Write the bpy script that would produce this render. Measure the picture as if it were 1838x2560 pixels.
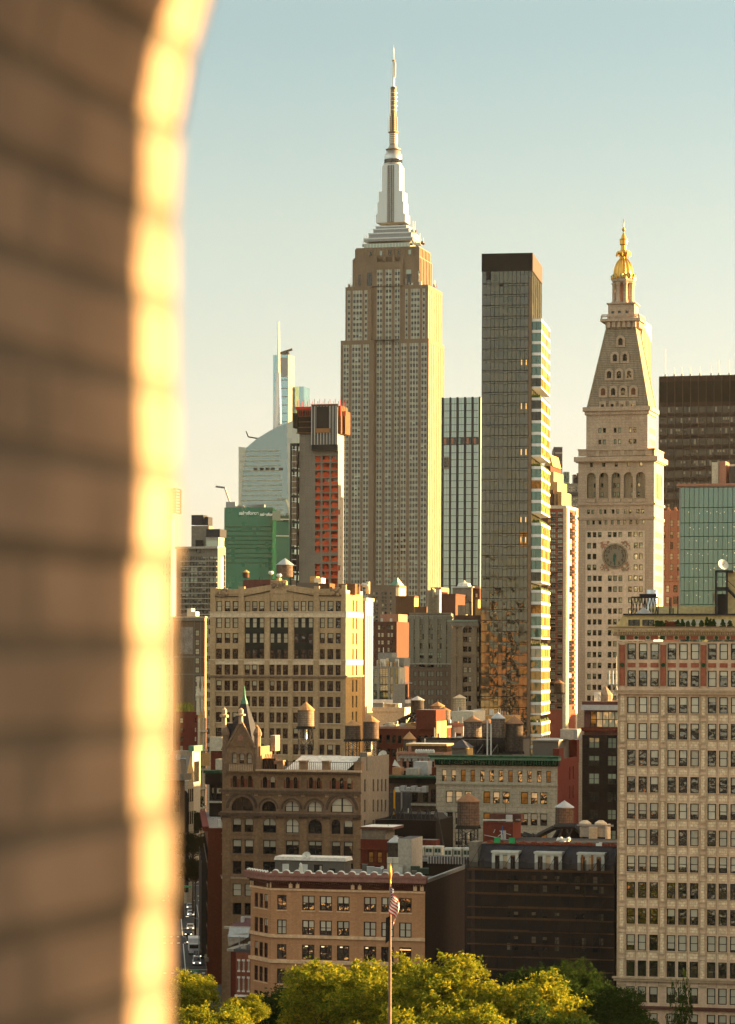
# Manhattan skyline at sunrise seen past a near brick arch. Compacted from its working parts.
import bpy,math,random
from mathutils import Matrix,Vector
R=math.radians
sc=bpy.context.scene
for o in list(bpy.data.objects):
 bpy.data.objects.remove(o)
COL=sc.collection
F,CX,HY,CAMZ=7000.0,919.0,1650.0,65.0
ROLL=R(0.22)
TH=R(15.0)
cr,sr=math.cos(ROLL),math.sin(ROLL)
cam_d=bpy.data.cameras.new("camera");cam=bpy.data.objects.new("camera",cam_d);COL.objects.link(cam)
cam.matrix_world=Matrix(((cr,-sr,0,0),(0,0,-1,0),(sr,cr,0,CAMZ),(0,0,0,1)))
cam_d.sensor_fit='VERTICAL';cam_d.sensor_height=36;cam_d.sensor_width=36*735/1024
cam_d.lens=36*F/2560;cam_d.shift_y=(HY-1280)/2560
cam_d.clip_start=0.1;cam_d.clip_end=20000
cam_d.dof.use_dof=True;cam_d.dof.focus_distance=900;cam_d.dof.aperture_fstop=3.8
sc.camera=cam
SUN_AZ,SUN_EL=R(80),R(8.0)
w=bpy.data.worlds.new("World");sc.world=w;w.use_nodes=True
nt=w.node_tree;nt.nodes.clear()
sky=nt.nodes.new('ShaderNodeTexSky');sky.sky_type='NISHITA';sky.sun_disc=False
sky.sun_elevation=SUN_EL;sky.sun_rotation=SUN_AZ
sky.air_density=1.0;sky.dust_density=1.0;sky.ozone_density=1.0;sky.altitude=60
hs=nt.nodes.new('ShaderNodeMix');hs.data_type='RGBA';hs.blend_type='MULTIPLY';hs.inputs[0].default_value=1
gm=nt.nodes.new('ShaderNodeTexCoord');sx=nt.nodes.new('ShaderNodeSeparateXYZ')
rp=nt.nodes.new('ShaderNodeValToRGB')
SKYRAMP=[(0.0,(1.029,1.134,1.61)),(0.0214,(0.7,0.763,1.148)),(0.036,(0.637,0.658,0.938)),(0.05,(0.637,0.609,0.805)),(0.074,(0.644,0.574,0.672)),(0.107,(0.651,0.567,0.574)),(0.154,(0.665,0.581,0.525)),(0.22,(0.581,0.567,0.504)),(0.27,(0.675,0.63,0.54)),(0.42,(2.57,1.713,1.046)),(1.0,(2.754,1.73,1.013))]
rp.color_ramp.elements.remove(rp.color_ramp.elements[1])
for i,(p,c)in enumerate(SKYRAMP):
 e=rp.color_ramp.elements[0]if i==0 else rp.color_ramp.elements.new(p)
 e.position=p;e.color=(*c,1)
bg=nt.nodes.new('ShaderNodeBackground');bg.inputs[1].default_value=0.06
wo=nt.nodes.new('ShaderNodeOutputWorld')
L=nt.links.new
L(gm.outputs['Generated'],sx.inputs[0]);L(sx.outputs[2],rp.inputs[0])
L(sky.outputs[0],hs.inputs[6]);L(rp.outputs[0],hs.inputs[7]);L(hs.outputs[2],bg.inputs[0]);L(bg.outputs[0],wo.inputs[0])
sd=bpy.data.lights.new("sun",'SUN');sd.energy=4.6;sd.angle=R(0.5);sd.color=(1.0,.615,.245)
sun=bpy.data.objects.new("sun",sd);COL.objects.link(sun)
SDIR=Vector((math.sin(SUN_AZ)*math.cos(SUN_EL),math.cos(SUN_AZ)*math.cos(SUN_EL),math.sin(SUN_EL)))
sun.rotation_euler=SDIR.to_track_quat('Z','Y').to_euler();sun.location=(300,0,400)
sc.view_settings.view_transform='Standard';sc.view_settings.look='None'
sc.view_settings.exposure=2.95;sc.view_settings.gamma=1.0
sc.render.engine='CYCLES';sc.cycles.use_denoising=True
sc.cycles.max_bounces=6;sc.cycles.diffuse_bounces=3;sc.cycles.glossy_bounces=4
sc.cycles.transparent_max_bounces=12;sc.cycles.caustics_reflective=False;sc.cycles.caustics_refractive=False
sc.cycles.volume_bounces=0
def ray(px,py):
 u,v=(px-CX)/F,(HY-py)/F
 return(u*cr-v*sr,u*sr+v*cr)
def at(px,py,D):
 x,z=ray(px,py);return(x*D,D,CAMZ+z*D)
SPLIT={'pale_panel','lit_room','floor_band','louvre','green_tarp','opening','open_panel','pier','ceiling_light','stripe','grille','side_window','drum_window','lantern_window','form_hole','end_panel','vent_pipe','aerial','lens','black_spandrel','fan_cowl'}
class MB:
 def __init__(s):s.v,s.f,s.m,s.sl,s.sm=[],[],[],[],[]
 def mi(s,m):
  if m not in s.sl:s.sl.append(m)
  return s.sl.index(m)
 def poly(s,pts,m,smooth=False):
  i=len(s.v);s.v+=[tuple(p)for p in pts];s.f.append(tuple(range(i,i+len(pts))));s.m.append(s.mi(m));s.sm.append(smooth)
 def box(s,x0,x1,y0,y1,z0,z1,m,top=None):
  if x1<x0:x0,x1=x1,x0
  if y1<y0:y0,y1=y1,y0
  i=len(s.v);k=s.mi(m)
  s.v+=[(x0,y0,z0),(x1,y0,z0),(x1,y1,z0),(x0,y1,z0),(x0,y0,z1),(x1,y0,z1),(x1,y1,z1),(x0,y1,z1)]
  s.f+=[(i,i+3,i+2,i+1),(i+4,i+5,i+6,i+7),(i,i+1,i+5,i+4),(i+1,i+2,i+6,i+5),(i+2,i+3,i+7,i+6),(i+3,i,i+4,i+7)]
  s.m+=[k]*6;s.sm+=[False]*6
  if top is not None:s.m[-5]=s.mi(top)
 def prism(s,pts,y0,y1,m):
  n=len(pts);i=len(s.v);k=s.mi(m)
  s.v+=[(x,y0,z)for x,z in pts]+[(x,y1,z)for x,z in pts]
  s.f+=[tuple(range(i,i+n)),tuple(range(i+2*n-1,i+n-1,-1))]
  s.f+=[(i+j,i+n+j,i+n+(j+1)%n,i+(j+1)%n)for j in range(n)]
  s.m+=[k]*(n+2);s.sm+=[False]*(n+2)
 def plan(s,pts,z0,z1,m,top=None):
  n=len(pts);i=len(s.v);k=s.mi(m)
  s.v+=[(x,y,z0)for x,y in pts]+[(x,y,z1)for x,y in pts]
  s.f+=[tuple(range(i+n-1,i-1,-1)),tuple(range(i+n,i+2*n))]
  s.m+=[k,s.mi(top)if top else k]
  s.f+=[(i+j,i+(j+1)%n,i+n+(j+1)%n,i+n+j)for j in range(n)]
  s.m+=[k]*n;s.sm+=[False]*(n+2)
 def lathe(s,cx,cy,prof,seg,m,smooth=False,a0=0.0,capb=False):
  i=len(s.v);k=s.mi(m);np_=len(prof)
  for r,z in prof:
   for j in range(seg):
    a=a0+2*math.pi*j/seg;s.v.append((cx+r*math.cos(a),cy+r*math.sin(a),z))
  for p in range(np_-1):
   for j in range(seg):
    a,b=i+p*seg+j,i+p*seg+(j+1)%seg
    s.f.append((a,b,b+seg,a+seg));s.m.append(k);s.sm.append(smooth)
  s.f.append(tuple(i+(np_-1)*seg+j for j in range(seg)));s.m.append(k);s.sm.append(False)
  if capb:s.f.append(tuple(i+seg-1-j for j in range(seg)));s.m.append(k);s.sm.append(False)
 def tube(s,p,q,r,m,seg=5,r2=None):
  p,q=Vector(p),Vector(q);d=q-p
  if d.length<1e-6:return
  M3=d.to_track_quat('Z','Y').to_matrix();i=len(s.v);k=s.mi(m);r2=r if r2 is None else r2
  for b,rr in((p,r),(q,r2)):
   for j in range(seg):
    a=2*math.pi*j/seg;s.v.append(tuple(b+M3@Vector((rr*math.cos(a),rr*math.sin(a),0))))
  for j in range(seg):s.f.append((i+j,i+(j+1)%seg,i+seg+(j+1)%seg,i+seg+j));s.m.append(k);s.sm.append(seg>6)
  s.f+=[tuple(i+seg-1-j for j in range(seg)),tuple(i+seg+j for j in range(seg))];s.m+=[k,k];s.sm+=[False]*2
 def add(s,mesh_mb,sx,sz,M4):
  i=len(s.v)
  for x,y,z in mesh_mb.v:s.v.append(tuple(M4@Vector((x*sx,y,z*sz))))
  s.f+=[tuple(a+i for a in f)for f in mesh_mb.f]
  s.m+=[s.mi(mesh_mb.sl[k])for k in mesh_mb.m];s.sm+=mesh_mb.sm
 def mesh(s,name):
  me=bpy.data.meshes.new(name);me.from_pydata(s.v,[],s.f)
  for m in s.sl:me.materials.append(MATS[m])
  me.polygons.foreach_set('material_index',s.m);me.polygons.foreach_set('use_smooth',s.sm);me.update()
  return me
 def build(s,name,parent=None,loc=None,**tags):
  if not s.f:return None
  if name in SPLIT and parent is not None and len(s.f)>6:
   par=list(range(len(s.v)))
   def fd(a):
    while par[a]!=a:par[a]=par[par[a]];a=par[a]
    return a
   for f in s.f:
    for b in f[1:]:par[fd(b)]=fd(f[0])
   gr={}
   for f,k,q in zip(s.f,s.m,s.sm):gr.setdefault(fd(f[0]),[]).append((f,k,q))
   if 1<len(gr)<=60:
    for g in gr.values():
     p=MB();ix={}
     for f,k,q in g:
      for a in f:
       if a not in ix:ix[a]=len(p.v);p.v.append(s.v[a])
      p.f.append(tuple(ix[a]for a in f));p.m.append(p.mi(s.sl[k]));p.sm.append(q)
     o=bpy.data.objects.new(name,p.mesh(name));COL.objects.link(o);o.parent=parent
    return o
  o=bpy.data.objects.new(name,s.mesh(name));COL.objects.link(o)
  if parent is not None:o.parent=parent
  if loc is not None:o.location=loc
  return tag(o,**tags)
def tag(o,label=None,cat=None,group=None,kind=None):
 if label:o['label']=label
 if cat:o['category']=cat
 if group:o['group']=group
 if kind:o['kind']=kind
 return o
def empty(name,loc,rz=0,**t):
 o=bpy.data.objects.new(name,None);COL.objects.link(o);o.location=loc;o.rotation_euler=(0,0,rz);o.empty_display_size=1
 return tag(o,**t)
def copy_tree(o,parent=None):
 c=o.copy();COL.objects.link(c)
 if parent is not None:c.parent=parent
 for ch in list(o.children):copy_tree(ch,c)
 return c
MATS={}
def newmat(name):
 m=bpy.data.materials.new(name);m.use_nodes=True;MATS[name]=m
 t=m.node_tree;return m,t,t.nodes['Principled BSDF']
def mul(c,k):return tuple(min(1,x*k)for x in c[:3])+(1,)
GAIN=dict(ever=1.45,ever_pale=1.3,ever_trim=1.3,ever_red=1.2,tan_brick=1.12,tan_band=1.3,met_stone=1.38,met_panel=1.38,ochre=1.35,ochre_pale=1.5,grey_stone=1.1,grey_trim=1.3,romanesque=1.15,roman_trim=1.15,roman_dark=1.0,brown_brick=.9,brown_deep=1.0,old_brown=.95,cladding=1.0,red_pil=.9,dark_brick=.9,pole_bronze=1.2,white_roof=1.15,roman_pale=1.3,met_roof=1.2,grey_orn=.85,beige_orn=.95,lime=.88,red_wall=.7,red_brick=.75,slate_brick=.7,plum=.7,plum_brick=.65,netting=.6,concrete_pale=.8,cream=.9,concrete=1.0,plum_lt=1.2)
def walls(name,c,c2=None,rough=.85,scale=.12,streak=.5,brick=None,joint=None,bump=.0,spec=.1,fine=.22):
 """masonry: blotches, vertical weather streaks, grain, optional courses (length, height, joint size)"""
 m,t,b=newmat(name);N=t.nodes.new;Lk=t.links.new
 g=GAIN.get(name,1.0);c=mul(c,g);c2=mul(c2 or mul(c,.72/g),g)
 tc=N('ShaderNodeTexCoord');sp=N('ShaderNodeSeparateXYZ');Lk(tc.outputs['Object'],sp.inputs[0])
 ad=N('ShaderNodeMath');Lk(sp.outputs[0],ad.inputs[0]);Lk(sp.outputs[1],ad.inputs[1])
 cb=N('ShaderNodeCombineXYZ');Lk(ad.outputs[0],cb.inputs[0]);Lk(sp.outputs[2],cb.inputs[1])
 n1=N('ShaderNodeTexNoise');n1.inputs['Scale'].default_value=scale;n1.inputs['Detail'].default_value=5;Lk(tc.outputs['Object'],n1.inputs['Vector'])
 mp=N('ShaderNodeMapping');mp.inputs['Scale'].default_value=(1.1,.09,1);Lk(cb.outputs[0],mp.inputs[0])
 n2=N('ShaderNodeTexNoise');n2.inputs['Scale'].default_value=1.0;n2.inputs['Detail'].default_value=4;Lk(mp.outputs[0],n2.inputs['Vector'])
 mx=N('ShaderNodeMix');mx.data_type='FLOAT';mx.inputs[0].default_value=streak;Lk(n1.outputs[0],mx.inputs[2]);Lk(n2.outputs[0],mx.inputs[3])
 n3=N('ShaderNodeTexNoise');n3.inputs['Scale'].default_value=2.2;n3.inputs['Detail'].default_value=3;Lk(tc.outputs['Object'],n3.inputs['Vector'])
 r=N('ShaderNodeMapRange');r.inputs[1].default_value=.33;r.inputs[2].default_value=.67;Lk(mx.outputs[0],r.inputs[0])
 cm=N('ShaderNodeMix');cm.data_type='RGBA';cm.inputs[6].default_value=(*c2[:3],1);cm.inputs[7].default_value=(*c[:3],1);Lk(r.outputs[0],cm.inputs[0])
 fm=N('ShaderNodeMapRange');fm.inputs[1].default_value=.25;fm.inputs[2].default_value=.75;fm.inputs[3].default_value=1-fine;fm.inputs[4].default_value=1+fine;Lk(n3.outputs[0],fm.inputs[0])
 mm=N('ShaderNodeMix');mm.data_type='RGBA';mm.blend_type='MULTIPLY';mm.inputs[0].default_value=1;Lk(cm.outputs[2],mm.inputs[6]);Lk(fm.outputs[0],mm.inputs[7])
 out=mm.outputs[2]
 if brick:
  bt=N('ShaderNodeTexBrick');bt.inputs['Scale'].default_value=1;bt.inputs['Brick Width'].default_value=brick[0];bt.inputs['Row Height'].default_value=brick[1]
  bt.inputs['Mortar Size'].default_value=brick[2];bt.inputs['Color1'].default_value=(1,1,1,1);k=brick[3]if len(brick)>3 else.8
  bt.inputs['Color2'].default_value=(k,k,k,1);j=joint or(.6,.6,.6);bt.inputs['Mortar'].default_value=(*j,1);Lk(cb.outputs[0],bt.inputs['Vector'])
  m2=N('ShaderNodeMix');m2.data_type='RGBA';m2.blend_type='MULTIPLY';m2.inputs[0].default_value=1;Lk(out,m2.inputs[6]);Lk(bt.outputs[0],m2.inputs[7]);out=m2.outputs[2]
 Lk(out,b.inputs['Base Color']);b.inputs['Roughness'].default_value=rough;b.inputs['Specular IOR Level'].default_value=spec
 if bump:
  bp=N('ShaderNodeBump');bp.inputs['Strength'].default_value=bump;bp.inputs['Distance'].default_value=.05;Lk(n3.outputs[0],bp.inputs['Height']);Lk(bp.outputs[0],b.inputs['Normal'])
 return name
def flat(name,c,rough=.6,metal=0,var=.15,scale=1.5,emit=None,spec=.14):
 m,t,b=newmat(name);N=t.nodes.new;Lk=t.links.new
 b.inputs['Roughness'].default_value=rough;b.inputs['Metallic'].default_value=metal;b.inputs['Specular IOR Level'].default_value=spec
 tc=N('ShaderNodeTexCoord');n=N('ShaderNodeTexNoise');n.inputs['Scale'].default_value=scale;n.inputs['Detail'].default_value=4;Lk(tc.outputs['Object'],n.inputs['Vector'])
 r=N('ShaderNodeMapRange');r.inputs[1].default_value=.3;r.inputs[2].default_value=.7;r.inputs[3].default_value=1-var;r.inputs[4].default_value=1+var*.6;Lk(n.outputs[0],r.inputs[0])
 mm=N('ShaderNodeMix');mm.data_type='RGBA';mm.blend_type='MULTIPLY';mm.inputs[0].default_value=1;mm.inputs[6].default_value=(*c[:3],1);Lk(r.outputs[0],mm.inputs[7]);Lk(mm.outputs[2],b.inputs['Base Color'])
 if emit:b.inputs['Emission Color'].default_value=(*emit[:3],1);b.inputs['Emission Strength'].default_value=emit[3]
 return name
def glass(name,base,refl=.3,tint=(1,1,1),rough=.03,wave=.0,wscale=.35,var=.25,vscale=.3,stretch=1.0,panel=None):
 """coated window glass: dark body colour + mirror layer with slightly wavy panes"""
 m,t,b=newmat(name);N=t.nodes.new;Lk=t.links.new;t.nodes.remove(b);o=t.nodes['Material Output']
 tc=N('ShaderNodeTexCoord');d=N('ShaderNodeBsdfDiffuse');g=N('ShaderNodeBsdfGlossy');g.inputs['Roughness'].default_value=rough;g.inputs['Color'].default_value=(*tint,1)
 sp=N('ShaderNodeSeparateXYZ');ad=N('ShaderNodeMath');cb=N('ShaderNodeCombineXYZ');Lk(tc.outputs['Object'],sp.inputs[0]);Lk(sp.outputs[0],ad.inputs[0]);Lk(sp.outputs[1],ad.inputs[1]);Lk(ad.outputs[0],cb.inputs[0]);Lk(sp.outputs[2],cb.inputs[1])
 fac_c=None
 if panel:
  vm=N('ShaderNodeVectorMath');vm.operation='DIVIDE';vm.inputs[1].default_value=(panel[0],panel[1],1);Lk(cb.outputs[0],vm.inputs[0])
  fl=N('ShaderNodeVectorMath');fl.operation='FLOOR';Lk(vm.outputs[0],fl.inputs[0])
  wn=N('ShaderNodeTexWhiteNoise');wn.noise_dimensions='3D';Lk(fl.outputs[0],wn.inputs['Vector']);fac_c=wn.outputs[0]
 else:
  oi=N('ShaderNodeObjectInfo');fac_c=oi.outputs['Random']
 r=N('ShaderNodeMapRange');r.inputs[3].default_value=1-var;r.inputs[4].default_value=1+var;Lk(fac_c,r.inputs[0])
 mm=N('ShaderNodeMix');mm.data_type='RGBA';mm.blend_type='MULTIPLY';mm.inputs[0].default_value=1;mm.inputs[6].default_value=(*base,1);Lk(r.outputs[0],mm.inputs[7]);Lk(mm.outputs[2],d.inputs['Color'])
 mx=N('ShaderNodeMixShader');mx.inputs[0].default_value=refl;Lk(d.outputs[0],mx.inputs[1]);Lk(g.outputs[0],mx.inputs[2]);Lk(mx.outputs[0],o.inputs[0])
 if wave:
  geo=N('ShaderNodeNewGeometry')
  mp=N('ShaderNodeMapping');mp.inputs['Scale'].default_value=(1,1,1/stretch);Lk(geo.outputs['Position'],mp.inputs[0])
  nn=N('ShaderNodeTexNoise');nn.inputs['Scale'].default_value=wscale;nn.inputs['Detail'].default_value=1.5;Lk(mp.outputs[0],nn.inputs['Vector'])
  bp=N('ShaderNodeBump');bp.inputs['Strength'].default_value=1;bp.inputs['Distance'].default_value=wave;Lk(nn.outputs[0],bp.inputs['Height']);Lk(bp.outputs[0],g.inputs['Normal'])
 return name
class Face:
 def __init__(s,root_xy,rz,o,a,inw):
  s.o,s.a,s.i=Vector(o),Vector(a),Vector(inw)
  c,n=math.cos(rz),math.sin(rz)
  rot=lambda v:(v[0]*c-v[1]*n,v[0]*n+v[1]*c)
  ox,oy=rot(o);s.wo=(root_xy[0]+ox,root_xy[1]+oy);s.wa=rot(a);s.wi=rot(inw)
  s.M=Matrix(((a[0],inw[0],0,0),(a[1],inw[1],0,0),(0,0,1,0),(0,0,0,1)))
 def p(s,u,d,z):
  v=s.o+s.a*u+s.i*d;return(v.x,v.y,z)
 def uz(s,px,py):
  rx,rz=ray(px,py);ax,ay=s.wa;ox,oy=s.wo
  u=(oy*rx-ox)/(ax-ay*rx);t=oy+u*ay
  return u,CAMZ+rz*t
 def u(s,px,py):return s.uz(px,py)[0]
 def z(s,px,py):return s.uz(px,py)[1]
 def grid(s,cols,rows,yc,xr):
  us=[(s.u(a,yc),s.u(b,yc))for a,b in cols];zs=[(s.z(xr,b),s.z(xr,a))for a,b in rows]
  return[(u0,u1,z0,z1)for z0,z1 in zs for u0,u1 in us]
 def shift(s,d):
  f=Face.__new__(Face);f.__dict__.update(s.__dict__);f.o=s.o+s.i*d;f.wo=(s.wo[0]+s.wi[0]*d,s.wo[1]+s.wi[1]*d)
  return f
def walled(mb,f,u0,u1,z0,z1,holes,rev,m,rm=None,d0=0.0):
 """wall surface of a face with openings and their reveals"""
 rm=rm or m;hs=[]
 for h in holes:
  a,b,c,d=max(h[0],u0),min(h[1],u1),max(h[2],z0),min(h[3],z1)
  if b-a>.01 and d-c>.01:hs.append((a,b,c,d))
 zs=sorted({round(z,4)for h in hs for z in(h[2],h[3])}|{z0,z1})
 P=lambda u,d,z:f.p(u,d+d0,z)
 for za,zb in zip(zs,zs[1:]):
  if zb-za<.001:continue
  zm=(za+zb)/2;cut=sorted((h[0],h[1])for h in hs if h[2]<zm<h[3]);cur=u0
  for a,b in cut+[(u1,u1)]:
   if a-cur>.001:mb.poly([P(cur,0,za),P(a,0,za),P(a,0,zb),P(cur,0,zb)],m)
   cur=max(cur,b)
 for a,b,c,d in hs:
  mb.poly([P(a,0,c),P(a,rev,c),P(a,rev,d),P(a,0,d)],rm)
  mb.poly([P(b,0,c),P(b,0,d),P(b,rev,d),P(b,rev,c)],rm)
  mb.poly([P(a,0,c),P(b,0,c),P(b,rev,c),P(a,rev,c)],rm)
  mb.poly([P(a,0,d),P(a,rev,d),P(b,rev,d),P(b,0,d)],rm)
def fbox(mb,f,u0,u1,d0,d1,z0,z1,m):
 i=len(mb.v);k=mb.mi(m)
 mb.v+=[f.p(u,d,z)for z in(z0,z1)for u,d in((u0,d0),(u1,d0),(u1,d1),(u0,d1))]
 mb.f+=[(i,i+3,i+2,i+1),(i+4,i+5,i+6,i+7),(i,i+1,i+5,i+4),(i+1,i+2,i+6,i+5),(i+2,i+3,i+7,i+6),(i+3,i,i+4,i+7)]
 mb.m+=[k]*6;mb.sm+=[False]*6
WM={}
ST={}
def wstyle(name,frame,gl,bl,lit='lit_pane',kind='hung',fx=.09,fz=.05,arch=False):ST[name]=(frame,gl,bl,lit,kind,fx,fz,arch)
def wmb(style,var):
 fr,gl,bl,lit,kind,fx,fz,arch=ST[style];m=MB();T=.08
 def bar(x0,x1,z0,z1,y0=-.06,y1=.03):m.box(x0,x1,y0,y1,z0,z1,fr)
 if kind!='bare':
  bar(0,fx,0,1);bar(1-fx,1,0,1);bar(fx,1-fx,0,fz);bar(fx,1-fx,1-fz,1)
  if kind in('hung','pair','triple'):bar(fx,1-fx,.48,.48+fz*.8,-.04)
  if kind=='pair':bar(.5-fx*.6,.5+fx*.6,fz,.48);bar(.5-fx*.6,.5+fx*.6,.48+fz*.8,1-fz)
  if kind=='triple':
   for c in(.33,.67):bar(c-fx*.5,c+fx*.5,fz,.48);bar(c-fx*.5,c+fx*.5,.48+fz*.8,1-fz)
  if kind=='grid':
   for c in(.33,.67):bar(c-.015,c+.015,fz,1-fz,-.02)
   for c in(.25,.5,.75):bar(fx,1-fx,c-.01,c+.01,-.025)
 fx2,fz2=(0,0)if kind=='bare' else(fx,fz)
 def pane(x0,x1,z0,z1,mt,y=.0):m.poly([(x0,y,z0),(x1,y,z0),(x1,y,z1),(x0,y,z1)],mt)
 cut={'dark':1,'full':0,'lit':1,'b3':.3,'b5':.5,'b7':.72,'low':.12}[var]
 g=lit if var=='lit' else gl
 zc=fz2+(1-2*fz2)*cut
 if cut>0:pane(fx2,1-fx2,fz2,zc,g)
 if cut<1:pane(fx2,1-fx2,zc,1-fz2,bl)
 if arch:
  n=8;m.v,m.f,m.m,m.sm=m.v,m.f,m.m,m.sm
 return m
def wmesh(style,var):
 k=(style,var)
 if k not in WM:mb=wmb(style,var);WM[k]=(mb,mb.mesh('window'))
 return WM[k]
class B:
 """a building: south face between pixels xl and xr whose near (south-east) corner stands at depth D"""
 def __init__(s,name,label,cat,xl,xr,yt,D,th=TH,yref=None,group=None,ztop=None,corner='R'):
  yref=yt if yref is None else yref
  rxr,rz=ray(xr,yref);rxl,_=ray(xl,yref);E=(math.cos(th),-math.sin(th))
  if corner=='R':
   X,Y=rxr*D,D
   t=(X-rxl*Y)/(E[0]-rxl*E[1])
   s.xy=(X-t*E[0],Y-t*E[1])
  else:
   X,Y=rxl*D,D;s.xy=(X,Y);t=(rxr*Y-X)/(E[0]-rxr*E[1])
  s.W=t;s.rz=-th;s.th=th
  s.root=empty(name,(s.xy[0],s.xy[1],0),s.rz,label=label,cat=cat,group=group)
  s.S=Face(s.xy,s.rz,(0,0),(1,0),(0,1));s.E=Face(s.xy,s.rz,(t,0),(0,1),(-1,0))
  s.H=s.S.z(xr,yt)if ztop is None else ztop
  s.rnd=random.Random(name+str(xl));s.nw=0;s.stuff=MB()
 def dep(s,px,py):return s.E.u(px,py)
 def shell(s,mb,m,dep,z0=0,z1=None,u0=0,u1=None,n0=0,roof='roof_grey',holesS=(),holesE=(),rev=.25,rm=None,mE=None,rmE=None):
  z1=s.H if z1 is None else z1;u1=s.W if u1 is None else u1
  fS=Face(s.xy,s.rz,(0,n0),(1,0),(0,1));fE=Face(s.xy,s.rz,(u1,0),(0,1),(-1,0))
  walled(mb,fS,u0,u1,z0,z1,holesS,rev,m,rm)
  walled(mb,fE,n0,n0+dep,z0,z1,holesE,rev,mE or m,rmE or rm)
  mb.poly([(u1,n0+dep,z0),(u0,n0+dep,z0),(u0,n0+dep,z1),(u1,n0+dep,z1)],m)
  mb.poly([(u0,n0+dep,z0),(u0,n0,z0),(u0,n0,z1),(u0,n0+dep,z1)],m)
  mb.poly([(u0,n0,z1),(u1,n0,z1),(u1,n0+dep,z1),(u0,n0+dep,z1)],roof)
  mb.poly([(u0,n0,z0),(u0,n0+dep,z0),(u1,n0+dep,z0),(u1,n0,z0)],m)
  return fS,fE
 def wins(s,face,holes,style,wt=None,d=.2,cap=100,name='window',seed=None):
  """one window object per opening (biggest 100), the rest in one mesh"""
  wt=wt or{'dark':4,'b5':2,'full':2,'b3':1};ks,vs=list(wt),list(wt.values())
  rnd=random.Random(seed)if seed is not None else s.rnd
  hs=list(holes)
  for h in hs:
   var=rnd.choices(ks,vs)[0];mb,me=wmesh(style,var)
   a,b,c,dd=h[:4];Mx=face.M.copy();p=face.p(a,d,c);Mx.translation=p
   if s.nw<cap:
    o=bpy.data.objects.new(name,me);COL.objects.link(o);o.parent=s.root
    o.matrix_local=Mx@Matrix.Diagonal((b-a,1,dd-c,1));s.nw+=1
   else:s.stuff.add(mb,b-a,dd-c,Mx)
 def done(s):
  if s.stuff.f:s.stuff.build('window',s.root,kind='stuff')
def text_obj(name,body,size,mat,parent,M4,depth=.05,align='CENTER',bold=0):
 cu=bpy.data.curves.new(name,'FONT');cu.body=body;cu.size=size;cu.extrude=depth;cu.align_x=align;cu.align_y='CENTER';cu.offset=bold
 o=bpy.data.objects.new(name,cu);COL.objects.link(o);dg=bpy.context.evaluated_depsgraph_get()
 me=bpy.data.meshes.new_from_object(o.evaluated_get(dg));bpy.data.objects.remove(o)
 me.materials.clear();me.materials.append(MATS[mat])
 o=bpy.data.objects.new(name,me);COL.objects.link(o)
 if parent is not None:o.parent=parent
 o.matrix_local=M4;return o
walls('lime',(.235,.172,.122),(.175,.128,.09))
walls('lime_pale',(.42,.35,.26),(.34,.28,.20),brick=(1.6,.7,.04,.92),joint=(.8,.8,.8))
walls('met_stone',(.36,.28,.21),(.27,.205,.15),brick=(2.2,.9,.05,.9),joint=(.75,.75,.75))
walls('met_panel',(.47,.375,.29),(.38,.30,.225))
walls('met_roof',(.27,.225,.165),(.17,.14,.10),streak=.7)
walls('ever',(.48,.355,.25),(.33,.235,.16),streak=.55,fine=.14)
walls('ever_pale',(.62,.49,.33),(.50,.385,.25),brick=(.62,.42,.035,.88),joint=(.6,.6,.6))
walls('ever_red',(.30,.10,.06),(.23,.075,.045))
walls('ever_trim',(.36,.27,.18),(.26,.19,.12))
walls('tan_brick',(.47,.255,.135),(.36,.19,.095),brick=(.5,.2,.03,.86),joint=(.82,.82,.8),fine=.1)
walls('tan_band',(.52,.36,.22),(.44,.30,.18))
walls('plum',(.19,.085,.065),(.13,.055,.045))
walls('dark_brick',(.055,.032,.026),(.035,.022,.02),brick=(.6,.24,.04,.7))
walls('romanesque',(.265,.17,.098),(.18,.118,.07),brick=(.5,.25,.03,.85),joint=(.8,.8,.8),fine=.22)
walls('roman_trim',(.22,.15,.10),(.14,.095,.065),fine=.25)
walls('roman_pale',(.42,.31,.20),(.34,.25,.16))
walls('red_pil',(.22,.07,.04),(.15,.05,.03))
walls('ochre',(.35,.24,.135),(.26,.175,.095),streak=.5)
walls('ochre_pale',(.46,.36,.24),(.38,.29,.19))
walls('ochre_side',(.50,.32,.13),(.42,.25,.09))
walls('grey_stone',(.37,.345,.275),(.30,.28,.22),brick=(1.9,.85,.05,.92),joint=(.7,.7,.7))
walls('grey_trim',(.26,.265,.20),(.20,.21,.16))
walls('red_wall',(.20,.035,.022),(.13,.028,.02),streak=.6)
walls('red_brick',(.22,.055,.03),(.15,.04,.025),brick=(.5,.22,.03,.8))
walls('brown_brick',(.16,.085,.045),(.12,.062,.033),brick=(.8,.35,.03,.85))
walls('brown_deep',(.10,.045,.03),(.07,.034,.024))
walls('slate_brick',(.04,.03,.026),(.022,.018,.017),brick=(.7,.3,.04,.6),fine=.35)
walls('pink_stone',(.38,.19,.125),(.30,.145,.095))
walls('concrete',(.20,.18,.145),(.16,.143,.115),brick=(6,3.4,.06,.95),joint=(.8,.8,.8))
walls('concrete_pale',(.48,.45,.38),(.40,.37,.31))
walls('plaster',(.22,.185,.14),(.17,.14,.105),streak=.7)
walls('old_brown',(.20,.13,.08),(.15,.10,.06),brick=(.8,.35,.03,.85))
walls('grey_orn',(.27,.25,.19),(.20,.185,.14))
walls('beige_orn',(.30,.22,.14),(.24,.17,.11))
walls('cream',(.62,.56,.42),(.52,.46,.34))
walls('white_roof',(.62,.60,.54),(.5,.48,.43),scale=.3)
walls('roof_grey',(.20,.19,.17),(.13,.125,.12),scale=.3)
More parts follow.
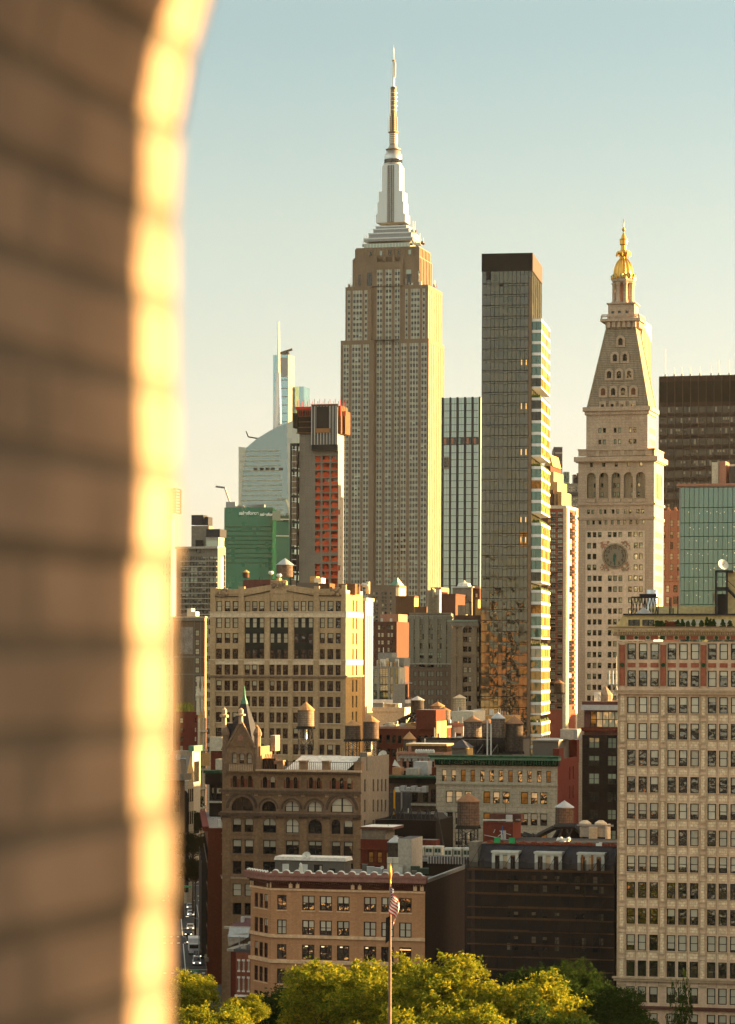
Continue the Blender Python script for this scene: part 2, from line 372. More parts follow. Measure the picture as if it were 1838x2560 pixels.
walls('roof_dark',(.045,.045,.045),(.028,.028,.03),scale=.4)
walls('asphalt',(.05,.052,.056),(.038,.04,.044),scale=.2,streak=.0)
walls('pave',(.14,.14,.135),(.10,.10,.098),scale=.4,streak=0,brick=(1.5,1.5,.04,.9))
walls('parkland',(.05,.07,.02),(.07,.06,.035),scale=.2,streak=0)
flat('white_paint',(.75,.75,.70));flat('off_white',(.55,.56,.5));flat('black',(.012,.012,.013),.5)
flat('steel_dark',(.025,.025,.027),.5);flat('steel_grey',(.25,.26,.26),.45,.5);flat('alu',(.50,.50,.48),.35,.75,.08)
flat('alu_warm',(.55,.52,.45),.4,.6,.1);flat('spandrel',(.31,.32,.25),.4,.4,.28,.35)
flat('gold',(.62,.35,.075),.34,.9,.15,.8);flat('bronze',(.20,.14,.09),.45,.6)
flat('verdigris',(.09,.22,.15),.7,0,.3);flat('verdi_dark',(.014,.06,.03),.6,0,.5);flat('slate',(.028,.03,.038),.5,0,.3)
flat('slate_blue',(.038,.038,.048),.6,0,.3);flat('tile_red',(.22,.055,.03),.7,0,.35,3);flat('red_paint',(.5,.03,.02),.5)
flat('win_black',(.014,.014,.014),.5);flat('win_plum',(.05,.018,.016),.5);flat('win_white',(.6,.6,.55),.5);flat('win_green',(.03,.06,.045),.5)
flat('lit_pane',(.5,.3,.1),.5,emit=(1,.5,.13,.16));flat('painted_amber_glow',(.50,.22,.045),.5,0,.95,.7);flat('lamp_glow',(1,.8,.5),.5,emit=(1,.8,.45,.17))  # amber panes: golden reflections put into a blotchy base colour, no emission
flat('green_paint',(.02,.3,.1),.5);flat('magenta',(.22,.015,.07),.7);flat('pink_letters',(.55,.06,.10),.7);flat('rust',(.13,.058,.03),.8,0,.4,1)
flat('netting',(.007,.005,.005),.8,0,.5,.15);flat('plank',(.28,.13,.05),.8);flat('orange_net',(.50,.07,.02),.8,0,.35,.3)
flat('car_white',(.7,.7,.7),.3);flat('car_black',(.015,.015,.018),.25);flat('car_yellow',(.75,.34,.01),.35);flat('car_silver',(.35,.36,.38),.3,.4);flat('tyre',(.02,.02,.02),.8)
flat('car_glass',(.02,.03,.035),.1,spec=.8);flat('umbrella',(.75,.33,.02),.8);flat('flag_red',(.55,.03,.02),.8);flat('flag_white',(.8,.78,.72),.8);flat('flag_blue',(.03,.04,.12),.8)
flat('skin',(.45,.28,.2),.7);flat('cloth_dark',(.03,.03,.04),.9);flat('cloth_grey',(.2,.2,.22),.9)
flat('blue_pipe',(.03,.12,.35),.5);flat('cladding',(.11,.10,.085),.6,0,.1);flat('zinc',(.40,.42,.42),.4,.4);flat('signal',(.7,.35,.02),.5)
flat('smoke_grey',(.5,.5,.5));flat('clock_face',(.20,.18,.14),.8,0,.08);flat('clock_dark',(.07,.055,.04),.8);flat('clock_hand',(.02,.09,.07),.6)
walls('wood',(.15,.11,.085),(.085,.062,.05),scale=.6,streak=.85,fine=.45)
walls('wood_pale',(.33,.25,.17),(.22,.16,.11),scale=.6,streak=.85,fine=.35)
walls('wood_dark',(.075,.06,.05),(.04,.033,.03),scale=.6,streak=.85,fine=.6)
flat('cone_tan',(.24,.13,.07),.8,0,.2);flat('hoop',(.035,.03,.028),.6)
glass('gl_dark',(.012,.013,.013),.05,(.95,.95,.9),.03,.035,.5)
glass('gl_wavy',(.015,.016,.016),.15,(1,.98,.92),.02,.09,.9)
glass('bl_pale',(.50,.47,.37),.08,(1,1,1),.05,.02,.5,.22)
glass('bl_cream',(.46,.40,.27),.07,(1,1,1),.05,.02,.5,.2)
glass('bl_green',(.24,.29,.215),.10,(1,1,1),.05,.02,.5,.3)
glass('gl_om',(.030,.030,.021),.105,(1,.93,.76),.01,.11,.3,.35,panel=(2.6,3.35))
glass('gl_green',(.03,.08,.06),.13,(.75,1,.9),.02,.05,.3,.4,panel=(3,3.3))
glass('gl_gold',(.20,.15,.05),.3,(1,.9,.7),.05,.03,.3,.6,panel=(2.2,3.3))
glass('gl_hotel',(.025,.06,.045),.16,(.75,1,.88),.02,.34,.16,.25,stretch=5,panel=(1.9,4.2))
glass('gl_stripe',(.24,.35,.30),.2,(.9,1,.95),.02,.01,.2,.08,panel=(3.3,4))
glass('gl_sf',(.004,.026,.018),.085,(.2,1,.72),.05,.02,.1,.35,panel=(3,4.2))
glass('gl_sf_dark',(.003,.02,.016),.08,(.25,1,.75),.05,.02,.1,.35,panel=(3,4.2))
glass('gl_boa',(.02,.032,.036),.22,(.72,.95,.98),.05,.02,.1,.25,panel=(4,4.3))
glass('gl_boa_lit',(.24,.25,.19),.15,(1,1,.95),.1,.02,.1,.15,panel=(4,4.3))  # paler copy of gl_boa, with light on the facets put into its colour
glass('gl_cpt',(.03,.06,.08),.38,(.62,.95,1),.05,.0,.1,.15,panel=(6,8))
glass('gl_res',(.05,.055,.05),.25,(1,.95,.85),.02,.25,.12,.3,panel=(3,3.2))
glass('gl_slab',(.026,.021,.018),.04,(1,.85,.7),.08,.02,.2,.5,panel=(4.5,4.1))
wstyle('esb','black','gl_dark','bl_green',kind='bare');wstyle('met','win_green','gl_dark','bl_green',kind='frame',fx=.14,fz=.10)
wstyle('ever','win_black','gl_wavy','bl_pale',fx=.12,fz=.05);wstyle('tan','win_plum','gl_wavy','bl_pale',kind='pair',fx=.09,fz=.06)
wstyle('ochre','win_black','gl_wavy','bl_cream',fx=.15,fz=.06);wstyle('rom','win_black','gl_dark','bl_pale',kind='pair',fx=.06,fz=.05);wstyle('rom1','win_black','gl_dark','bl_pale',kind='hung',fx=.1,fz=.05)
wstyle('rom3','win_black','gl_dark','bl_pale',kind='triple',fx=.05,fz=.05)
wstyle('grey','win_black','gl_wavy','bl_pale',lit='painted_amber_glow',fx=.09,fz=.05);wstyle('small','win_black','gl_dark','bl_cream',kind='hung',fx=.12,fz=.06);wstyle('smallw','win_white','gl_dark','bl_pale',kind='hung',fx=.14,fz=.07)
wstyle('pairg','win_black','gl_dark','bl_green',kind='pair',fx=.07,fz=.05);wstyle('slit','win_black','gl_dark','bl_cream',kind='bare');wstyle('loft','win_black','gl_wavy','bl_pale',kind='grid',fx=.04,fz=.05)
glass('bl_om',(.065,.057,.036),.105,(.95,.93,.86),.03,.03,.12,.25)
flat('shrub',(.07,.10,.02),.8,0,.4,1)
flat('bronze_dk',(.07,.05,.035),.5);wstyle('slabw','bronze_dk','gl_slab','bl_slab',kind='frame',fx=.08,fz=.06);glass('bl_slab',(.14,.115,.07),.1,(1,.9,.8),.1,0,1,.3)
walls('red_wall2',(.26,.075,.045),(.20,.055,.035));wstyle('smallg','win_black','gl_dark','bl_green',kind='triple',fx=.05,fz=.08)
walls('yellow_render',(.52,.42,.20),(.44,.34,.16));walls('blue_roof',(.16,.19,.27),(.09,.10,.14),scale=.6);flat('verdi_deep',(.02,.07,.025),.6,0,.4);flat('shrub_dk',(.025,.055,.012),.8,0,.4,1);flat('shrub_red',(.16,.05,.03),.8,0,.3)
walls('plum_brick',(.13,.04,.028),(.10,.03,.02),brick=(.5,.22,.03,.7));walls('plum_lt',(.24,.125,.10),(.19,.09,.075))
walls('roman_dark',(.12,.085,.06),(.08,.055,.04),fine=.3)
flat('win_dkgreen',(.012,.016,.013),.5)
walls('brown_lt',(.17,.12,.085),(.13,.09,.065));walls('zincwall',(.22,.23,.21),(.17,.18,.165));flat('verdi_lt',(.26,.32,.25),.7,0,.2);wstyle('loftg','win_black','gl_green','bl_green',kind='grid',fx=.02,fz=.03)
walls('zinc_dk',(.085,.09,.10),(.06,.064,.07));walls('red_wall_lt',(.16,.038,.025),(.12,.03,.02))
walls('wood_pink',(.42,.22,.13),(.32,.17,.10),scale=.6,streak=.8,fine=.3);walls('wood_grey',(.20,.16,.13),(.085,.07,.06),scale=.9,streak=.9,fine=.6);walls('wood_red',(.19,.125,.09),(.12,.08,.06),scale=.7,streak=.85,fine=.4);walls('cream_wood',(.55,.45,.30),(.42,.34,.22),scale=.6,streak=.8)
flat('cone_gold',(.36,.20,.09),.7,0,.2)
flat('unit_cream',(.52,.50,.40),.6)
flat('paint_w',(.55,.55,.5),.7)
flat('lamp_head',(1,.9,.7),.4,emit=(1,.85,.6,.6))
walls('plaster_lt',(.34,.28,.20),(.28,.23,.16))
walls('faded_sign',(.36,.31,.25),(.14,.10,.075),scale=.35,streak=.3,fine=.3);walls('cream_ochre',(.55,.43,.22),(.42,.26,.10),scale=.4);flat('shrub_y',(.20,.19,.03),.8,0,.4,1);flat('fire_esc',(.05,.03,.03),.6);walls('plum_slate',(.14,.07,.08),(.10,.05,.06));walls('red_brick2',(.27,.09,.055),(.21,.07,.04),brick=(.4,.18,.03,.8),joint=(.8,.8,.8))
walls('bark',(.08,.06,.045),(.05,.038,.03),scale=1,streak=.8)
walls('pole_bronze',(.19,.135,.10),(.12,.085,.06),scale=.5,streak=.8,rough=.4)
def arch_fill(mb,f,u0,u1,zs,m,d0=0.0,d1=.2,n=8):
 """masonry corners above a semicircular head springing at zs, drawn up to the crown line"""
 r=(u1-u0)/2;c=(u0+u1)/2;zt=zs+r
 pts=[(c-r*math.cos(math.pi*k/n),zs+r*math.sin(math.pi*k/n))for k in range(n+1)]
 for k in range(n):
  (a,za),(b,zb)=pts[k],pts[k+1]
  mb.poly([f.p(a,d0,za),f.p(b,d0,zb),f.p(b,d0,zt),f.p(a,d0,zt)],m)
  mb.poly([f.p(a,d0,za),f.p(a,d1,za),f.p(b,d1,zb),f.p(b,d0,zb)],m)
def arch_ring(mb,f,c,zs,r0,r1,d0,d1,m,n=12):
 for k in range(n):
  a,b=math.pi*k/n,math.pi*(k+1)/n
  P=lambda r,t,d:f.p(c-r*math.cos(t),d,zs+r*math.sin(t))
  mb.poly([P(r0,a,d0),P(r0,b,d0),P(r1,b,d0),P(r1,a,d0)],m)
  mb.poly([P(r1,a,d0),P(r1,b,d0),P(r1,b,d1),P(r1,a,d1)],m)
  mb.poly([P(r0,a,d0),P(r0,a,d1),P(r0,b,d1),P(r0,b,d0)],m)
def Z3(x,y):return 820+x*.3528,100+y*.3528
def Z4(x,y):return 820+x*.3526,800+y*.3526
def skyscraper():
 b=B('art_deco_skyscraper','tall limestone art deco skyscraper with silver mast and long antenna, tallest tower in view','skyscraper',852,1072,846,1729)
 S,W=b.S,b.W;k=F/1729;dep=b.dep(1111,870);mb=MB()
 zof=lambda y,x=960:S.z(x,y)
 uof=lambda x,y=760:S.u(x,y)
 z1=b.H;z2=zof(711,1060);z3=zof(638,1040);z4=zof(612,1040)
 rec=3.2
 uL,uR=uof(935,900),uof(998,900)
 rows=[]
 z=z1-3.2
 fl=14.62/k
 while z>30:rows.append((z-fl*.96,z-fl*.38));z-=fl
 cols={}
 def strips(zz,lst,scale):return[(uof(zz(a,0)[0],scale),uof(zz(c,0)[0],scale))for a,c in lst]
 q=lambda x:840+x*.172
 lowL=[(uof(q(a),900),uof(q(c),900))for a,c in((108,188),(232,360),(398,478))]
 lowR=[(uof(q(a),900),uof(q(c),900))for a,c in((946,1026),(1072,1197),(1238,1322))]
 ctr=[(uof(q(a),900),uof(q(c),900))for a,c in((573,652),(698,787),(832,908))]
 upL=[(uof(Z3(a,0)[0]),uof(Z3(c,0)[0]))for a,c in((134,154),(172,238),(255,274))]
 upR=[(uof(Z3(a,0)[0]),uof(Z3(c,0)[0]))for a,c in((544,562),(584,646),(666,684))]
 def stripset(face,st,za,zb,nw_list,d0,pf):
  """recessed strip of alternating dark windows and pale spandrels with slim steel mullions"""
  holes=[(u0,u1,za,zb)for u0,u1 in st]
  for(u0,u1),n in zip(st,nw_list):
   fbox(mb_sp,face,u0,u1,d0+.28,d0+.4,za,zb,'spandrel')
   w_=(u1-u0)/n
   for i in range(n+1):
    uu=u0+i*w_;fbox(mb_mu,face,uu-.13,uu+.13,d0+.02,d0+.28,za,zb+(1.4 if 0<i<n else 0),'alu_warm')
   for i in range(n):
    for(c,d)in pf:
     if c>za and d<zb:wl.append((face,(u0+i*w_+.14,u0+(i+1)*w_-.14,c,d),d0+.24))
  return holes
 mb_sp,mb_mu,wl=MB(),MB(),[]
 zb=20
 hl=stripset(S,lowL,zb,z1-2.6,(2,3,2),0,rows);hr=stripset(S,lowR,zb,z1-2.6,(2,3,2),0,rows)
 walled(mb,S,0,uL,0,z1,hl,.3,'lime');walled(mb,S,uR,W,0,z1,hr,.3,'lime')
 r2=[];z=z3+1.5
 zc=zof(672);z=zc-.3
 while z>30:r2.append((z-fl*.92,z-fl*.40));z-=fl
 hc=stripset(S,ctr,zb,zc,(2,2,2),rec,r2)
 uc0,uc1=uof(927,760),uof(1005,760)
 walled(mb,S,min(uL,uc0),max(uR,uc1),0,z3-3,hc,.3,'lime',d0=rec)
 for u in(uL,uR):mb.poly([S.p(u,0,0),S.p(u,rec,0),S.p(u,rec,z1),S.p(u,0,z1)],'lime')
 r3=[];z=z2-3
 while z>z1+1:r3.append((z-fl*.92,z-fl*.40));z-=fl
 du=1.6;a0,a1,a2=uof(862),uc0,uc1;a3=uof(1069)
 hl=stripset(S,upL,z1,z2-2.2,(1,3,1),du,r3);hr=stripset(S,upR,z1,z2-2.2,(1,3,1),du,r3)
 walled(mb,S,a0,a1,z1,z2,hl,.3,'lime',d0=du);walled(mb,S,a2,a3,z1,z2,hr,.3,'lime',d0=du)
 for u in(a1,a2):mb.poly([S.p(u,du,z1),S.p(u,rec,z1),S.p(u,rec,z2),S.p(u,du,z2)],'lime')
 def eastface(u,n0,n1,za,zb_,n=9):
  f=Face(b.xy,b.rz,(u,0),(0,1),(-1,0));step=(n1-n0)/n
  hs=[(n0+step*(i+.28),n0+step*(i+.72),za,zb_-2.4)for i in range(n)]
  walled(mb,f,n0,n1,za,zb_,hs,.25,'lime')
  for h in hs:
   fbox(mb_sp,f,h[0],h[1],.24,.3,za,h[3],'spandrel')
 eastface(W,0,dep,0,z1)
 eastface(a3,du,dep-2,z1,z2,8)
 body=lambda u0,u1,n0,n1,c,d:mb.poly([(u0,n1,c),(u0,n0,c),(u0,n0,d),(u0,n1,d)],'lime')or mb.poly([(u1,n1,c),(u0,n1,c),(u0,n1,d),(u1,n1,d)],'lime')or mb.poly([(u0,n0,d),(u1,n0,d),(u1,n1,d),(u0,n1,d)],'roof_grey')
 body(0,W,0,dep,0,z1);body(a0,a3,du,dep-2,z1,z2)
 def crown(x0,x1,za,zb_,n0,n1,piers):
  c0,c1=S.shift(n0).u(x0,680),S.shift(n0).u(x1,680)
  mb.box(c0,c1,n0,n1,za,zb_,'lime','roof_grey')
  for i in range(piers+1):
   u=c0+(c1-c0)*i/max(piers,1);wv=.55
   mb.box(u-wv,u+wv,n0-.45,n0+.2,za,zb_-.8,'lime')
  for i in range(8):
   n=n0+(n1-n0)*(i+.5)/8;mb.box(c1-.1,c1+.5,n-.9,n+.9,za,zb_-.8,'lime')
  return c0,c1
 cc=crown(884,1049,z2,z3,4.2,dep-5,0);cd=crown(890,1047,z3,z4,5.2,dep-6,10)
 zt=zof(640)
 cf=S.shift(rec)
 for u0,u1 in[(uc0,ctr[0][0]),(ctr[0][1],ctr[1][0]),(ctr[1][1],ctr[2][0]),(ctr[2][1],uc1)]:
  mb.box(u0+.02,u1-.02,rec-.05,4.4,z3-3.05,zt,'lime')
 mb.box(uc0,uc1,rec+1.0,4.5,zc,zt+.6,'lime')
 fan=MB()
 for u0,u1 in ctr:
  c,hw=(u0+u1)/2,(u1-u0)/2
  for j,(fr,h)in enumerate(((.95,2.2),(.68,3.6),(.38,4.8))):fbox(fan,cf,c-hw*fr,c+hw*fr,.3-.1*j,.9,zc+.05*j,zc+h,'lime_pale')
 fan.build('window_cap',b.root)
 crown_w=[]
 for x,y in((1065,1510),(1300,0)):pass
 for xz in(287,361,426,490,565):crown_w.append((uof(Z3(xz-9,0)[0]),uof(Z3(xz+9,0)[0]),z3+1.4,z3+4.2))
 fcr=S.shift(5.2-.5)
 b.wins(fcr,crown_w,'esb',{'full':2,'dark':2},d=-.0)
 fcr2=S.shift(4.2-.3)
 b.wins(fcr2,[(uof(Z3(a,0)[0]),uof(Z3(c,0)[0]),z2+.8,z2+h)for a,c,h in((203,218,8),(266,300,9),(543,578,10),(626,640,9))],'esb',{'dark':1,'b7':1})
 mb.build('wall',b.root);mb_sp.build('spandrel',b.root,kind='stuff');mb_mu.build('mullion',b.root,kind='stuff')
 wl.sort(key=lambda t:-t[1][3])
 vs=random.Random(5)
 for face,h,d in wl:
  b.wins(face,[h],'esb',{'dark':24,'b5':1},d=d,cap=90)
 cn=dep/2;Sb,Sc=S.shift(8.5),S.shift(cn)
 st=MB()
 gz0,gz1=z4,zof(603)
 hwx=lambda a,c:(Z3(c,0)[0]-Z3(a,0)[0])/k/2
 gl=MB();g0,g1=Sb.u(Z3(258,0)[0],600),Sb.u(Z3(570,0)[0],600);gd=8.0
 gl.box(g0,g1+1.0,gd,dep-gd,gz0,gz1,'bl_green','roof_grey')
 for i in range(15):u=g0+(g1-g0)*i/14;gl.box(u-.12,u+.12,gd-.15,gd,gz0,gz1,'alu_warm')
 gl.build('observatory_glazing',b.root)
 prevy=1425;lv=[(255,600,1425,1400),(290,592,1400,1362),(322,572,1362,1330),(340,555,1330,1308)]
 for i,(xa,xb,ya,yb)in enumerate(lv):
  m0=gd+.4+i*1.6;u0,u1=S.shift(m0).u(Z3(xa,0)[0],590),S.shift(m0).u(Z3(xb,0)[0],590)
  za,zb_=Sb.z(960,100+ya*.3528),Sb.z(960,100+yb*.3528)
  st.box(u0,u1,m0,dep-m0,za,zb_-.8,'steel_grey','roof_grey');st.box(u0-.3,u1+.3,m0-.3,dep-m0+.3,zb_-.8,zb_,'alu','roof_grey')
 st.build('mast_base',b.root)
 zof=lambda y,x=960:Sc.z(x,y);u0=Sc.u(Z3(462,0)[0],480);n0=cn;zb_,zt=zof(560),zof(414)
 sh=MB();rr=125*.3528/k/2
 sh.box(u0-rr*.93,u0+rr*.93,n0-rr*.93,n0+rr*.93,zb_,zt,'alu');sh.build('mast_shaft',b.root)
 gs=MB();gw=24*.3528/k
 gs.box(u0-gw,u0+gw,n0-rr-.5,n0-rr*.9,zb_,zt-1,'gl_dark')
 for i in range(5):x=u0-gw+2*gw*i/4;gs.box(x-.12,x+.12,n0-rr-.75,n0-rr-.5,zb_,zt-1,'alu')
 for i in range(28):z=zb_+(zt-1-zb_)*i/28;gs.box(u0-gw,u0+gw,n0-rr-.6,n0-rr-.5,z,z+.25,'bronze')
 gs.build('mast_window',b.root)
 wings=[(1305,1245,108),(1245,1160,97),(1160,1085,88),(1085,905,64)]
 for sgn in(-1,1):
  for axis in(0,1):
   wg=MB()
   for ya,yb,hw in wings:
    za,zc_=zof(100+ya*.3528),zof(100+yb*.3528);h=hw*.3528/k
    inner=gw+.3
    if axis==0:
     a_,c_=(u0+sgn*inner,u0+sgn*h);wg.box(min(a_,c_),max(a_,c_),n0-rr*1.12,n0+rr*1.12,za,zc_,'alu')
    else:
     a_,c_=(n0+sgn*inner,n0+sgn*h);wg.box(u0-rr*1.05,u0+rr*1.05,min(a_,c_),max(a_,c_),za,zc_,'alu')if sgn>0 else None
   wg.build('buttress',b.root)
 dr=MB();pz=lambda y:zof(100+y*.3528);px_=lambda w_:w_*.3528/k/2
 dr.lathe(u0,n0,[(px_(122),pz(890)),(px_(126),pz(884)),(px_(126),pz(852)),(px_(126),pz(845)),(px_(124),pz(815)),(px_(104),pz(812)),(px_(100),pz(790)),(px_(80),pz(786))],24,'alu',True)
 dr.build('mast_drum',b.root)
 dw=MB()
 for i in range(22):
  a=2*math.pi*i/22;dw.box(0,0,0,0,0,0,'gl_dark')if False else None
  c,s_=math.cos(a),math.sin(a);r=px_(128);w_=.9
  dw.poly([(u0+c*r+s_*w_,n0+s_*r-c*w_,pz(880)),(u0+c*r-s_*w_,n0+s_*r+c*w_,pz(880)),(u0+c*r-s_*w_,n0+s_*r+c*w_,pz(852)),(u0+c*r+s_*w_,n0+s_*r-c*w_,pz(852))],'gl_dark')
 dw.build('drum_window',b.root)
 an=MB();lat='bronze'
 def disk(y,w_):an.lathe(u0,n0,[(px_(w_*.8),pz(y+5)),(px_(w_),pz(y+2)),(px_(w_),pz(y-2)),(px_(w_*.7),pz(y-4))],16,'bronze')
 disk(780,113);disk(658,78);disk(340,48)
 an.lathe(u0,n0,[(px_(80),pz(778)),(px_(60),pz(752)),(px_(56),pz(748))],16,'steel_grey',True)
 an.lathe(u0,n0,[(px_(48),pz(750)),(px_(48),pz(662))],10,'bronze')
 for y in range(672,748,13):an.lathe(u0,n0,[(px_(62),pz(y+3)),(px_(62),pz(y-3))],12,'alu_warm')
 def lattice(ya,yb,w_,n):
  r=px_(w_);zs=[pz(ya)+(pz(yb)-pz(ya))*i/n for i in range(n+1)]
  cs=[(u0-r,n0-r),(u0+r,n0-r),(u0+r,n0+r),(u0-r,n0+r)]
  for x,y in cs:an.tube((x,y,zs[0]),(x,y,zs[-1]),.22,'alu_warm',4)
  for i in range(n):
   for j in range(4):
    p,q_=cs[j],cs[(j+1)%4];an.tube((*p,zs[i]),(*q_,zs[i+1]),.16,lat,4);an.tube((*q_,zs[i]),(*p,zs[i+1]),.16,lat,4);an.tube((*p,zs[i]),(*q_,zs[i]),.16,lat,4)
  an.lathe(u0,n0,[(r*.5,zs[0]),(r*.45,zs[-1])],8,'bronze')
 lattice(655,545,44,7);lattice(545,340,34,14)
 for y in(380,410,435,470,500):an.lathe(u0,n0,[(px_(48),pz(y+3)),(px_(48),pz(y-2))],8,'alu_warm')
 an.box(u0-px_(66),u0-px_(48),n0-.4,n0+.4,pz(650),pz(545),'alu_warm')
 an.lathe(u0,n0,[(px_(17),pz(338)),(px_(15),pz(152)),(px_(8),pz(148)),(px_(7),pz(75)),(px_(3),pz(60)),(px_(2),pz(38))],8,'alu_warm',True)
 an.box(u0+px_(10),u0+px_(30),n0-.5,n0+.5,pz(268),pz(160),'alu_warm')
 disk(150,26)
 an.build('antenna',b.root)
 eq=MB();rn=random.Random(3)
 zof=lambda y,x=960:S.z(x,y)
 for x0,x1,y,n_,dd in((862,884,711,9,2),(1010,1048,711,16,2),(1071,1073,711,8,14),(897,920,608,9,7),(1015,1056,608,16,8),(1014,1026,575,12,10)):
  for i in range(n_):
   x=rn.uniform(x0,x1);u,z=uof(x,y),zof(y)-.3;h=rn.choice((1.5,2.5,4,7));nn=dd+rn.uniform(.5,4)
   eq.tube((u,nn,z),(u,nn,z+h),.12,'alu_warm',4)
   if rn.random()<.6:eq.box(u-.7,u+.7,nn-.4,nn+.4,z,z+rn.uniform(.8,2),rn.choice(('off_white','bronze','rust')))
 eq.build('roof_antennas',b.root,kind='stuff')
 b.done();return b
skyscraper()
def Q2(x,y):return 400+x*.3086,780+y*.3086
def prism_building(name,label,pts,D,thick,mats,part,cat='skyscraper',th=TH):
 """outline traced at distance D, given as source pixels, with real thickness north of it"""
 x0,y0=pts[0];X,Y,_=at(*pts[0],D);rt=empty(name,(X,Y,0),-th,label=label,cat=cat)
 f=Face((X,Y),-th,(0,0),(1,0),(0,1));mb=MB()
 poly=[f.uz(*p)for p in pts];mb.prism(poly,0,thick,mats);mb.build(part,rt);return rt,f
def boa():
 q=[Q2(638,1690),Q2(1058,1690),Q2(1062,1070),Q2(1127,1060),Q2(1122,960),Q2(1080,880),Q2(1027,902),Q2(960,925),Q2(880,968),Q2(780,1030),Q2(722,1080),Q2(704,1098),Q2(638,1092)]
 q[0]=Q2(638,2300);q[1]=Q2(1058,2300)
 rt,f=prism_building('crystalline_glass_tower','hazy blue crystalline glass tower with sloping roof and white lattice spire',q,2450,45,'gl_boa','curtain_wall')
 fc=MB();P=lambda x,y,d:f.p(*(lambda uz:(uz[0],d,uz[1]))(f.uz(*Q2(x,y))))
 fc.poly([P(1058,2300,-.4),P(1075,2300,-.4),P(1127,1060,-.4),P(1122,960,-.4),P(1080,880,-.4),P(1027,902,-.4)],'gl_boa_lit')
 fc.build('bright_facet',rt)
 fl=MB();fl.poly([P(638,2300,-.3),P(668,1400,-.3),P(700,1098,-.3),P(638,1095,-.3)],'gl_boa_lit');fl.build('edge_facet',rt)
 bands=MB();rn=random.Random(2);z=40
 while z<250:
  u0,u1=f.u(*Q2(645,1500)),f.u(*Q2(1055,1500));zt=z
  yy=None
  left=u0 if z<f.z(*Q2(700,1110))else u0+(z-f.z(*Q2(700,1110)))*1.35+19
  right=u1-max(0,(z-100)*.06)
  if left<right-5:fbox(bands,f,left+1,right-1,-.55,-.3,z,z+1.2,'spandrel')
  z+=4.3
 bands.build('floor_band',rt,kind='stuff')
 cut=MB()
 for xz in(760,810,858,900,965):fbox(cut,f,f.u(*Q2(xz,1270)),f.u(*Q2(xz+30,1270)),-.7,-.5,f.z(*Q2(xz,1282)),f.z(*Q2(xz,1262)),'black')
 cut.build('louvre',rt)
 sp=MB();lw=[f.uz(*Q2(908,960)),f.uz(*Q2(966,940))];u0,ub=lw[0][0],lw[1][0];z0,z1,zt=f.z(*Q2(930,975)),f.z(*Q2(945,490)),f.z(*Q2(948,75))
 ut=f.u(*Q2(948,300));n=12
 for i in range(n):
  a,c=i/n,(i+1)/n;L_=lambda t:u0+(ut-u0-1)*t*.9;Rr=lambda t:ub+(ut-ub+1)*t*.9;Zt=lambda t:z0+(z1-z0)*t
  for p,q_ in(((L_(a),5,Zt(a)),(L_(c),5,Zt(c))),((Rr(a),5,Zt(a)),(Rr(c),5,Zt(c))),((L_(a),5,Zt(a)),(Rr(c),5,Zt(c))),((Rr(a),5,Zt(a)),(L_(c),5,Zt(c))),((L_(a),5,Zt(a)),(Rr(a),5,Zt(a)))):sp.tube(p,q_,.8,'white_paint',4)
 sp.tube((ub-4,5,z0),(ut,5,z1+10),1.9,'white_paint',6,1.4);sp.tube((ut,5,z1),(ut,5,zt),1.5,'white_paint',6,.7)
 sp.build('spire',rt)
 cr_=MB()
 u,z=f.uz(*Q2(775,1035));cr_.tube((u,4,z-2),(u+2,4,z+2),.8,'steel_dark',4);cr_.tube((u+3,4,z+1),(u-8,4,z+3),.6,'steel_dark',4);cr_.tube((u-8,4,z+3),(u-10,4,z+8),.5,'steel_dark',4)
 cr_.build('roof_crane',rt)
boa()
def cpt():
 b=B('slender_glass_skyscraper','slender pale blue glass skyscraper half hidden behind the white spire','skyscraper',Q2(918,0)[0],Q2(1041,0)[0],Q2(0,345)[1],3700)
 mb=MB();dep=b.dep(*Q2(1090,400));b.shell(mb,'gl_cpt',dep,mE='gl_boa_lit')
 u2=b.W+14;z2=b.S.z(*Q2(1041,590));mb.box(b.W*.15,u2,25,25+dep,0,z2,'gl_cpt');mb.build('curtain_wall',b.root)
 lo=MB()
 for i in range(6):x=Q2(978+i*11,0)[0];u=b.S.u(x,930);fbox(lo,b.S,u-1,u+1,-.8,0,b.S.z(x,Q2(0,525)[1]),b.S.z(x,Q2(0,370)[1]),'steel_grey')
 lo.build('louvre',b.root)
 k=MB();z=60
 while z<b.S.z(*Q2(1000,530)):fbox(k,b.S,2,b.W-1,-.5,0,z,z+1.3,'steel_grey');z+=11
 k.build('floor_band',b.root)
 c=MB();u,z=b.S.uz(*Q2(1000,335));c.tube((u-10,8,z),(u+10,8,z+6),1.6,'steel_dark',4);c.box(u-4,u+6,5,10,b.H,z+2,'steel_dark');c.build('roof_crane',b.root)
cpt()
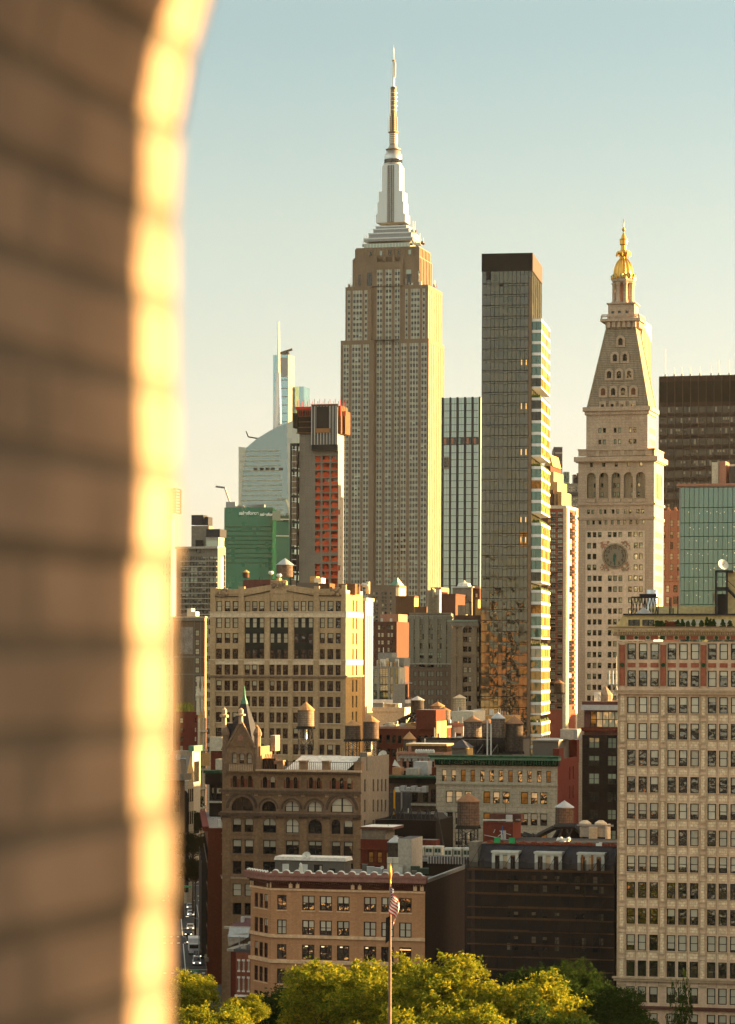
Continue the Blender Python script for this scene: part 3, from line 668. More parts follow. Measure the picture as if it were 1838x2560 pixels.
def salesf():
 s=lambda x,y:(540+x*.1228,1250+y*.1228);D=2350
 b=B('green_glass_office_tower','emerald green glass office tower with white lettering near its top','office tower',s(172,0)[0],s(880,0)[0],s(0,150)[1],D,th=R(8))
 mb=MB();W=b.W;dx=b.S.u(*s(1155,300))-W
 rx,_=ray(*s(1155,300));th2=R(-28)
 pts=[(0,0),(W,0)]
 f=Face(b.xy,b.rz,(W,0),(math.cos(R(12)),math.sin(R(12))),(-math.sin(R(12)),math.cos(R(12))));L2=f.u(*s(1155,300))
 p2=f.p(L2,0,0);pts+=[(p2[0],p2[1]),(p2[0]-4,p2[1]+40),(0,60)]
 mb.plan(pts,0,b.H,'gl_sf','roof_grey');mb.build('curtain_wall',b.root)
 lines=MB();rows_=[s(0,y)[1]for y in(545,630,735,820,905,985,1085,1180,1280)]
 for y in rows_:
  z=b.S.z(s(600,0)[0],y);fbox(lines,b.S,.5,W,-.3,0,z-.5,z+.5,'verdi_dark');fbox(lines,f,0,L2,-.3,0,z-.5,z+.5,'verdi_dark')
 lines.build('floor_band',b.root)
 fin=MB();z0=b.S.z(*s(900,405));z1=b.H-3
 fbox(fin,f,L2-.2,L2+6.5,-1,3,z0,z1,'bl_green');fin.build('edge_fin',b.root)
 u,z=b.S.uz(*s(672,268));M4=b.S.M@Matrix.Rotation(R(90),4,'X');M4.translation=Vector(b.S.p(u,-.6,z))
 sz=(s(885,0)[0]-s(462,0)[0])/F*D/4.2
 text_obj('sign_lettering','salesforce',sz,'white_paint',b.root,M4,.3,bold=.12)
 u,z=f.uz(*s(1068,295));M4=f.M@Matrix.Rotation(R(90),4,'X');M4.translation=Vector(f.p(u,-.6,z))
 text_obj('sign_lettering','salesforce',sz*.85,'white_paint',b.root,M4,.3,bold=.12)
 e=MB();rn=random.Random(4)
 for i in range(9):u=rn.uniform(W*.2,W*.95);h=rn.uniform(1,3);e.box(u,u+rn.uniform(3,8),3,8,b.H,b.H+h,'steel_grey')
 u=b.S.u(*s(280,150));e.box(u-4,u+4,4,8,b.H,b.H+5,'steel_grey');e.tube((u,5,b.H+3),(u-5,5,b.H+17),.9,'steel_grey',4);e.tube((u-5,5,b.H+17),(u-13,5,b.H+18),.8,'steel_grey',4)
 e.build('roof_plant',b.root)
 c=B('dark_green_glass_block','dark green glass block just right of the lettered green tower','office building',s(1165,0)[0],s(1490,0)[0],s(0,455)[1],2400,th=R(-12))
 m2=MB();c.shell(m2,'gl_sf_dark',50);m2.build('curtain_wall',c.root)
 m3=MB()
 for y in(400,740):z=c.S.z(*s(1300,y));fbox(m3,c.S,0,c.W,-.4,0,z,z+.8,'alu_warm')
 m3.build('floor_band',c.root)
salesf()
def residential():
 s=lambda x,y:(400+x/6.3,1200+y/6.3)
 b=B('concrete_apartment_tower','grey concrete apartment tower with glass balconies and stepped rooftop boxes','apartment tower',s(262,0)[0],s(912,0)[0],s(0,1045)[1],1150)
 S=b.S;dep=b.dep(*s(1036,1100));mb=MB();W=b.W
 xs=[(340,455),(470,590),(600,655),(665,715),(725,760),(775,905)]
 rows=[(1205+i*84,1205+i*84+62)for i in range(16)]
 cols=[(s(a,0)[0],s(c,0)[0])for a,c in xs];holes=S.grid(cols,[(s(0,a)[1],s(0,c)[1])for a,c in rows],1480,s(600,0)[0])
 top=S.grid([(s(370,0)[0],s(440,0)[0]),(s(565,0)[0],s(700,0)[0])],[(s(0,1085)[1],s(0,1150)[1])],1380,s(600,0)[0])
 eh=[]
 zz=S.z(*s(912,1170))
 E=b.E
 for i in range(20):
  z=zz-i*13.4/(F/1150)
  if z<10:break
  eh.append((dep*.72,dep*.95,z-1.9,z))
 b.shell(mb,'concrete',dep,holesS=holes+top,holesE=eh,rev=.5)
 mb.build('wall',b.root)
 b.wins(S,holes,'slitres' if False else'pairg',{'dark':6,'b5':2,'full':1},d=.4,cap=96);b.wins(S,top,'pairg',{'dark':1},d=.4)
 sl=MB()
 for a,c in rows:z=S.z(s(600,0)[0],s(0,c)[1]);fbox(sl,S,S.u(s(330,0)[0],1450),W-.2,-.9,.02,z-.5,z-.15,'concrete_pale')
 z=S.z(*s(600,1060));fbox(sl,S,-.5,W+.4,-1.2,1,z-.6,z+.3,'concrete_pale')
 sl.build('balcony_slab',b.root,kind='stuff')
 ep=MB()
 fbox(ep,E,dep*.28,dep*.66,-.25,0,0,S.z(*s(912,1200)),'cream');ep.build('end_panel',b.root)
 up=MB()
 def bx(xa,xb,ya,yb,n0,n1,m,mt='roof_grey'):
  u0,u1=S.u(*s(xa,ya)),S.u(*s(xb,ya));up.box(u0,u1,n0,n1,S.z(*s(xb,yb)),S.z(*s(xb,ya)),m,mt)
 bx(460,735,715,1045,3,3+dep*.55,'concrete');bx(705,905,895,935,1.5,dep*.9,'concrete_pale');bx(705,900,935,1045,2,dep*.9,'bl_green');bx(705,905,1035,1060,1,dep*.9,'cream');bx(530,650,940,1045,2.5,3.1,'black')
 up.build('penthouse',b.root)
 sc2=MB();
 def bs(xa,xb,ya,yb,n0,n1):
  u0,u1=S.u(*s(xa,ya)),S.u(*s(xb,ya));za,zb=S.z(*s(xb,yb)),S.z(*s(xb,ya));sc2.box(u0,u1,n0,n1,za,zb,'slate')
 bs(465,650,545,700,2.6,3+dep*.5);bs(676,730,575,705,2.6,3+dep*.5);bs(715,930,770,895,1.2,dep*.95)
 sc2.build('mechanical_screen',b.root)
 b.done()
residential()
def lattice_left():
 s=lambda x,y:(400+x/6.3,1200+y/6.3)
 b=B('tower_with_steel_frame','pale tower topped by an open rusty steel frame beside the lit brick edge','tower',s(-200,0)[0],s(178,0)[0],s(0,615)[1],1500)
 mb=MB();dep=b.dep(*s(240,650));hs=[(b.W*i/8+.6,b.W*(i+1)/8-.6,z,z+2.2)for i in range(8)for z in range(10,int(b.H)-4,4)]
 b.shell(mb,'concrete_pale',max(dep,6),holesS=hs);mb.build('wall',b.root);b.wins(b.S,hs,'slit',cap=60,d=.2)
 fr=MB();u1=b.S.u(*s(243,300));z0,z1=b.S.z(*s(200,515)),b.S.z(*s(200,140))
 fr.box(0,b.W,1,2,b.H,z1,'rust')
 for i in range(9):
  z=z0+(z1-z0)*i/8;fr.tube((b.W-4,0,z),(u1,0,z),.35,'rust',4);fr.tube((u1,0,z),(u1,9,z),.35,'rust',4)
  if i<8:fr.tube((b.W,0,z),(u1,0,z+(z1-z0)/8),.25,'rust',4)
 for x,y in((b.W-4,0),(b.W,0),((b.W+u1)/2,0),(u1,0),(u1,9)):fr.tube((x,y,z0),(x,y,z1),.35,'rust',4)
 fr.build('steel_frame',b.root);b.done()
lattice_left()
def construction():
 D=1250;b=B('concrete_tower_under_construction','unfinished bare concrete tower with orange netting and dark formwork on top','tower',Q2(1130,0)[0],Q2(1446,0)[0],Q2(0,985)[1],D)
 S=b.S;dep=b.dep(*Q2(1490,1400));mb=MB();cols=[(1257,1300),(1316,1370),(1386,1442)]
 rows=[(1165+i*61,1165+i*61+50)for i in range(13)]+[(2040,2095),(2100,2155),(2160,2215),(2220,2300)]
 C=[(Q2(a,0)[0],Q2(c,0)[0])for a,c in cols];holes=S.grid(C,[(Q2(0,a)[1],Q2(0,c)[1])for a,c in rows],1300,Q2(1350,0)[0])
 holes+=S.grid([C[1],C[2]],[(Q2(0,1975)[1],Q2(0,2020)[1])],1400,Q2(1350,0)[0])
 b.shell(mb,'concrete',dep,holesS=holes,rev=2.5,rm='concrete',mE='concrete_pale');mb.build('wall',b.root)
 net=MB();rn=random.Random(8)
 for h in holes:
  m='bl_cream' if rn.random()<.25 else'orange_net'
  net.box(h[0],h[1],2.4,2.5,h[2],h[3],m)
  net.box(h[0],h[1],.15,.22,h[2],h[2]+rn.uniform(.8,1.5),'orange_net')
  for k in range(2):u=rn.uniform(h[0],h[1]-.3);net.box(u,u+.25,.6,.8,h[2],h[3],'red_paint')
  if rn.random()<.6:u=rn.uniform(h[0],h[1]-1.4);net.box(u,u+rn.uniform(.8,2.6),.5,.55,h[2],h[3]-rn.uniform(0,1),'orange_net')
 net.build('safety_netting',b.root)
 rods=MB()
 for i in range(14):
  z=S.z(*Q2(1480,1130+i*78));fbox(rods,b.E,dep*.45,dep*.5,-.05,.1,z,z+1,'black')
 rods.build('form_hole',b.root)
 fw=MB();bx=lambda xa,xb,ya,yb,n0,n1,m:fw.box(S.u(*Q2(xa,ya)),S.u(*Q2(xb,ya)),n0,n1,S.z(*Q2(xb,yb)),S.z(*Q2(xb,ya)),m)
 bx(1118,1236,790,985,-1.0,dep,'netting');bx(1085,1128,820,940,-1.5,4,'netting');bx(1445,1470,760,985,-.5,dep+1,'rust');bx(1240,1447,1075,1125,-2.2,-.4,'black')
 u0=S.u(*Q2(1470,800));fw.box(u0,u0+1.3,2,dep+1,S.z(*Q2(1470,985)),S.z(*Q2(1470,800)),'rust')
 for i in range(5):
  z=S.z(*Q2(1180,985-i*45));fw.box(S.u(*Q2(1110,900)),S.u(*Q2(1236,900)),-1.3,-1.0,z,z+.4,'rust')
 fw.build('formwork',b.root)
 gs=MB();bx2=lambda xa,xb,ya,yb,n0,n1,m:gs.box(S.u(*Q2(xa,ya)),S.u(*Q2(xb,ya)),n0,n1,S.z(*Q2(xb,yb)),S.z(*Q2(xb,ya)),m)
 bx2(1236,1446,765,1076,-2.0,6,'steel_grey');bx2(1282,1378,768,945,-2.3,-1.9,'black');bx2(1278,1390,945,980,-2.8,-1.9,'plank')
 for i in range(26):
  u=S.u(*Q2(1238+i*8.2,900));gs.box(u,u+.25,-2.2,-2.0,S.z(*Q2(1340,1076)),S.z(*Q2(1340,765)),'alu_warm' if i%3==0 else'steel_dark')
 gs.build('climbing_screen',b.root)
 ra=MB()
 bx3=lambda xa,xb,y,m,n0=-1.6:ra.box(S.u(*Q2(xa,y)),S.u(*Q2(xb,y)),n0,n0+.3,S.z(*Q2(xb,y)),S.z(*Q2(xb,y))+1.3,m)
 bx3(1105,1236,792,'red_paint');bx3(1236,1450,770,'rust')
 for i in range(30):
  x=1105+i*14;u=S.u(*Q2(x,790));z=S.z(*Q2(x,790));ra.tube((u,-1.4,z-3),(u,-1.4,z+2.6+(i%3)),.12,'rust' if i%2 else'red_paint',4)
 ra.build('guard_rail',b.root)
 rt=MB()
 u0,u1=S.u(*Q2(1060,1300)),S.u(*Q2(1124,1300));z0,z1=10,S.z(*Q2(1124,1080));n=int((z1-z0)/10.8);rn=random.Random(1)
 h_=(z1-z0)/n
 for i in range(n+1):
  z=z0+i*h_;rt.box(u0,u1,-1,4,z,z+.9,'steel_dark')
  if i<n:
   rt.box(u0+.6,u1-.6,.6,3.2,z+1.6,z+h_-2.4,rn.choice(('wood_pale','netting','old_brown','wood_pale')))
   for j in range(4):zz=z+1.4+j*(h_-3.5)/3;rt.box(u0+.3,u1-.3,-.6,-.4,zz,zz+.3,'alu_warm')
 for u in(u0,u1-.7):rt.box(u,u+.7,-1.02,-.2,z0,z1,'steel_dark');rt.box(u,u+.7,3.3,4.02,z0,z1,'steel_dark')
 rt.build('hoist_mast',b.root)
 b.done()
construction()
def striped():
 D=1300;b=B('striped_glass_tower','pale mint glass tower with black vertical stripes between the limestone and dark glass skyscrapers','office tower',1106,1201,993,D)
 S=b.S;mb=MB();b.shell(mb,'gl_stripe',30);mb.build('curtain_wall',b.root);u=lambda x,y=1000:S.u(x,y)
 st=MB();zb=8
 z0,z1=S.z(1150,1485),b.H+.2
 for xa,xb in((1104.5,1110),(1124.5,1128.5),(1142,1147),(1161,1166),(1179.5,1184.5),(1198,1202)):fbox(st,S,u(xa),u(xb),-.7,0,zb,z1,'slate')
 st.build('stripe',b.root)
 ln=MB();y=1010
 while y<1475:
  if not 1088<y<1116:z=S.z(1150,y);fbox(ln,S,1,b.W-1,-.12,0,z,z+.25,'steel_dark')
  y+=17.5
 for xa in(1117,1136,1154,1173,1191):fbox(ln,S,u(xa)-.08,u(xa)+.08,-.1,0,z0,z1,'steel_grey')
 ln.build('mullion',b.root)
 bd=MB();fbox(bd,S,u(1110),u(1199),-.5,0,S.z(1150,1112),S.z(1150,1093),'gl_dark')
 for xa in(1112,1130,1148,1168,1186):fbox(bd,S,u(xa),u(xa+5),-.8,-.5,S.z(1150,1110),S.z(1150,1096),'pink_stone' if xa!=1148 else'gl_green')
 fbox(bd,S,u(1110),u(1125),-.75,0,S.z(1115,1172),S.z(1115,1142),'concrete');fbox(bd,S,u(1113),u(1122),-.9,-.7,S.z(1115,1168),S.z(1115,1146),'gl_dark')
 bd.build('mechanical_band',b.root)
striped()
def small_far():
 s=lambda x,y:(1380+x*.07495,1100+y*.07495)
 b=B('dark_slab_tower','far dark blue slab tower with a thin white line near its top','tower',s(62,0)[0],s(352,0)[0],s(0,232)[1],2900,th=R(2))
 mb=MB();b.shell(mb,'slate_blue',60,mE='bl_cream');mb.build('curtain_wall',b.root)
 l=MB()
 for xa,xb,ya,yb in((110,345,428,442),(165,330,930,965),(265,330,1005,1040)):fbox(l,b.S,b.S.u(*s(xa,ya)),b.S.u(*s(xb,ya)),-1.2,0,b.S.z(*s(xb,yb)),b.S.z(*s(xb,ya)),'white_paint')
 for y in(710,750,830):fbox(l,b.S,b.S.u(*s(110,y)),b.S.u(*s(320,y)),-1,0,b.S.z(*s(200,y+9)),b.S.z(*s(200,y)),'steel_grey')
 l.build('pale_band',b.root)  # white and grey bands across the dark front
 c=B('pale_glass_box','small pale glass box building right of the far dark slab','building',s(365,0)[0],s(598,0)[0],s(0,1070)[1],2700,th=R(5))
 mb=MB();c.shell(mb,'gl_boa_lit',40);
 mb.build('curtain_wall',c.root);l=MB()
 for i in range(9):z=c.S.z(*s(480,1180+i*32));fbox(l,c.S,1,c.W-1,-.5,0,z,z+3.5,'gl_green')
 l.build('window_band',c.root)
 d=B('grey_office_block','grey office block with rows of square windows left of the clock tower','office building',s(150,0)[0],s(900,0)[0],s(0,1450)[1],2000,th=R(6))
 hs=d.S.grid([(s(a,0)[0],s(a+48,0)[0])for a in range(180,880,76)],[(s(0,y)[1],s(0,y+60)[1])for y in(1560,1650,1930,2040,2150,2260,2370,2480)],1240,s(650,0)[0])
 mb=MB();d.shell(mb,'grey_orn',50,holesS=hs,rev=.6);mb.build('wall',d.root);d.wins(d.S,hs,'slit',{'dark':2,'full':2,'b5':1},d=.3)
 g=MB();z=d.S.z(*s(600,1740));z0=d.S.z(*s(600,1880));fbox(g,d.S,d.S.u(*s(430,1800)),d.W,-.6,0,z0,z,'slate_blue');g.build('sign_board',d.root)
 rn=random.Random(6)
 q=MB()
 for i in range(7):u=d.S.u(*s(rn.uniform(650,870),1450));q.box(u,u+rn.uniform(2,6),3,8,d.H,d.H+rn.uniform(2,9),'slate_blue')
 u=d.S.u(*s(700,1400));q.tube((u,5,d.H),(u,5,d.S.z(*s(700,1150))),.8,'off_white',4)
 q.build('roof_plant',d.root);d.done()
small_far()
def Z5(x,y):return 1160+x*.3086,600+y*.3086
def Z7(x,y):return 1180+x*.291,1200+y*.291
def condo():
 b=B('dark_glass_condominium_tower','slim dark glass condominium tower with stacked projecting boxes on its right edge','skyscraper',1206,1330,677,854,th=R(9))
 S,W,E=b.S,b.W,b.E;mb=MB();dep=b.dep(1354,700);b.shell(mb,'gl_om',dep,roof='roof_dark',mE='gl_om');mb.build('curtain_wall',b.root)
 cap=MB();zt=S.z(1330,632);cap.box(-.2,W+.1,-.15,dep+.1,b.H,zt,'black','roof_dark')
 for i in range(14):z=b.H+.4+i*(zt-b.H-.6)/14;fbox(cap,S,0,W,-.2,-.14,z,z+.1,'black')
 fbox(cap,E,0,dep,-.25,-.02,b.H+.1,zt,'bronze_dk');cap.build('crown_screen',b.root)
 fr=MB();zs=[];z=b.H-26.5/(F/854)*1.2;fl=27.2/(F/854)
 while z>15:zs.append(z);z-=fl
 xs=[0,.085,.17,.255,.345,.43,.52,.605,.69,.77,.855,.935,1.0]
 for zz in zs:
  fbox(fr,S,-.05,W,-.10,0,zz,zz+.22,'steel_dark');fbox(fr,S,W*.18,W*.43,-.07,0,zz-.62,zz-.5,'steel_dark');fbox(fr,S,W*.52,W,-.07,0,zz-.62,zz-.5,'steel_dark')
  for a,c in((.085,.17),):fbox(fr,S,W*a,W*c,-.07,0,zz+.8,zz+.9,'steel_dark')
  fbox(fr,S,W*.43,W*.52,-.07,0,zz-.95,zz-.85,'steel_dark')
 for x in xs:fbox(fr,S,W*x-.06,W*x+.06,-.12,0,0,b.H,'steel_dark')
 fbox(fr,S,W-.9,W+.02,-.16,0,0,b.H-2,'bronze')
 for i in range(6):n=dep*i/5;fbox(fr,E,n-.05,n+.05,-.1,0,0,b.H,'steel_dark')
 fr.build('mullion',b.root)
 sp=MB()
 rn=random.Random(12)
 for i,zz in enumerate(zs):
  z0,z1=zz+.28,zz+fl-.7
  fbox(sp,S,W*.005,W*.165,-.03,.0,z0,z1,'bl_om')
  if rn.random()<.5:fbox(sp,S,W*.345+.1,W*.43-.1,-.03,0,z0,z1,'bl_om')
  fbox(sp,S,W*.775,W*.93,-.03,0,z0,z1,'bl_om' if rn.random()<.8 else'gl_om')
 sp.build('pale_panel',b.root)
 li=MB()
 for y in(905,1015,1130,1300,1350):
  z=S.z(1310,y)
  for xx in(.79,.885):fbox(li,S,W*xx,W*(xx+.02),-.05,-.03,z-.9,z+.9,'lit_pane')
 for z in(S.z(1310,1335),S.z(1310,1360),S.z(1310,1608),S.z(1310,1680)):fbox(li,S,W*.785,W*.925,-.05,-.03,z-.9,z+.7,'painted_amber_glow')  # amber panes get their glow from base colour alone
 li.build('lit_room',b.root)
 dk=MB();fbox(dk,S,W*.08,W*.17,-.2,0,S.z(1220,700),S.z(1220,680),'black');fbox(dk,S,W*.35,W*.44,-.2,0,S.z(1255,716),S.z(1255,708),'black');dk.build('open_panel',b.root)
 pods=[(650,1200,0),(1288,1755,0),(1845,2212,0)]
 py=[(Z5(0,a)[1],Z5(0,c)[1])for a,c,_ in pods]+[(Z7(0,a)[1],Z7(0,c)[1])for a,c in((380,882),(958,1365),(1440,2020),(2095,2600))]
 f2=0
 for ya,yb in py:
  z1,z0=S.z(1331,ya),S.z(1331,yb);n=max(2,round((z1-z0)/fl));h=(z1-z0)/n
  ue=S.u(1353,ya);u0,u1=W-.15,ue;n0,n1=.6,dep*.93
  pd=MB();gs,ge=MB(),MB()
  for i in range(n+1):
   z=z0+i*h;t=.75 if i<n else 1.0;pd.box(u0,u1+.12,n0-.12,n1+.12,z-(.35 if i else.0),z+(.55 if i<n else.5),'white_paint')
  pd.build('floor_slab',b.root)
  for i in range(n):
   z=z0+i*h+.56;zt_=z0+(i+1)*h-.35
   gs.box(u0,u1,n0,n0+.2,z,zt_,rn.choice(('gl_green','gl_green','gl_green','bl_green','gl_dark','painted_amber_glow' if i%4==2 else'gl_green')))
   gs.box((u0+u1)/2-.06,(u0+u1)/2+.06,n0-.05,n0,z,zt_,'steel_dark')
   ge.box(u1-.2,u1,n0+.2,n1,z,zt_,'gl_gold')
   for j in range(5):nn=n0+.2+(n1-n0-.3)*j/4;ge.box(u1,u1+.06,nn-.06,nn+.06,z,zt_,'alu_warm')
  gs.build('pod_window',b.root);ge.build('pod_window',b.root)
  if f2>0:
   g=MB()
   for j in range(30):x=rn.uniform(u0+.2,u1-.2)if j<10 else u1-.5;y=n0+.4 if j<10 else rn.uniform(n0,n1);r=rn.uniform(.3,.7);g.lathe(x,y,[(r,z1+.5),(r*.8,z1+1.0),(r*.1,z1+.9+r)],5,'shrub')
   g.build('terrace_plants',b.root,kind='stuff')
  f2+=1
condo()
def Z6(x,y):return 1400+x*.269,520+y*.269
def Z8(x,y):return 1400+x*.3087,1100+y*.3087
def clocktower():
 D=942;b=B('clock_tower','stone clock tower with pyramid roof and gilded cupola, round clock face on its front','clock tower',1446,1636,1145,D)
 S,E,W=b.S,b.E,b.W;k=F/D;dep=b.dep(1659,1200);dep=min(dep,W*.9)
 x8=lambda a:Z8(a,0)[0];y8=lambda a:Z8(0,a)[1];mb=MB()
 C=lambda l:[(x8(a),x8(c))for a,c in l];Y=lambda l:[(y8(a),y8(c))for a,c in l]
 G=[C([(222,252),(266,296),(308,338)]),C([(388,418),(430,460),(474,504)]),C([(552,582),(596,628),(640,670)])]
 H=[];p=88.4
 H+=S.grid(G[0]+G[1]+G[2],Y([(745,787)]),1340,1538)
 H+=S.grid(C([(222,252),(266,296),(598,630),(641,671)]),Y([(832+i*p,878+i*p)for i in range(3)]),1390,1538)
 H+=S.grid(G[0]+G[1]+G[2],Y([(1098+i*p,1142+i*p)for i in range(24)]),1600,1538)
 sm=S.grid(C([(218,240),(262,284),(312,336),(362,384),(414,434),(464,486),(514,536),(562,585),(613,636),(664,688)]),Y([(650,684)]),1310,1538)
 pr=S.grid(C([(220,242),(256,278),(320,342),(355,377),(420,442),(456,480),(520,544),(556,580),(620,645),(658,682)]),Y([(562,597)]),1280,1538)
 t5=S.grid(C([(245,268),(343,367),(444,468),(545,568),(644,670)]),Y([(180,216)]),1160,1538)
 ar=C([(218,290),(318,392),(417,490),(518,590),(617,690)]);A=S.grid(ar,Y([(262,472)]),1210,1538)
 zt=b.H;eh=[]
 walled(mb,S,0,W,0,zt,H+sm+pr+t5+A,.45,'met_stone');
 ew=[]
 for j in range(7):
  n=dep*(.14+.115*j);ew+=[(n-.5,n+.5,z,z+1.9)for z in[h for h in sorted({round(q[2],2)for q in H})]]
 ea=[(dep*(.16+.145*j),dep*(.16+.145*j)+1.8,A[0][2],A[0][3])for j in range(5)]
 walled(mb,E,0,dep,0,zt,ew+ea,.35,'met_stone')
 mb.poly([(W,dep,0),(0,dep,0),(0,dep,zt),(W,dep,zt)],'met_stone');mb.poly([(0,dep,0),(0,0,0),(0,0,zt),(0,dep,zt)],'met_stone');mb.poly([(0,0,zt),(W,0,zt),(W,dep,zt),(0,dep,zt)],'roof_grey')
 for a in A:
  arch_fill(mb,S,a[0],a[1],a[3]-(a[1]-a[0])/2,'met_stone',0,.45);fbox(mb,S,a[0],a[1],1.4,1.6,a[2]-.1,a[3],'met_roof')
 for a in ea:fbox(mb,E,a[0],a[1],.9,1.1,a[2],a[3],'met_roof');arch_fill(mb,E,a[0],a[1],a[3]-(a[1]-a[0])/2,'met_stone',0,.35)
 mb.build('wall',b.root)
 aw=[]
 for i,a in enumerate(A):
  for zz in(a[2]+.7,a[2]+(a[3]-a[2])*.42,a[2]+(a[3]-a[2])*.82):
   for q in((.55,.82),(.12,.4))if i==2 else(((.72,.95),)if i in(0,3)else((.12,.38),)):aw.append((a[0]+(a[1]-a[0])*q[0],a[0]+(a[1]-a[0])*q[1],zz,zz+1.5))
 b.wins(S,aw,'met',{'dark':1,'full':2},d=1.35)
 for hs in(H,sm,pr,t5):
  for h in hs:
   r=(h[0]/W);b.wins(S,[h],'met',{'dark':5,'full':1.0,'b5':1}if r<.45 else{'full':4,'dark':1.6,'b5':1},d=.36,cap=98)
 b.wins(E,ew,'met',{'dark':1},d=.3)
 pn=MB()
 u0,u1=S.u(x8(208),1400),S.u(x8(690),1400);z1=S.z(1538,y8(735))
 walled(pn,S.shift(-.18),u0,u1,0,z1,[h for h in H],.2,'met_panel');pn.build('facade_panel',b.root)
 tr=MB()
 def band(y,h,pr_,m='met_stone'):
  z=S.z(1538,y);tr.box(-pr_,W+pr_,-pr_,dep+pr_,z-h,z,m)
 band(y8(135),1.6,1.3);band(y8(152),1.2,.7);band(y8(510),.7,.5);band(y8(622),.5,.4);band(y8(634),.4,.3)
 tr.build('cornice',b.root)
 bl=MB();z0,z1=S.z(1538,y8(128)),S.z(1538,y8(82));
 for q in range(6):
  x=(205,305,403,503,603,702)[q]if q else 150
 segs=[(0,S.u(x8(218),1130))]+[(S.u(x8(a),1130),S.u(x8(c),1130))for a,c in((292,320),(390,423),(492,523),(592,623))]+[(S.u(x8(692),1130),W)]
 for a,c in segs:fbox(bl,S,a,c,0,1,z0,z1,'met_stone')
 fbox(bl,S,-.2,W+.2,-.2,1.1,z1,z1+.5,'met_stone');fbox(bl,E,0,dep,0,1,z0,z1,'met_stone');fbox(bl,E,-.2,dep,-.2,1.1,z1,z1+.5,'met_stone')
 for(a,c),(d,e)in zip(segs,segs[1:]):
  for i in range(8):u=c+(d-c)*(i+.5)/8;fbox(bl,S,u-.15,u+.15,.2,.6,z0,z1,'met_stone')
 za,zb=S.z(1538,y8(506)),S.z(1538,y8(472))
 for a in A:
  for i in range(9):u=a[0]+(a[1]-a[0])*(i+.5)/9;fbox(bl,S,u-.16,u+.16,-.35,-.1,za,zb,'met_stone')
  fbox(bl,S,a[0]-.2,a[1]+.2,-.45,0,zb-.25,zb,'met_stone');fbox(bl,S,a[0],a[1],-.12,-.02,za,zb,'clock_dark')
 bl.build('balustrade',b.root)
 u,z=S.uz(x8(447),y8(940));r=105*.3087/k;cr_=S.M@Matrix.Rotation(R(90),4,'X')
 cf=MB();n=48
 disk=lambda m,rr,d,mt,seg=48:m.poly([S.p(u+rr*math.cos(2*math.pi*i/seg),d,z+rr*math.sin(2*math.pi*i/seg))for i in range(seg)],mt)
 def ring(m,r0,r1,d0,d1,mt,seg=48):
  for i in range(seg):
   a,c=2*math.pi*i/seg,2*math.pi*(i+1)/seg;P=lambda q,t,d:S.p(u+q*math.cos(t),d,z+q*math.sin(t))
   m.poly([P(r0,a,d0),P(r1,a,d0),P(r1,c,d0),P(r0,c,d0)],mt);m.poly([P(r1,a,d0),P(r1,a,d1),P(r1,c,d1),P(r1,c,d0)],mt)
 disk(cf,r*.94,-.5,'clock_face');ring(cf,r*.90,r*1.0,-.62,0,'met_roof');ring(cf,r*.80,r*.89,-.52,-.3,'met_roof')
 cf.build('clock_face',b.root)
 orn=MB();rn=random.Random(7);hs_=r*1.12
 for sx_ in(-1,1):
  for sz_ in(-1,1):
   for i in range(60):
    a,c=rn.uniform(.45,1),rn.uniform(.45,1)
    if math.hypot(a,c)*hs_<r*1.02:continue
    s_=rn.uniform(.15,.38);orn.box(*[0]*0,u+sx_*a*hs_-s_,u+sx_*a*hs_+s_,-.3-rn.uniform(0,.2),-.15,z+sz_*c*hs_-s_,z+sz_*c*hs_+s_,rn.choice(('met_panel','met_roof','pink_stone')))
 orn.build('clock_ornament',b.root)
 tk=MB()
 for i in range(60):
  a=2*math.pi*i/60;p1=S.p(u+r*.80*math.cos(a),-.6,z+r*.80*math.sin(a));p2=S.p(u+r*.88*math.cos(a),-.6,z+r*.88*math.sin(a));tk.tube(p1,p2,.09 if i%5 else.17,'clock_dark',4)
 tk.build('minute_track',b.root)
 for i in range(1,13):
  a=R(90-30*i);M4=cr_.copy();M4.translation=Vector(S.p(u+r*.64*math.cos(a),-.55,z+r*.64*math.sin(a)))
  text_obj('numeral',str(i),r*.30,'clock_dark',b.root,M4,.05,bold=.03)
 def hand(ang,ln,wd,dd,nm):
  h=MB();a=R(90-ang);c,s_=math.cos(a),math.sin(a)
  P=lambda l,t:S.p(u+c*l-s_*t,dd,z+s_*l+c*t)
  h.poly([P(-ln*.25,-wd),P(ln*.1,-wd*1.5),P(ln*.8,-wd*.7),P(ln,0),P(ln*.8,wd*.7),P(ln*.1,wd*1.5),P(-ln*.25,wd)],'clock_hand')
  h.lathe(0,0,[(0,0),(0,0)],3,'clock_hand')if False else None
  h.build(nm,b.root)
 hand(182,r*.78,.22,-.72,'minute_hand');hand(194,r*.48,.32,-.68,'hour_hand')
 hub=MB();disk(hub,r*.13,-.75,'clock_hand',16);hub.build('clock_hub',b.root)
 y6=lambda a:Z6(0,a)[1];x6=lambda a:Z6(a,0)[0]
 q0,q1=S.shift(2.5).u(x6(248),1050),S.shift(2.5).u(x6(820),1050);z1,z2=zt-.3,S.z(1620,y6(1898));ub=MB()
 ins=(W-(q1-q0))/2;n0=ins*.8;d2=dep-2*n0;F2=S.shift(n0)
 uh=F2.grid([(x6(a),x6(c))for a,c in((358,384),(400,427),(500,526),(542,568),(640,668),(684,712))],[(y6(2042),y6(2088)),(y6(2150),y6(2194))],1080,x6(530))
 walled(ub,F2,q0,q1,z1,z2,uh,.35,'met_stone');fE=Face(b.xy,b.rz,(q1,0),(0,1),(-1,0))
 eh=[(n0+d2*t,n0+d2*t+.8,z,z+2)for t in(.2,.3,.48,.58,.76,.86)for z in(uh[0][2],uh[-1][2])]
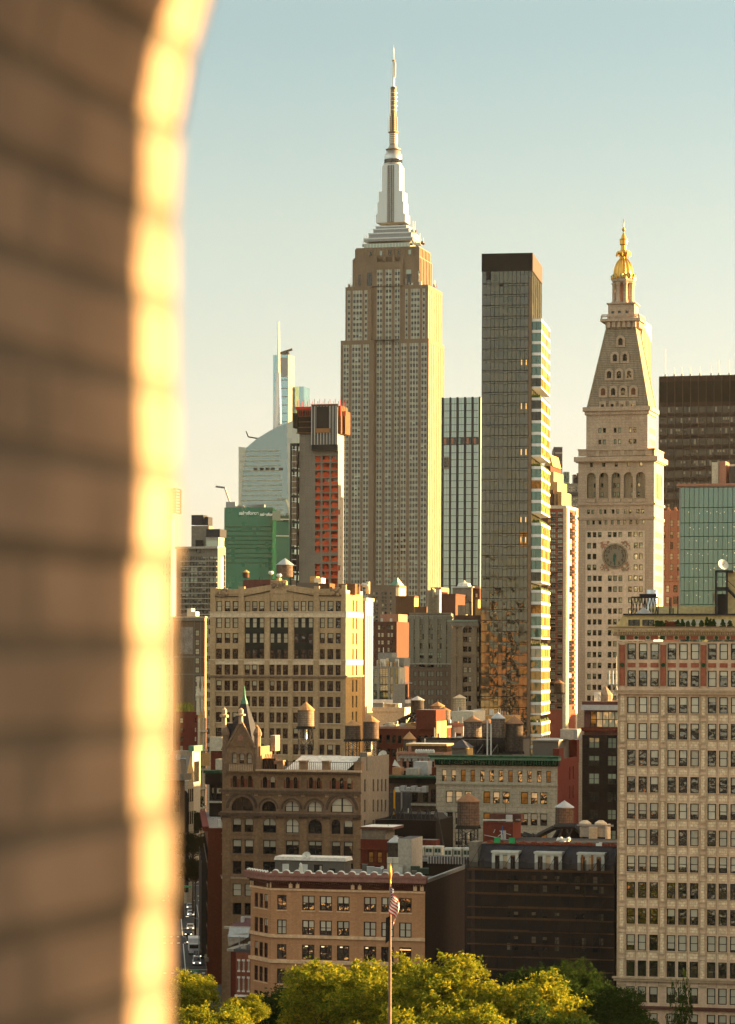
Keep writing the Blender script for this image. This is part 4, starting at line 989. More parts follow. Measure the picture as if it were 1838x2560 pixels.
 walled(ub,fE,n0,n0+d2,z1,z2,eh,.3,'met_stone');ub.poly([(q0,n0+d2,z1),(q0,n0,z1),(q0,n0,z2),(q0,n0+d2,z2)],'met_stone');ub.poly([(q1,n0+d2,z1),(q0,n0+d2,z1),(q0,n0+d2,z2),(q1,n0+d2,z2)],'met_stone')
 ub.build('upper_wall',b.root)
 b.nw=60;b.wins(F2,uh,'met',{'full':2,'dark':2},d=.3,cap=100);b.wins(fE,eh,'met',{'dark':1},d=.25,cap=100)
 c2=MB();z=z2;c2.box(q0-.5,q1+.5,n0-.5,n0+d2+.5,z-.4,z+.8,'met_stone');c2.box(q0-1.1,q1+1.1,n0-1.1,n0+d2+1.1,z+.8,z+2.2,'met_stone');c2.build('cornice',b.root)
 zp0,zp1=z2+2.2,S.z(1555,y6(1112));a0,a1=S.u(x6(258),1020),S.u(x6(822),1020);t0,t1=S.u(x6(436),820),S.u(x6(700),820)
 m0,m1=n0,n0+d2;sh=((a1-a0)-(t1-t0))/2*.92;py=MB()
 tn0,tn1=m0+sh,m1-sh
 if tn1-tn0<6:mid=(m0+m1)/2;tn0,tn1=mid-4.5,mid+4.5
 t0,t1=S.shift(tn0).u(x6(436),820),S.shift(tn0).u(x6(700),820);a0,a1=F2.u(x6(258),1020),F2.u(x6(822),1020);zp1=S.shift(tn0).z(1555,y6(1112))
 B0=[(a0,m0),(a1,m0),(a1,m1),(a0,m1)];T0=[(t0,tn0),(t1,tn0),(t1,tn1),(t0,tn1)]
 for i in range(4):
  j=(i+1)%4;py.poly([(*B0[i],zp0),(*B0[j],zp0),(*T0[j],zp1),(*T0[i],zp1)],'met_roof')
 py.build('pyramid_roof',b.root)
 rb=MB()
 for i in range(4):rb.tube((*B0[i],zp0),(*T0[i],zp1),.35,'met_roof',5)
 for i in range(1,44):
  t=i/44;lerp=lambda p,q:(p[0]+(q[0]-p[0])*t,p[1]+(q[1]-p[1])*t);z=zp0+(zp1-zp0)*t
  c0,c1,c2_=lerp(B0[0],T0[0]),lerp(B0[1],T0[1]),lerp(B0[2],T0[2]);rb.tube((*c0,z),(*c1,z),.05,'clock_dark',4);rb.tube((*c1,z),(*c2_,z),.05,'clock_dark',4)
 rb.build('roof_course',b.root,kind='stuff')
 for row,xs in((1830,(398,488,580,675)),(1700,(404,497,589,685)),(1540,(459,551,645)),(1380,(513,605)),(1228,(565,))):
  for x in xs:
   zc=S.z(1538,y6(row));t=(zc-zp0)/(zp1-zp0);nn=m0+(tn0-m0)*t;uc=S.shift(nn).u(x6(x),y6(row));big=row!=1830
   dm=MB();hw,hh=(1.15,1.7)if big else(.8,1.4);fd=nn-.5
   dm.box(uc-hw-.35,uc+hw+.35,fd,nn+1.6,zc-hh-.2,zc+(hh*.4 if big else hh),'met_stone')
   fz=Face(b.xy,b.rz,(0,fd),(1,0),(0,1))
   if big:arch_ring(dm,fz,uc,zc+hh*.35,0.05,hw+.35,0,1.6,'met_stone',8)
   o=dm.build('dormer',b.root)
   gw=MB();gm='gl_dark' if row!=1700 or x in(497,589)else'rust'
   fbox(gw,fz,uc-hw*.62,uc+hw*.62,-.06,.02,zc-hh*.7,zc+hh*.3,gm)
   if big:arch_ring(gw,fz,uc,zc+hh*.3,0.0,hw*.62,-.06,.02,gm,6)
   gw.build('pane',o)
 bc=MB();e0,e1=S.u(x6(414),800),S.u(x6(690),800);zb0,zb1,zb2=[S.shift(tn0).z(1555,y6(v))for v in(1112,1055,1002)]
 nb0,nb1=tn0-1.4,tn1+1.4
 e0,e1=t0-1.6,t1+1.6
 for i in range(6):
  u_=t0+(t1-t0)*(i+.2)/5.6;bc.prism([(u_,zb0),(u_+1,zb0),(u_+1,zb1),(u_,zb1)],nb0+.2,tn0+.3,'met_stone')
  n_=tn0+(tn1-tn0)*(i+.2)/5.6;bc.box(t1-.3,e1-.2,n_,n_+1,zb0,zb1,'met_stone')
 bc.box(t0-.4,t1+.4,tn0-.4,tn1+.4,zb0,zb1,'met_stone');bc.box(e0-.4,e1+.4,nb0-.4,nb1+.4,zb1,zb1+.9,'met_stone');bc.build('balcony',b.root)
 ba=MB()
 for i in range(7):u_=e0+(e1-e0)*i/6;ba.box(u_-.25,u_+.25,nb0-.1,nb0+.4,zb1+.9,zb2,'met_stone');n_=nb0+(nb1-nb0)*i/6;ba.box(e1-.4,e1+.1,n_-.25,n_+.25,zb1+.9,zb2,'met_stone')
 for z in(zb1+2,zb2-.5):ba.box(e0,e1,nb0,nb0+.25,z,z+.4,'met_stone');ba.box(e1-.25,e1,nb0,nb1,z,z+.4,'met_stone')
 ba.build('railing',b.root)
 cx,cy=(t0+t1)/2,(tn0+tn1)/2;cx=S.shift(cy).u(x6(590),700)
 rpx=lambda wpx:wpx*.269/k/2;zz=lambda y:S.shift(cy).z(1560,y6(y));oc=math.pi/8
 lb=MB();hw=rpx(262)*.95;lb.box(cx-hw,cx+hw,cy-hw*.9,cy+hw*.9,zb1,zz(905),'met_stone')
 lb.box(cx-hw-.5,cx+hw+.5,cy-hw*.9-.5,cy+hw*.9+.5,zz(905),zz(893),'met_stone');lb.build('lantern_base',b.root)
 w_=MB()
 for dx in(-2.9,-.6,2.0):w_.box(cx+dx-.5,cx+dx+.5,cy-hw*.9-.1,cy-hw*.9,zz(990),zz(968),'gl_dark')
 w_.build('lantern_window',b.root)
 cl=MB();ro=rpx(196);zc0,zc1=zz(893),zz(700)
 cl.lathe(cx,cy,[(ro*.38,zc0),(ro*.38,zc1)],8,'pink_stone',False,oc)
 for i in range(8):
  a=oc+math.pi*i/4;x,y=cx+ro*.90*math.cos(a),cy+ro*.90*math.sin(a);cl.lathe(x,y,[(.95,zc0),(.95,zc0+.8),(.72,zc0+.9),(.66,zc1-.8),(.95,zc1-.4),(.95,zc1)],8,'met_stone',True)
 cl.lathe(cx,cy,[(ro*.9,zc0-.2),(ro*.9,zc0+.6)],8,'met_stone',False,oc)
 cl.build('colonnade',b.root)
 en=MB();en.lathe(cx,cy,[(ro*.98,zc1),(ro*1.0,zc1+1.2),(ro*1.12,zz(690)),(ro*1.18,zz(668)),(ro*1.05,zz(662))],8,'met_stone',False,oc);en.build('entablature',b.root)
 dm=MB();rd=rpx(188)
 prof=[(1.0,662),(1.0,640),(.99,610),(.94,580),(.86,550),(.74,520),(.56,495),(.40,478),(.34,460),(.30,445)]
 dm.lathe(cx,cy,[(rd*a,zz(y))for a,y in prof],16,'gold',True,oc)
 for i in range(16):
  a=oc+2*math.pi*i/16
  for(r0,y0),(r1,y1)in zip(prof,prof[1:]):dm.tube((cx+rd*r0*math.cos(a),cy+rd*r0*math.sin(a),zz(y0)),(cx+rd*r1*math.cos(a),cy+rd*r1*math.sin(a),zz(y1)),.16,'gold',4)
 dm.build('gilded_dome',b.root)
 dw=MB()
 for i in range(8):
  a=math.pi*i/4+math.pi/2;x,y=cx+rd*math.cos(a),cy+rd*math.sin(a);dw.lathe(x,y,[(.75,zz(660)),(.75,zz(628)),(.4,zz(615))],8,'gold');
  x,y=cx+(rd+.55)*math.cos(a),cy+(rd+.55)*math.sin(a);dw.lathe(x,y,[(.42,zz(655)),(.42,zz(625))],6,'gl_green')
  x,y=cx+(rd*1.2)*math.cos(a+oc),cy+(rd*1.2)*math.sin(a+oc);dw.lathe(x,y,[(.25,zz(672)),(.35,zz(655)),(.05,zz(640))],6,'gold')
 dw.build('dome_oculus',b.root)
 cp=MB();pr2=[(30,447),(34,440),(62,436),(66,420),(60,402),(34,398),(27,390),(26,350),(30,344),(36,338),(38,300),(40,292),(28,286),(20,262),(9,235),(4,228)]
 cp.lathe(cx,cy,[(rpx(2*a),zz(y))for a,y in pr2],12,'gold',False,oc)
 for i in range(8):
  a=math.pi*i/4;cp.lathe(cx+rpx(132)*math.cos(a),cy+rpx(132)*math.sin(a),[(.22,zz(450)),(.3,zz(430)),(.05,zz(410))],5,'gold')
 cp.build('gilded_cupola',b.root)
 fi=MB();zb=zz(199);rb_=rpx(34)
 fi.lathe(cx,cy,[(.2,zz(228))]+[(rb_*math.sin(math.pi*i/8),zb-rb_*math.cos(math.pi*i/8))for i in range(1,8)]+[(.22,zz(172)),(.30,zz(160)),(.08,zz(100))],12,'gold',True);fi.build('finial',b.root)
 b.done()
clocktower()
def backs():
 s=Z6
 b=B('pale_striped_tower','narrow pale tower with vertical ribs peeking out behind the pyramid roof of the clock tower','tower',s(690,0)[0],s(768,0)[0],s(0,1035)[1],1500)
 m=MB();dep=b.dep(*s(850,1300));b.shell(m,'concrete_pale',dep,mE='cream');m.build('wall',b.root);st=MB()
 for i in range(7):n=dep*(i+.5)/7;fbox(st,b.E,n-.7,n+.7,-.3,0,10,b.H-3-i,'bronze')
 st.build('stripe',b.root)
 b=B('dark_brown_slab_tower','wide dark brown glass slab tower with aerials along its roof at the right edge','office tower',s(925,0)[0],2300,s(0,1560)[1],1400,corner='L',ztop=None)
 b.H=b.S.z(1700,941);m=MB();b.shell(m,'gl_slab',40,roof='roof_dark');m.build('curtain_wall',b.root);S=b.S;W=b.W
 fr=MB();y=1012;k=F/1400;z=b.H
 fbox(fr,S,0,W,-.3,0,b.H-2.6,b.H+.2,'dark_brick')
 fbox(fr,S,0,W,-.1,0,b.H-13,b.H-2.6,'netting')
 i=0;zz=b.H-13
 while zz>20:fbox(fr,S,0,W,-.35,0,zz-2.0,zz,'dark_brick');zz-=28.2/k*.95
 u=0
 while u<W:fbox(fr,S,u-.16,u+.16,-.55,0,10,b.H,'bronze_dk');u+=19.6/k
 fr.build('facade_grid',b.root)
 rn=random.Random(3);wn=[]
 u=0;cw=19.6/k
 while u<W:
  zz=b.H-13
  while zz>40:
   for j in range(3):
    if rn.random()<.5:wn.append((u+.4+j*cw/3.1,u+.4+(j+.85)*cw/3.1,zz-5.0,zz-2.3))
   zz-=28.2/k*.95
  u+=cw
 rn.shuffle(wn)
 def vis(h):return S.p(h[0],0,0)is not None and h[0]<W*.5
 wn.sort(key=lambda h:not vis(h))
 b.wins(S,wn,'slabw',{'dark':3,'b5':2,'full':1},d=-.08,cap=100)
 a=MB()
 for i in range(16):u=2+i*4.7+rn.uniform(-1,1);h=rn.choice((3,5,8,14));a.tube((u,3,b.H),(u,3,b.H+h),.14,'off_white',4);a.box(u-.5,u+.5,2.6,3.4,b.H,b.H+1.5,'off_white')
 a.build('roof_antennas',b.root,kind='stuff');b.done()
 b=B('salmon_brick_building','salmon pink brick building squeezed between the clock tower and the green glass hotel','building',1640,1702,1276,1010)
 S=b.S;y5=lambda y:1120+y*.2116;x5=lambda x:1640+x*.2116
 hs=S.grid([(x5(72),x5(112)),(x5(155),x5(203)),(x5(243),x5(285))],[(y5(a),y5(a+80))for a in(850,985,1112,1242,1370,1500)],1380,1680)
 hs+=S.grid([(x5(40),x5(75)),(x5(115),x5(160)),(x5(205),x5(255))],[(y5(a),y5(a+85))for a in(1620,1755,1890,2020,2150)],1500,1680)
 m=MB();b.shell(m,'pink_stone',25,holesS=hs);m.build('wall',b.root);b.wins(S,hs,'small',{'full':4,'b5':2,'dark':1},d=.2)
 t=MB()
 for i,x in enumerate((60,130,145,215,228,290)):u=S.u(x5(x),1300);fbox(t,S,u,u+.8,-.5,0,S.z(1680,y5(1540)),b.H+(1.2 if i%2 else.3),'pink_stone')
 fbox(t,S,0,b.W,-.5,0,S.z(1680,y5(1570)),S.z(1680,y5(1550)),'pink_stone');t.build('pier',b.root)
 b=B('green_glass_hotel','green glass building with wavy reflections and tiny ceiling lights, right of clock tower','hotel',1700,2000,1215,800,corner='L')
 S=b.S;b.H=S.z(1760,1218);W=b.W;m=MB();b.shell(m,'gl_hotel',30,mE='gl_hotel');m.build('curtain_wall',b.root);k=F/800
 fr=MB();fly=(1268,1306,1340,1373,1408,1442,1476,1510,1544,1578)
 for y in fly:z=S.z(1760,y);fbox(fr,S,0,W,-.12,0,z-.2,z,'verdi_dark')
 u=0
 while u<W:fbox(fr,S,u-.05,u+.05,-.14,0,0,b.H,'steel_dark');u+=12.0/k
 fbox(fr,S,-.1,.25,-.2,0,0,b.H,'steel_grey');fr.build('mullion',b.root)
 cp=MB();cp.box(-.8,W,-.8,8,b.H+.3,b.H+1.0,'pink_stone');cp.box(1.5,W,0,8,b.H-.2,b.H+.3,'steel_grey')
 cp.build('roof_edge',b.root)
 ls=MB();rn=random.Random(9)
 for y in fly[:-1]:
  z=S.z(1760,y)-1.3
  for i in range(9):
   u=2.6+i*2.6+rn.uniform(-.5,.5);zz=z+rn.uniform(-.2,.2)
   if rn.random()<.75:ls.box(u-.08,u+.08,-.05,-.01,zz-.08,zz+.08,'lamp_glow')
   if rn.random()<.5:ls.box(u+.9,u+1.04,-.05,-.01,zz-.5,zz-.36,'lamp_glow')
 ls.build('ceiling_light',b.root,kind='stuff')
 pl=MB();P=lambda x,y:S.uz(x5(x),y5(y));u0,z0=P(642,440);u1,z1=P(735,150);u2,_=P(812,150)
 pl.box(u0,u1-.3,3,12,b.H+1,z1-.2,'cream');pl.box(u1,u2,2,10,b.H+1,z1,'pink_stone');u3,z3=P(845,180);pl.box(u3,u3+14,4,14,b.H+1,z3,'cream');pl.box(u3,u3+14,3.8,4,b.H+1,z3-.6,'gl_slab');pl.build('roof_plant',b.root)
backs()
def middle():
 def z7(x,y):return Z7(x,y)
 b=B('red_brick_apartment_tower','red and cream balcony apartment tower right of the dark glass condominium','apartment tower',z7(655,0)[0],z7(812,0)[0],z7(0,245)[1],1050)
 S,E=b.S,b.E;W=b.W;dep=b.dep(*z7(912,400));cols=[z7(a,0)[0]for a in(662,718,735,778)]
 rows=[(275+i*47.3,275+i*47.3+33)for i in range(36)]
 hs=S.grid([(cols[0],cols[1]),(cols[2],cols[3])],[(z7(0,a)[1],z7(0,c)[1])for a,c in rows],1450,1395)
 eh=[]
 for i in range(36):z=E.z(z7(850,0)[0],z7(0,290+i*46)[1]);eh.append((dep*.2,dep*.55,z-1.4,z+.6));
 m=MB();b.shell(m,'red_wall2',dep,holesS=hs,holesE=eh,rev=.3);m.build('wall',b.root)
 b.wins(S,hs,'smallg',{'full':3,'b5':2,'dark':1},d=.2,cap=72);b.wins(E,eh,'small',{'full':1,'dark':1},d=.2,cap=100)
 bal=MB();z=0
 for i in range(36):
  z=S.z(1395,z7(0,rows[i][1]+4)[1])
  fbox(bal,S,S.u(cols[0],1450),S.u(z7(775,0)[0],1450),-.5,0,z-.2,z+.1,'concrete');fbox(bal,S,S.u(z7(655,0)[0],1450),S.u(z7(676,0)[0],1450),-.9,0,z-.2,z+.9,'ochre_side')
  fbox(bal,E,dep*.56,dep*.7,-.9,0,z-.3,z+1.0,'cream')
 bal.build('balcony',b.root,kind='stuff')
 pi=MB();u0=S.u(z7(785,0)[0],1400);fbox(pi,S,u0,W,-.35,0,0,b.H+.5,'cream');fbox(pi,E,0,dep*.17,-.35,0,0,b.H+.5,'cream');fbox(pi,E,dep*.78,dep,-.35,0,0,b.H+.4,'cream');pi.box(0,W,-.3,dep,b.H,b.H+1.2,'cream');pi.build('pier',b.root);b.done()
 z5=Z5
 b=B('stepped_brown_tower','brown and orange stepped tower top between the glass condominium and the far dark slab','tower',z5(655,0)[0],z5(705,0)[0],z5(0,1745)[1],1250)
 S=b.S;m=MB();bx=lambda xa,xb,y,n0,n1:m.box(S.u(z5(xa,0)[0],1250),S.u(z5(xb,0)[0],1250),n0,n1,0,S.z(z5(xa,0)[0],z5(0,y)[1]),'brown_deep','roof_grey')
 bx(655,700,1830,0,26);bx(640,740,2030,-4,18);
 pts=[(S.u(z5(640,0)[0],1140),S.z(1370,z5(0,1830)[1])),(S.u(z5(712,0)[0],1140),S.z(1370,z5(0,1830)[1])),(S.u(z5(688,0)[0],1140),S.z(1370,z5(0,1735)[1])),(S.u(z5(660,0)[0],1140),S.z(1370,z5(0,1735)[1]))]
 m.prism(pts,3,22,'ochre_side')
 for xa,xb,y in((700,735,1880),(735,765,1960),(765,800,2040)):m.box(S.u(z5(xa,0)[0],1250),S.u(z5(xb,0)[0],1250),-2,20,0,S.z(z5(xa,0)[0],z5(0,y)[1]),'ochre_side','roof_grey')
 m.build('wall',b.root)
 e=MB()
 for xa,xb,ya,yb in((740,748,2060,2190),(765,775,2060,2190),(700,712,1950,2030)):fbox(e,S,S.u(z5(xa,0)[0],1250),S.u(z5(xb,0)[0],1250),-4.4,-4.0,S.z(z5(xa,0)[0],z5(0,yb)[1]),S.z(z5(xa,0)[0],z5(0,ya)[1]),'black')
 e.build('opening',b.root)
middle()
def X7(x):return 1420+x*.2568
def Y7(y):return 1400+y*.2568
def cornice(b,y_or_z,h,pr,m,name='cornice',steps=3,z=None,E=True):
 mb=MB();W=b.W;z0=z if z is not None else y_or_z;dp=b.depth
 for i in range(steps):
  p=pr*(i+1)/steps;mb.box(-p,W+(p if E else 0),-p,1.5,z0+h*i/steps,z0+h*(i+1)/steps,m)
  if E:mb.box(W-.5,W+p,1.5,dp,z0+h*i/steps,z0+h*(i+1)/steps,m)
 return mb.build(name,b.root)
def everett():
 b=B('terracotta_office_building','tall cream terracotta office building with red panelled top floors filling the lower right','office building',1545,2010,1605,412,corner='L',th=R(12))
 S=b.S;W=b.W;b.depth=30;zt=S.z(1700,1604);b.H=zt;k=F/412
 cols=[]
 for g in range(5):
  for a,c in((1568,1589.5),(1596.5,1618),(1625.5,1647)):cols.append((a+g*100.8,c+g*100.8))
 tops=[1608.5,1676,1742,1808,1874.5,1941,2007,2073,2139,2205,2270,2336,2401,2466,2532,2598]
 rows=[(t,t+40)for t in tops];hs=S.grid(cols,rows,1800,1600)
 mb=MB();walled(mb,S,0,W,0,zt,hs,.35,'ever')
 dp=30
 mb.poly([(W,0,0),(W,dp,0),(W,dp,zt),(W,0,zt)],'ever');mb.poly([(W,dp,0),(0,dp,0),(0,dp,zt),(W,dp,zt)],'ever');mb.poly([(0,dp,0),(0,0,0),(0,0,zt),(0,dp,zt)],'dark_brick');mb.poly([(0,0,zt),(W,0,zt),(W,dp,zt),(0,dp,zt)],'roof_grey')
 mb.build('wall',b.root)
 nrow=len(cols);vis=[h for i,h in enumerate(hs)if h[0]<20];hid=[h for h in hs if h[0]>=20]
 rnd=random.Random(21);wts=[]
 pr=[{'b7':2,'dark':1,'full':2,'b5':1}]*4+[{'dark':3,'full':2,'b5':1}]*2+[{'b5':1,'b3':3,'full':1},{'full':3,'b5':1,'dark':2},{'b3':4,'low':3},{'dark':1},{'dark':6,'b5':1},{'b3':2,'full':3,'low':2,'dark':1},{'dark':6},{'b5':3,'full':2},{'full':2,'b5':2},{'full':1}]
 zs=sorted({round(h[2],3)for h in hs},reverse=True)
 for r_,z in enumerate(zs):
  b.wins(S,[h for h in vis if abs(h[2]-z)<.01],'ever',pr[r_],d=.26,cap=100)
 b.wins(S,hid,'ever',{'full':1,'dark':1},d=.26,cap=100)
 tr=MB();sp=MB();zlow=S.z(1600,2455)
 zc=S.z(1600,1730)
 gx=[]
 for g in range(5):
  a,c=S.u(1568+g*100.8,1800),S.u(1647+g*100.8,1800);gx.append((a,c))
 edges=[0]+[v for g in gx for v in g]+[W]
 piers=[(edges[0],edges[1])]+[(gx[i][1],gx[i+1][0])for i in range(4)]
 for a,c in piers:
  w_=c-a
  fbox(tr,S,a+.05,a+.22,-.12,0,zlow,zc,'ever_trim');fbox(tr,S,c-.22,c-.05,-.12,0,zlow,zc,'ever_trim')
  for j,z in enumerate(zs[2:13]):
   fbox(sp,S,a+w_*.3,c-w_*.3,-.10,0,z-.35,z+2.5,'ever_pale')
   fbox(tr,S,a,c,-.16,0,z-.62,z-.4,'ever_trim');fbox(tr,S,a,c,-.16,0,z-1.35,z-1.15,'ever_trim')
 for h in vis+hid:
  if h[2]<zlow:
   continue
  if h[2]<zc:
   if h[3]<zc-2.5:fbox(sp,S,h[0]+.05,h[1]-.05,-.06,0,h[3]+.35,h[3]+1.25,'ever_pale')
   fbox(tr,S,h[0]-.08,h[1]+.08,-.14,0,h[2]-.18,h[2]-.02,'ever_trim')
   fbox(tr,S,h[1]+.08,h[1]+.2,-.08,0,h[2]-1.4,h[3],'ever_trim')
 tr.build('string_course',b.root);sp.build('terracotta_panel',b.root,kind='stuff')
 rp=MB();gr=MB()
 ztop_row=zs[0];h0=hs[0][3]-hs[0][2]
 for i,(a,c)in enumerate(piers):
  a2=c-.95*(c-a)if i==0 else a;w_=c-a2;cxp=(a2+c)/2;hw=.40 if i else.40
  if i==0:cxp=S.u(1556,1650)
  fbox(rp,S,cxp-hw,cxp+hw,-.1,0,zs[1]+.1,zs[0]+h0-.2,'ever_red')
  gr.lathe(0,0,[(0,0)],3,'ever')if False else None
  zc_=(zs[0]+zs[1]+h0)/2
  gr.poly([S.p(cxp+.32*math.cos(t*math.pi/6),-.22,zc_+.32*math.sin(t*math.pi/6))for t in range(12)],'verdi_deep')
  for sgn in(-1,1):fbox(gr,S,cxp+sgn*(hw+.16)-.07,cxp+sgn*(hw+.16)+.07,-.2,0,zs[1]-.2,zs[0]+h0,'ever_trim')
 for h in hs:
  if abs(h[2]-zs[0])<.01:fbox(rp,S,h[0]+.05,h[1]-.05,-.08,0,h[2]-1.15,h[2]-.5,'ever_red')
 fz0,fz1=S.z(1600,Y7(768)),S.z(1600,Y7(745));zc_=(fz0+fz1)/2;per=390*.2568;x=X7(510)
 while x<2040:
  for a,c,m in((0,48,'verdi_deep'),(63,130,'ever_red'),(145,172,'O'),(183,243,'ever_red'),(258,285,'O'),(298,370,'ever_red')):
   u0,u1=S.u(x+a*.2568,1590),S.u(x+c*.2568,1590)
   if u1>W-.5:continue
   if m=='O':gr.poly([S.p((u0+u1)/2+.27*math.cos(t*math.pi/5),-.5,zc_+.27*math.sin(t*math.pi/5))for t in range(10)],'verdi_deep')
   else:fbox(rp if m=='ever_red' else gr,S,u0,u1,-.45,0,zc_-.3,zc_+.3,m)
  x+=per
 rp.build('red_panel',b.root,kind='stuff');gr.build('green_medallion',b.root,kind='stuff')
 co=MB();zz=lambda y:S.z(1600,Y7(y))
 fbox(co,S,-.3,W,-.35,0,zz(772),zz(742),'ever');fbox(co,S,-.3,W,-.45,0,zz(740),zz(732),'ever_trim')
 u=0
 while u<W:fbox(co,S,u,u+.16,-.75,-.3,zz(728),zz(705),'ever_pale');u+=.34
 fbox(co,S,-.5,W,-.6,0,zz(732),zz(700),'ever_trim')
 u=0
 while u<W:fbox(co,S,u,u+.35,-1.6,-.6,zz(697),zz(684),'ever');u+=1.02
 fbox(co,S,-1.2,W,-1.8,0,zz(684),zz(672),'ever_pale');fbox(co,S,-1.4,W,-2.0,0,zz(672),zz(664),'ever_trim')
 fbox(co,S,-1.2,W,-1.9,0,zz(664),zz(650),'cone_tan');co.build('cornice',b.root)
 c2=MB();z=zc;fbox(c2,S,-.35,W,-.45,0,z-.3,z,'ever');fbox(c2,S,-.5,W,-.6,0,z,z+.3,'ever_trim');z=S.z(1600,2452)
 fbox(c2,S,-.4,W,-.5,0,z,z+.35,'ever');fbox(c2,S,-.6,W,-.8,0,z+.35,z+.6,'ever_trim');fbox(c2,S,-.3,W,-.3,0,S.z(1600,2522),S.z(1600,2514),'plum');c2.build('string_course',b.root)
 ph=MB();F2=S.shift(2.6);z0=zz(652);u0=F2.u(X7(560),1540);zr=F2.z(1700,Y7(530));
 wh=F2.grid([(X7(a),X7(c))for a,c in((588,700),(724,838))],[(Y7(580),Y7(642))],1560,1600);wh2=F2.grid([(X7(a),X7(c))for a,c in((1022,1112),(1125,1212),(1230,1315),(1420,1500),(1515,1600))],[(Y7(577),Y7(642))],1560,1700)
 walled(ph,F2,u0,W,z0-1.2,zr,wh+wh2,.2,'yellow_render');ph.poly([(u0,2.6,zr),(W,2.6,zr),(W,18,zr),(u0,18,zr)],'blue_roof');ph.prism([(u0-2.2,z0-1),(u0,z0-1),(u0,zr),(u0-.3,zr)],2.7,14,'yellow_render')
 ph.box(u0-.3,W,2.2,2.6,zr-.12,zr+.12,'steel_dark');ph.box(u0+3,W,9,9.5,zr,S.z(1700,1513),'yellow_render')
 ph.build('penthouse',b.root)
 b.nw=98;b.wins(F2,wh,'pairg',{'dark':1},d=.15,cap=200);b.wins(F2,wh2,'smallw',{'full':1},d=.15,cap=200)
 pl=MB();rn=random.Random(5)
 for xp,h,kind in((870,58,'b'),(900,40,'b'),(985,60,'r'),(1010,50,'r'),(1062,66,'c'),(1105,70,'c'),(1160,55,'c'),(1215,68,'c'),(1290,66,'c'),(1345,90,'c'),(1375,80,'c'),(1410,75,'c'),(1500,70,'c'),(1570,66,'c')):
  u=S.u(X7(xp),1560);hh=h/k*.2568*k/k*1.0;hh=h*.2568/k
  for j in range(30):
   t=rn.random();r=(.75 if kind!='c' else.5*(1.1-t))*rn.uniform(.3,1);a=rn.uniform(0,6.28);s_=.17
   x,y,z=u+r*math.cos(a),1.4+r*math.sin(a)*.5,z0+t*hh
   pl.poly([(x-s_,y,z-s_),(x+s_,y+.1,z-s_*.4),(x+s_*.6,y,z+s_),(x-s_*.8,y-.1,z+s_*.7)],'shrub_red' if kind=='r' else'shrub_dk')
  pl.box(u-.25,u+.25,1.2,1.7,z0-.3,z0+.15,'clock_dark')
 pl.build('terrace_plants',b.root,kind='stuff')
 rs=MB();ur=lambda x,y:F2.uz(x,y)
 u1,z1=F2.uz(X7(608),Y7(360));u2,_=F2.uz(X7(868),Y7(360));zb=zr
 for u in(u1,(u1+u2)/2,u2):rs.box(u-.08,u+.08,4,4.15,zb,z1,'steel_dark')
 for i in range(8):
  a,c=u1+(u2-u1)*i/8,u1+(u2-u1)*(i+1)/8;z2=z1-3.0;rs.tube((a,4.05,z2),(c,4.05,z1),.06,'steel_dark',4);rs.tube((c,4.05,z2),(a,4.05,z1),.06,'steel_dark',4)
 rs.box(u1,u2,4,4.15,z1-.15,z1+.1,'steel_dark');rs.box(u1,u2,4,4.15,z1-3.1,z1-2.95,'steel_dark');rs.box(u1+1.2,u2-.2,3.8,4.3,z1+.1,z1+.5,'steel_dark')
 rs.build('steel_gantry',b.root)
 sk=MB();ua,za=F2.uz(X7(640),Y7(480));ub_,_=F2.uz(X7(820),Y7(480));sk.prism([(ua,zr),(ub_,zr),((ua+ub_)/2,zr+1.1)],3.4,6,'zinc');sk.build('skylight',b.root)
 st=MB();ua,za=F2.uz(X7(1415),Y7(100));ub2,_=F2.uz(X7(1530),Y7(100));
 st.box(ub2,W,7,16,zr,za,'yellow_render','roof_dark')
 for u in(ua,ua+1.6):st.box(u,u+.3,5.5,5.8,zr,za,'steel_dark')
 st.box(ua,ub2+1,5.4,7,za-.2,za+.1,'steel_dark');zm=F2.z(X7(1500),Y7(265));st.box(ua,ub2+.3,5.4,7,zm-.35,zm+.1,'steel_dark');st.tube((ub2,5.8,zm-.1),(ub2+5,5.8,zm-5.0),.22,'steel_dark',4)
 st.box(ub2-1.5,ub2-.1,6.9,7.2,zr+.1,zr+3.1,'black');st.tube((ub2,5.6,zm+1.2),(ub2+5,5.6,zm-3.6),.05,'steel_dark',4)
 st.build('stair_bulkhead',b.root)
 vn=MB();u,z=F2.uz(X7(755),Y7(280));vn.lathe(u,12,[(.85,zr),(.85,z),(.8,z+.1)],14,'alu',True);vn.build('vent_pipe',b.root)
 for x,y in((980,370),(990,365),(1056,340)):pass
 po=MB()
 for x,y in((973,372),(988,360),(1056,345),(1008,465)):u,z=F2.uz(X7(x),Y7(y));po.tube((u,5,zr),(u,5,z),.09,'steel_dark',5)
 po.build('aerial',b.root)
 b.done()
everett()
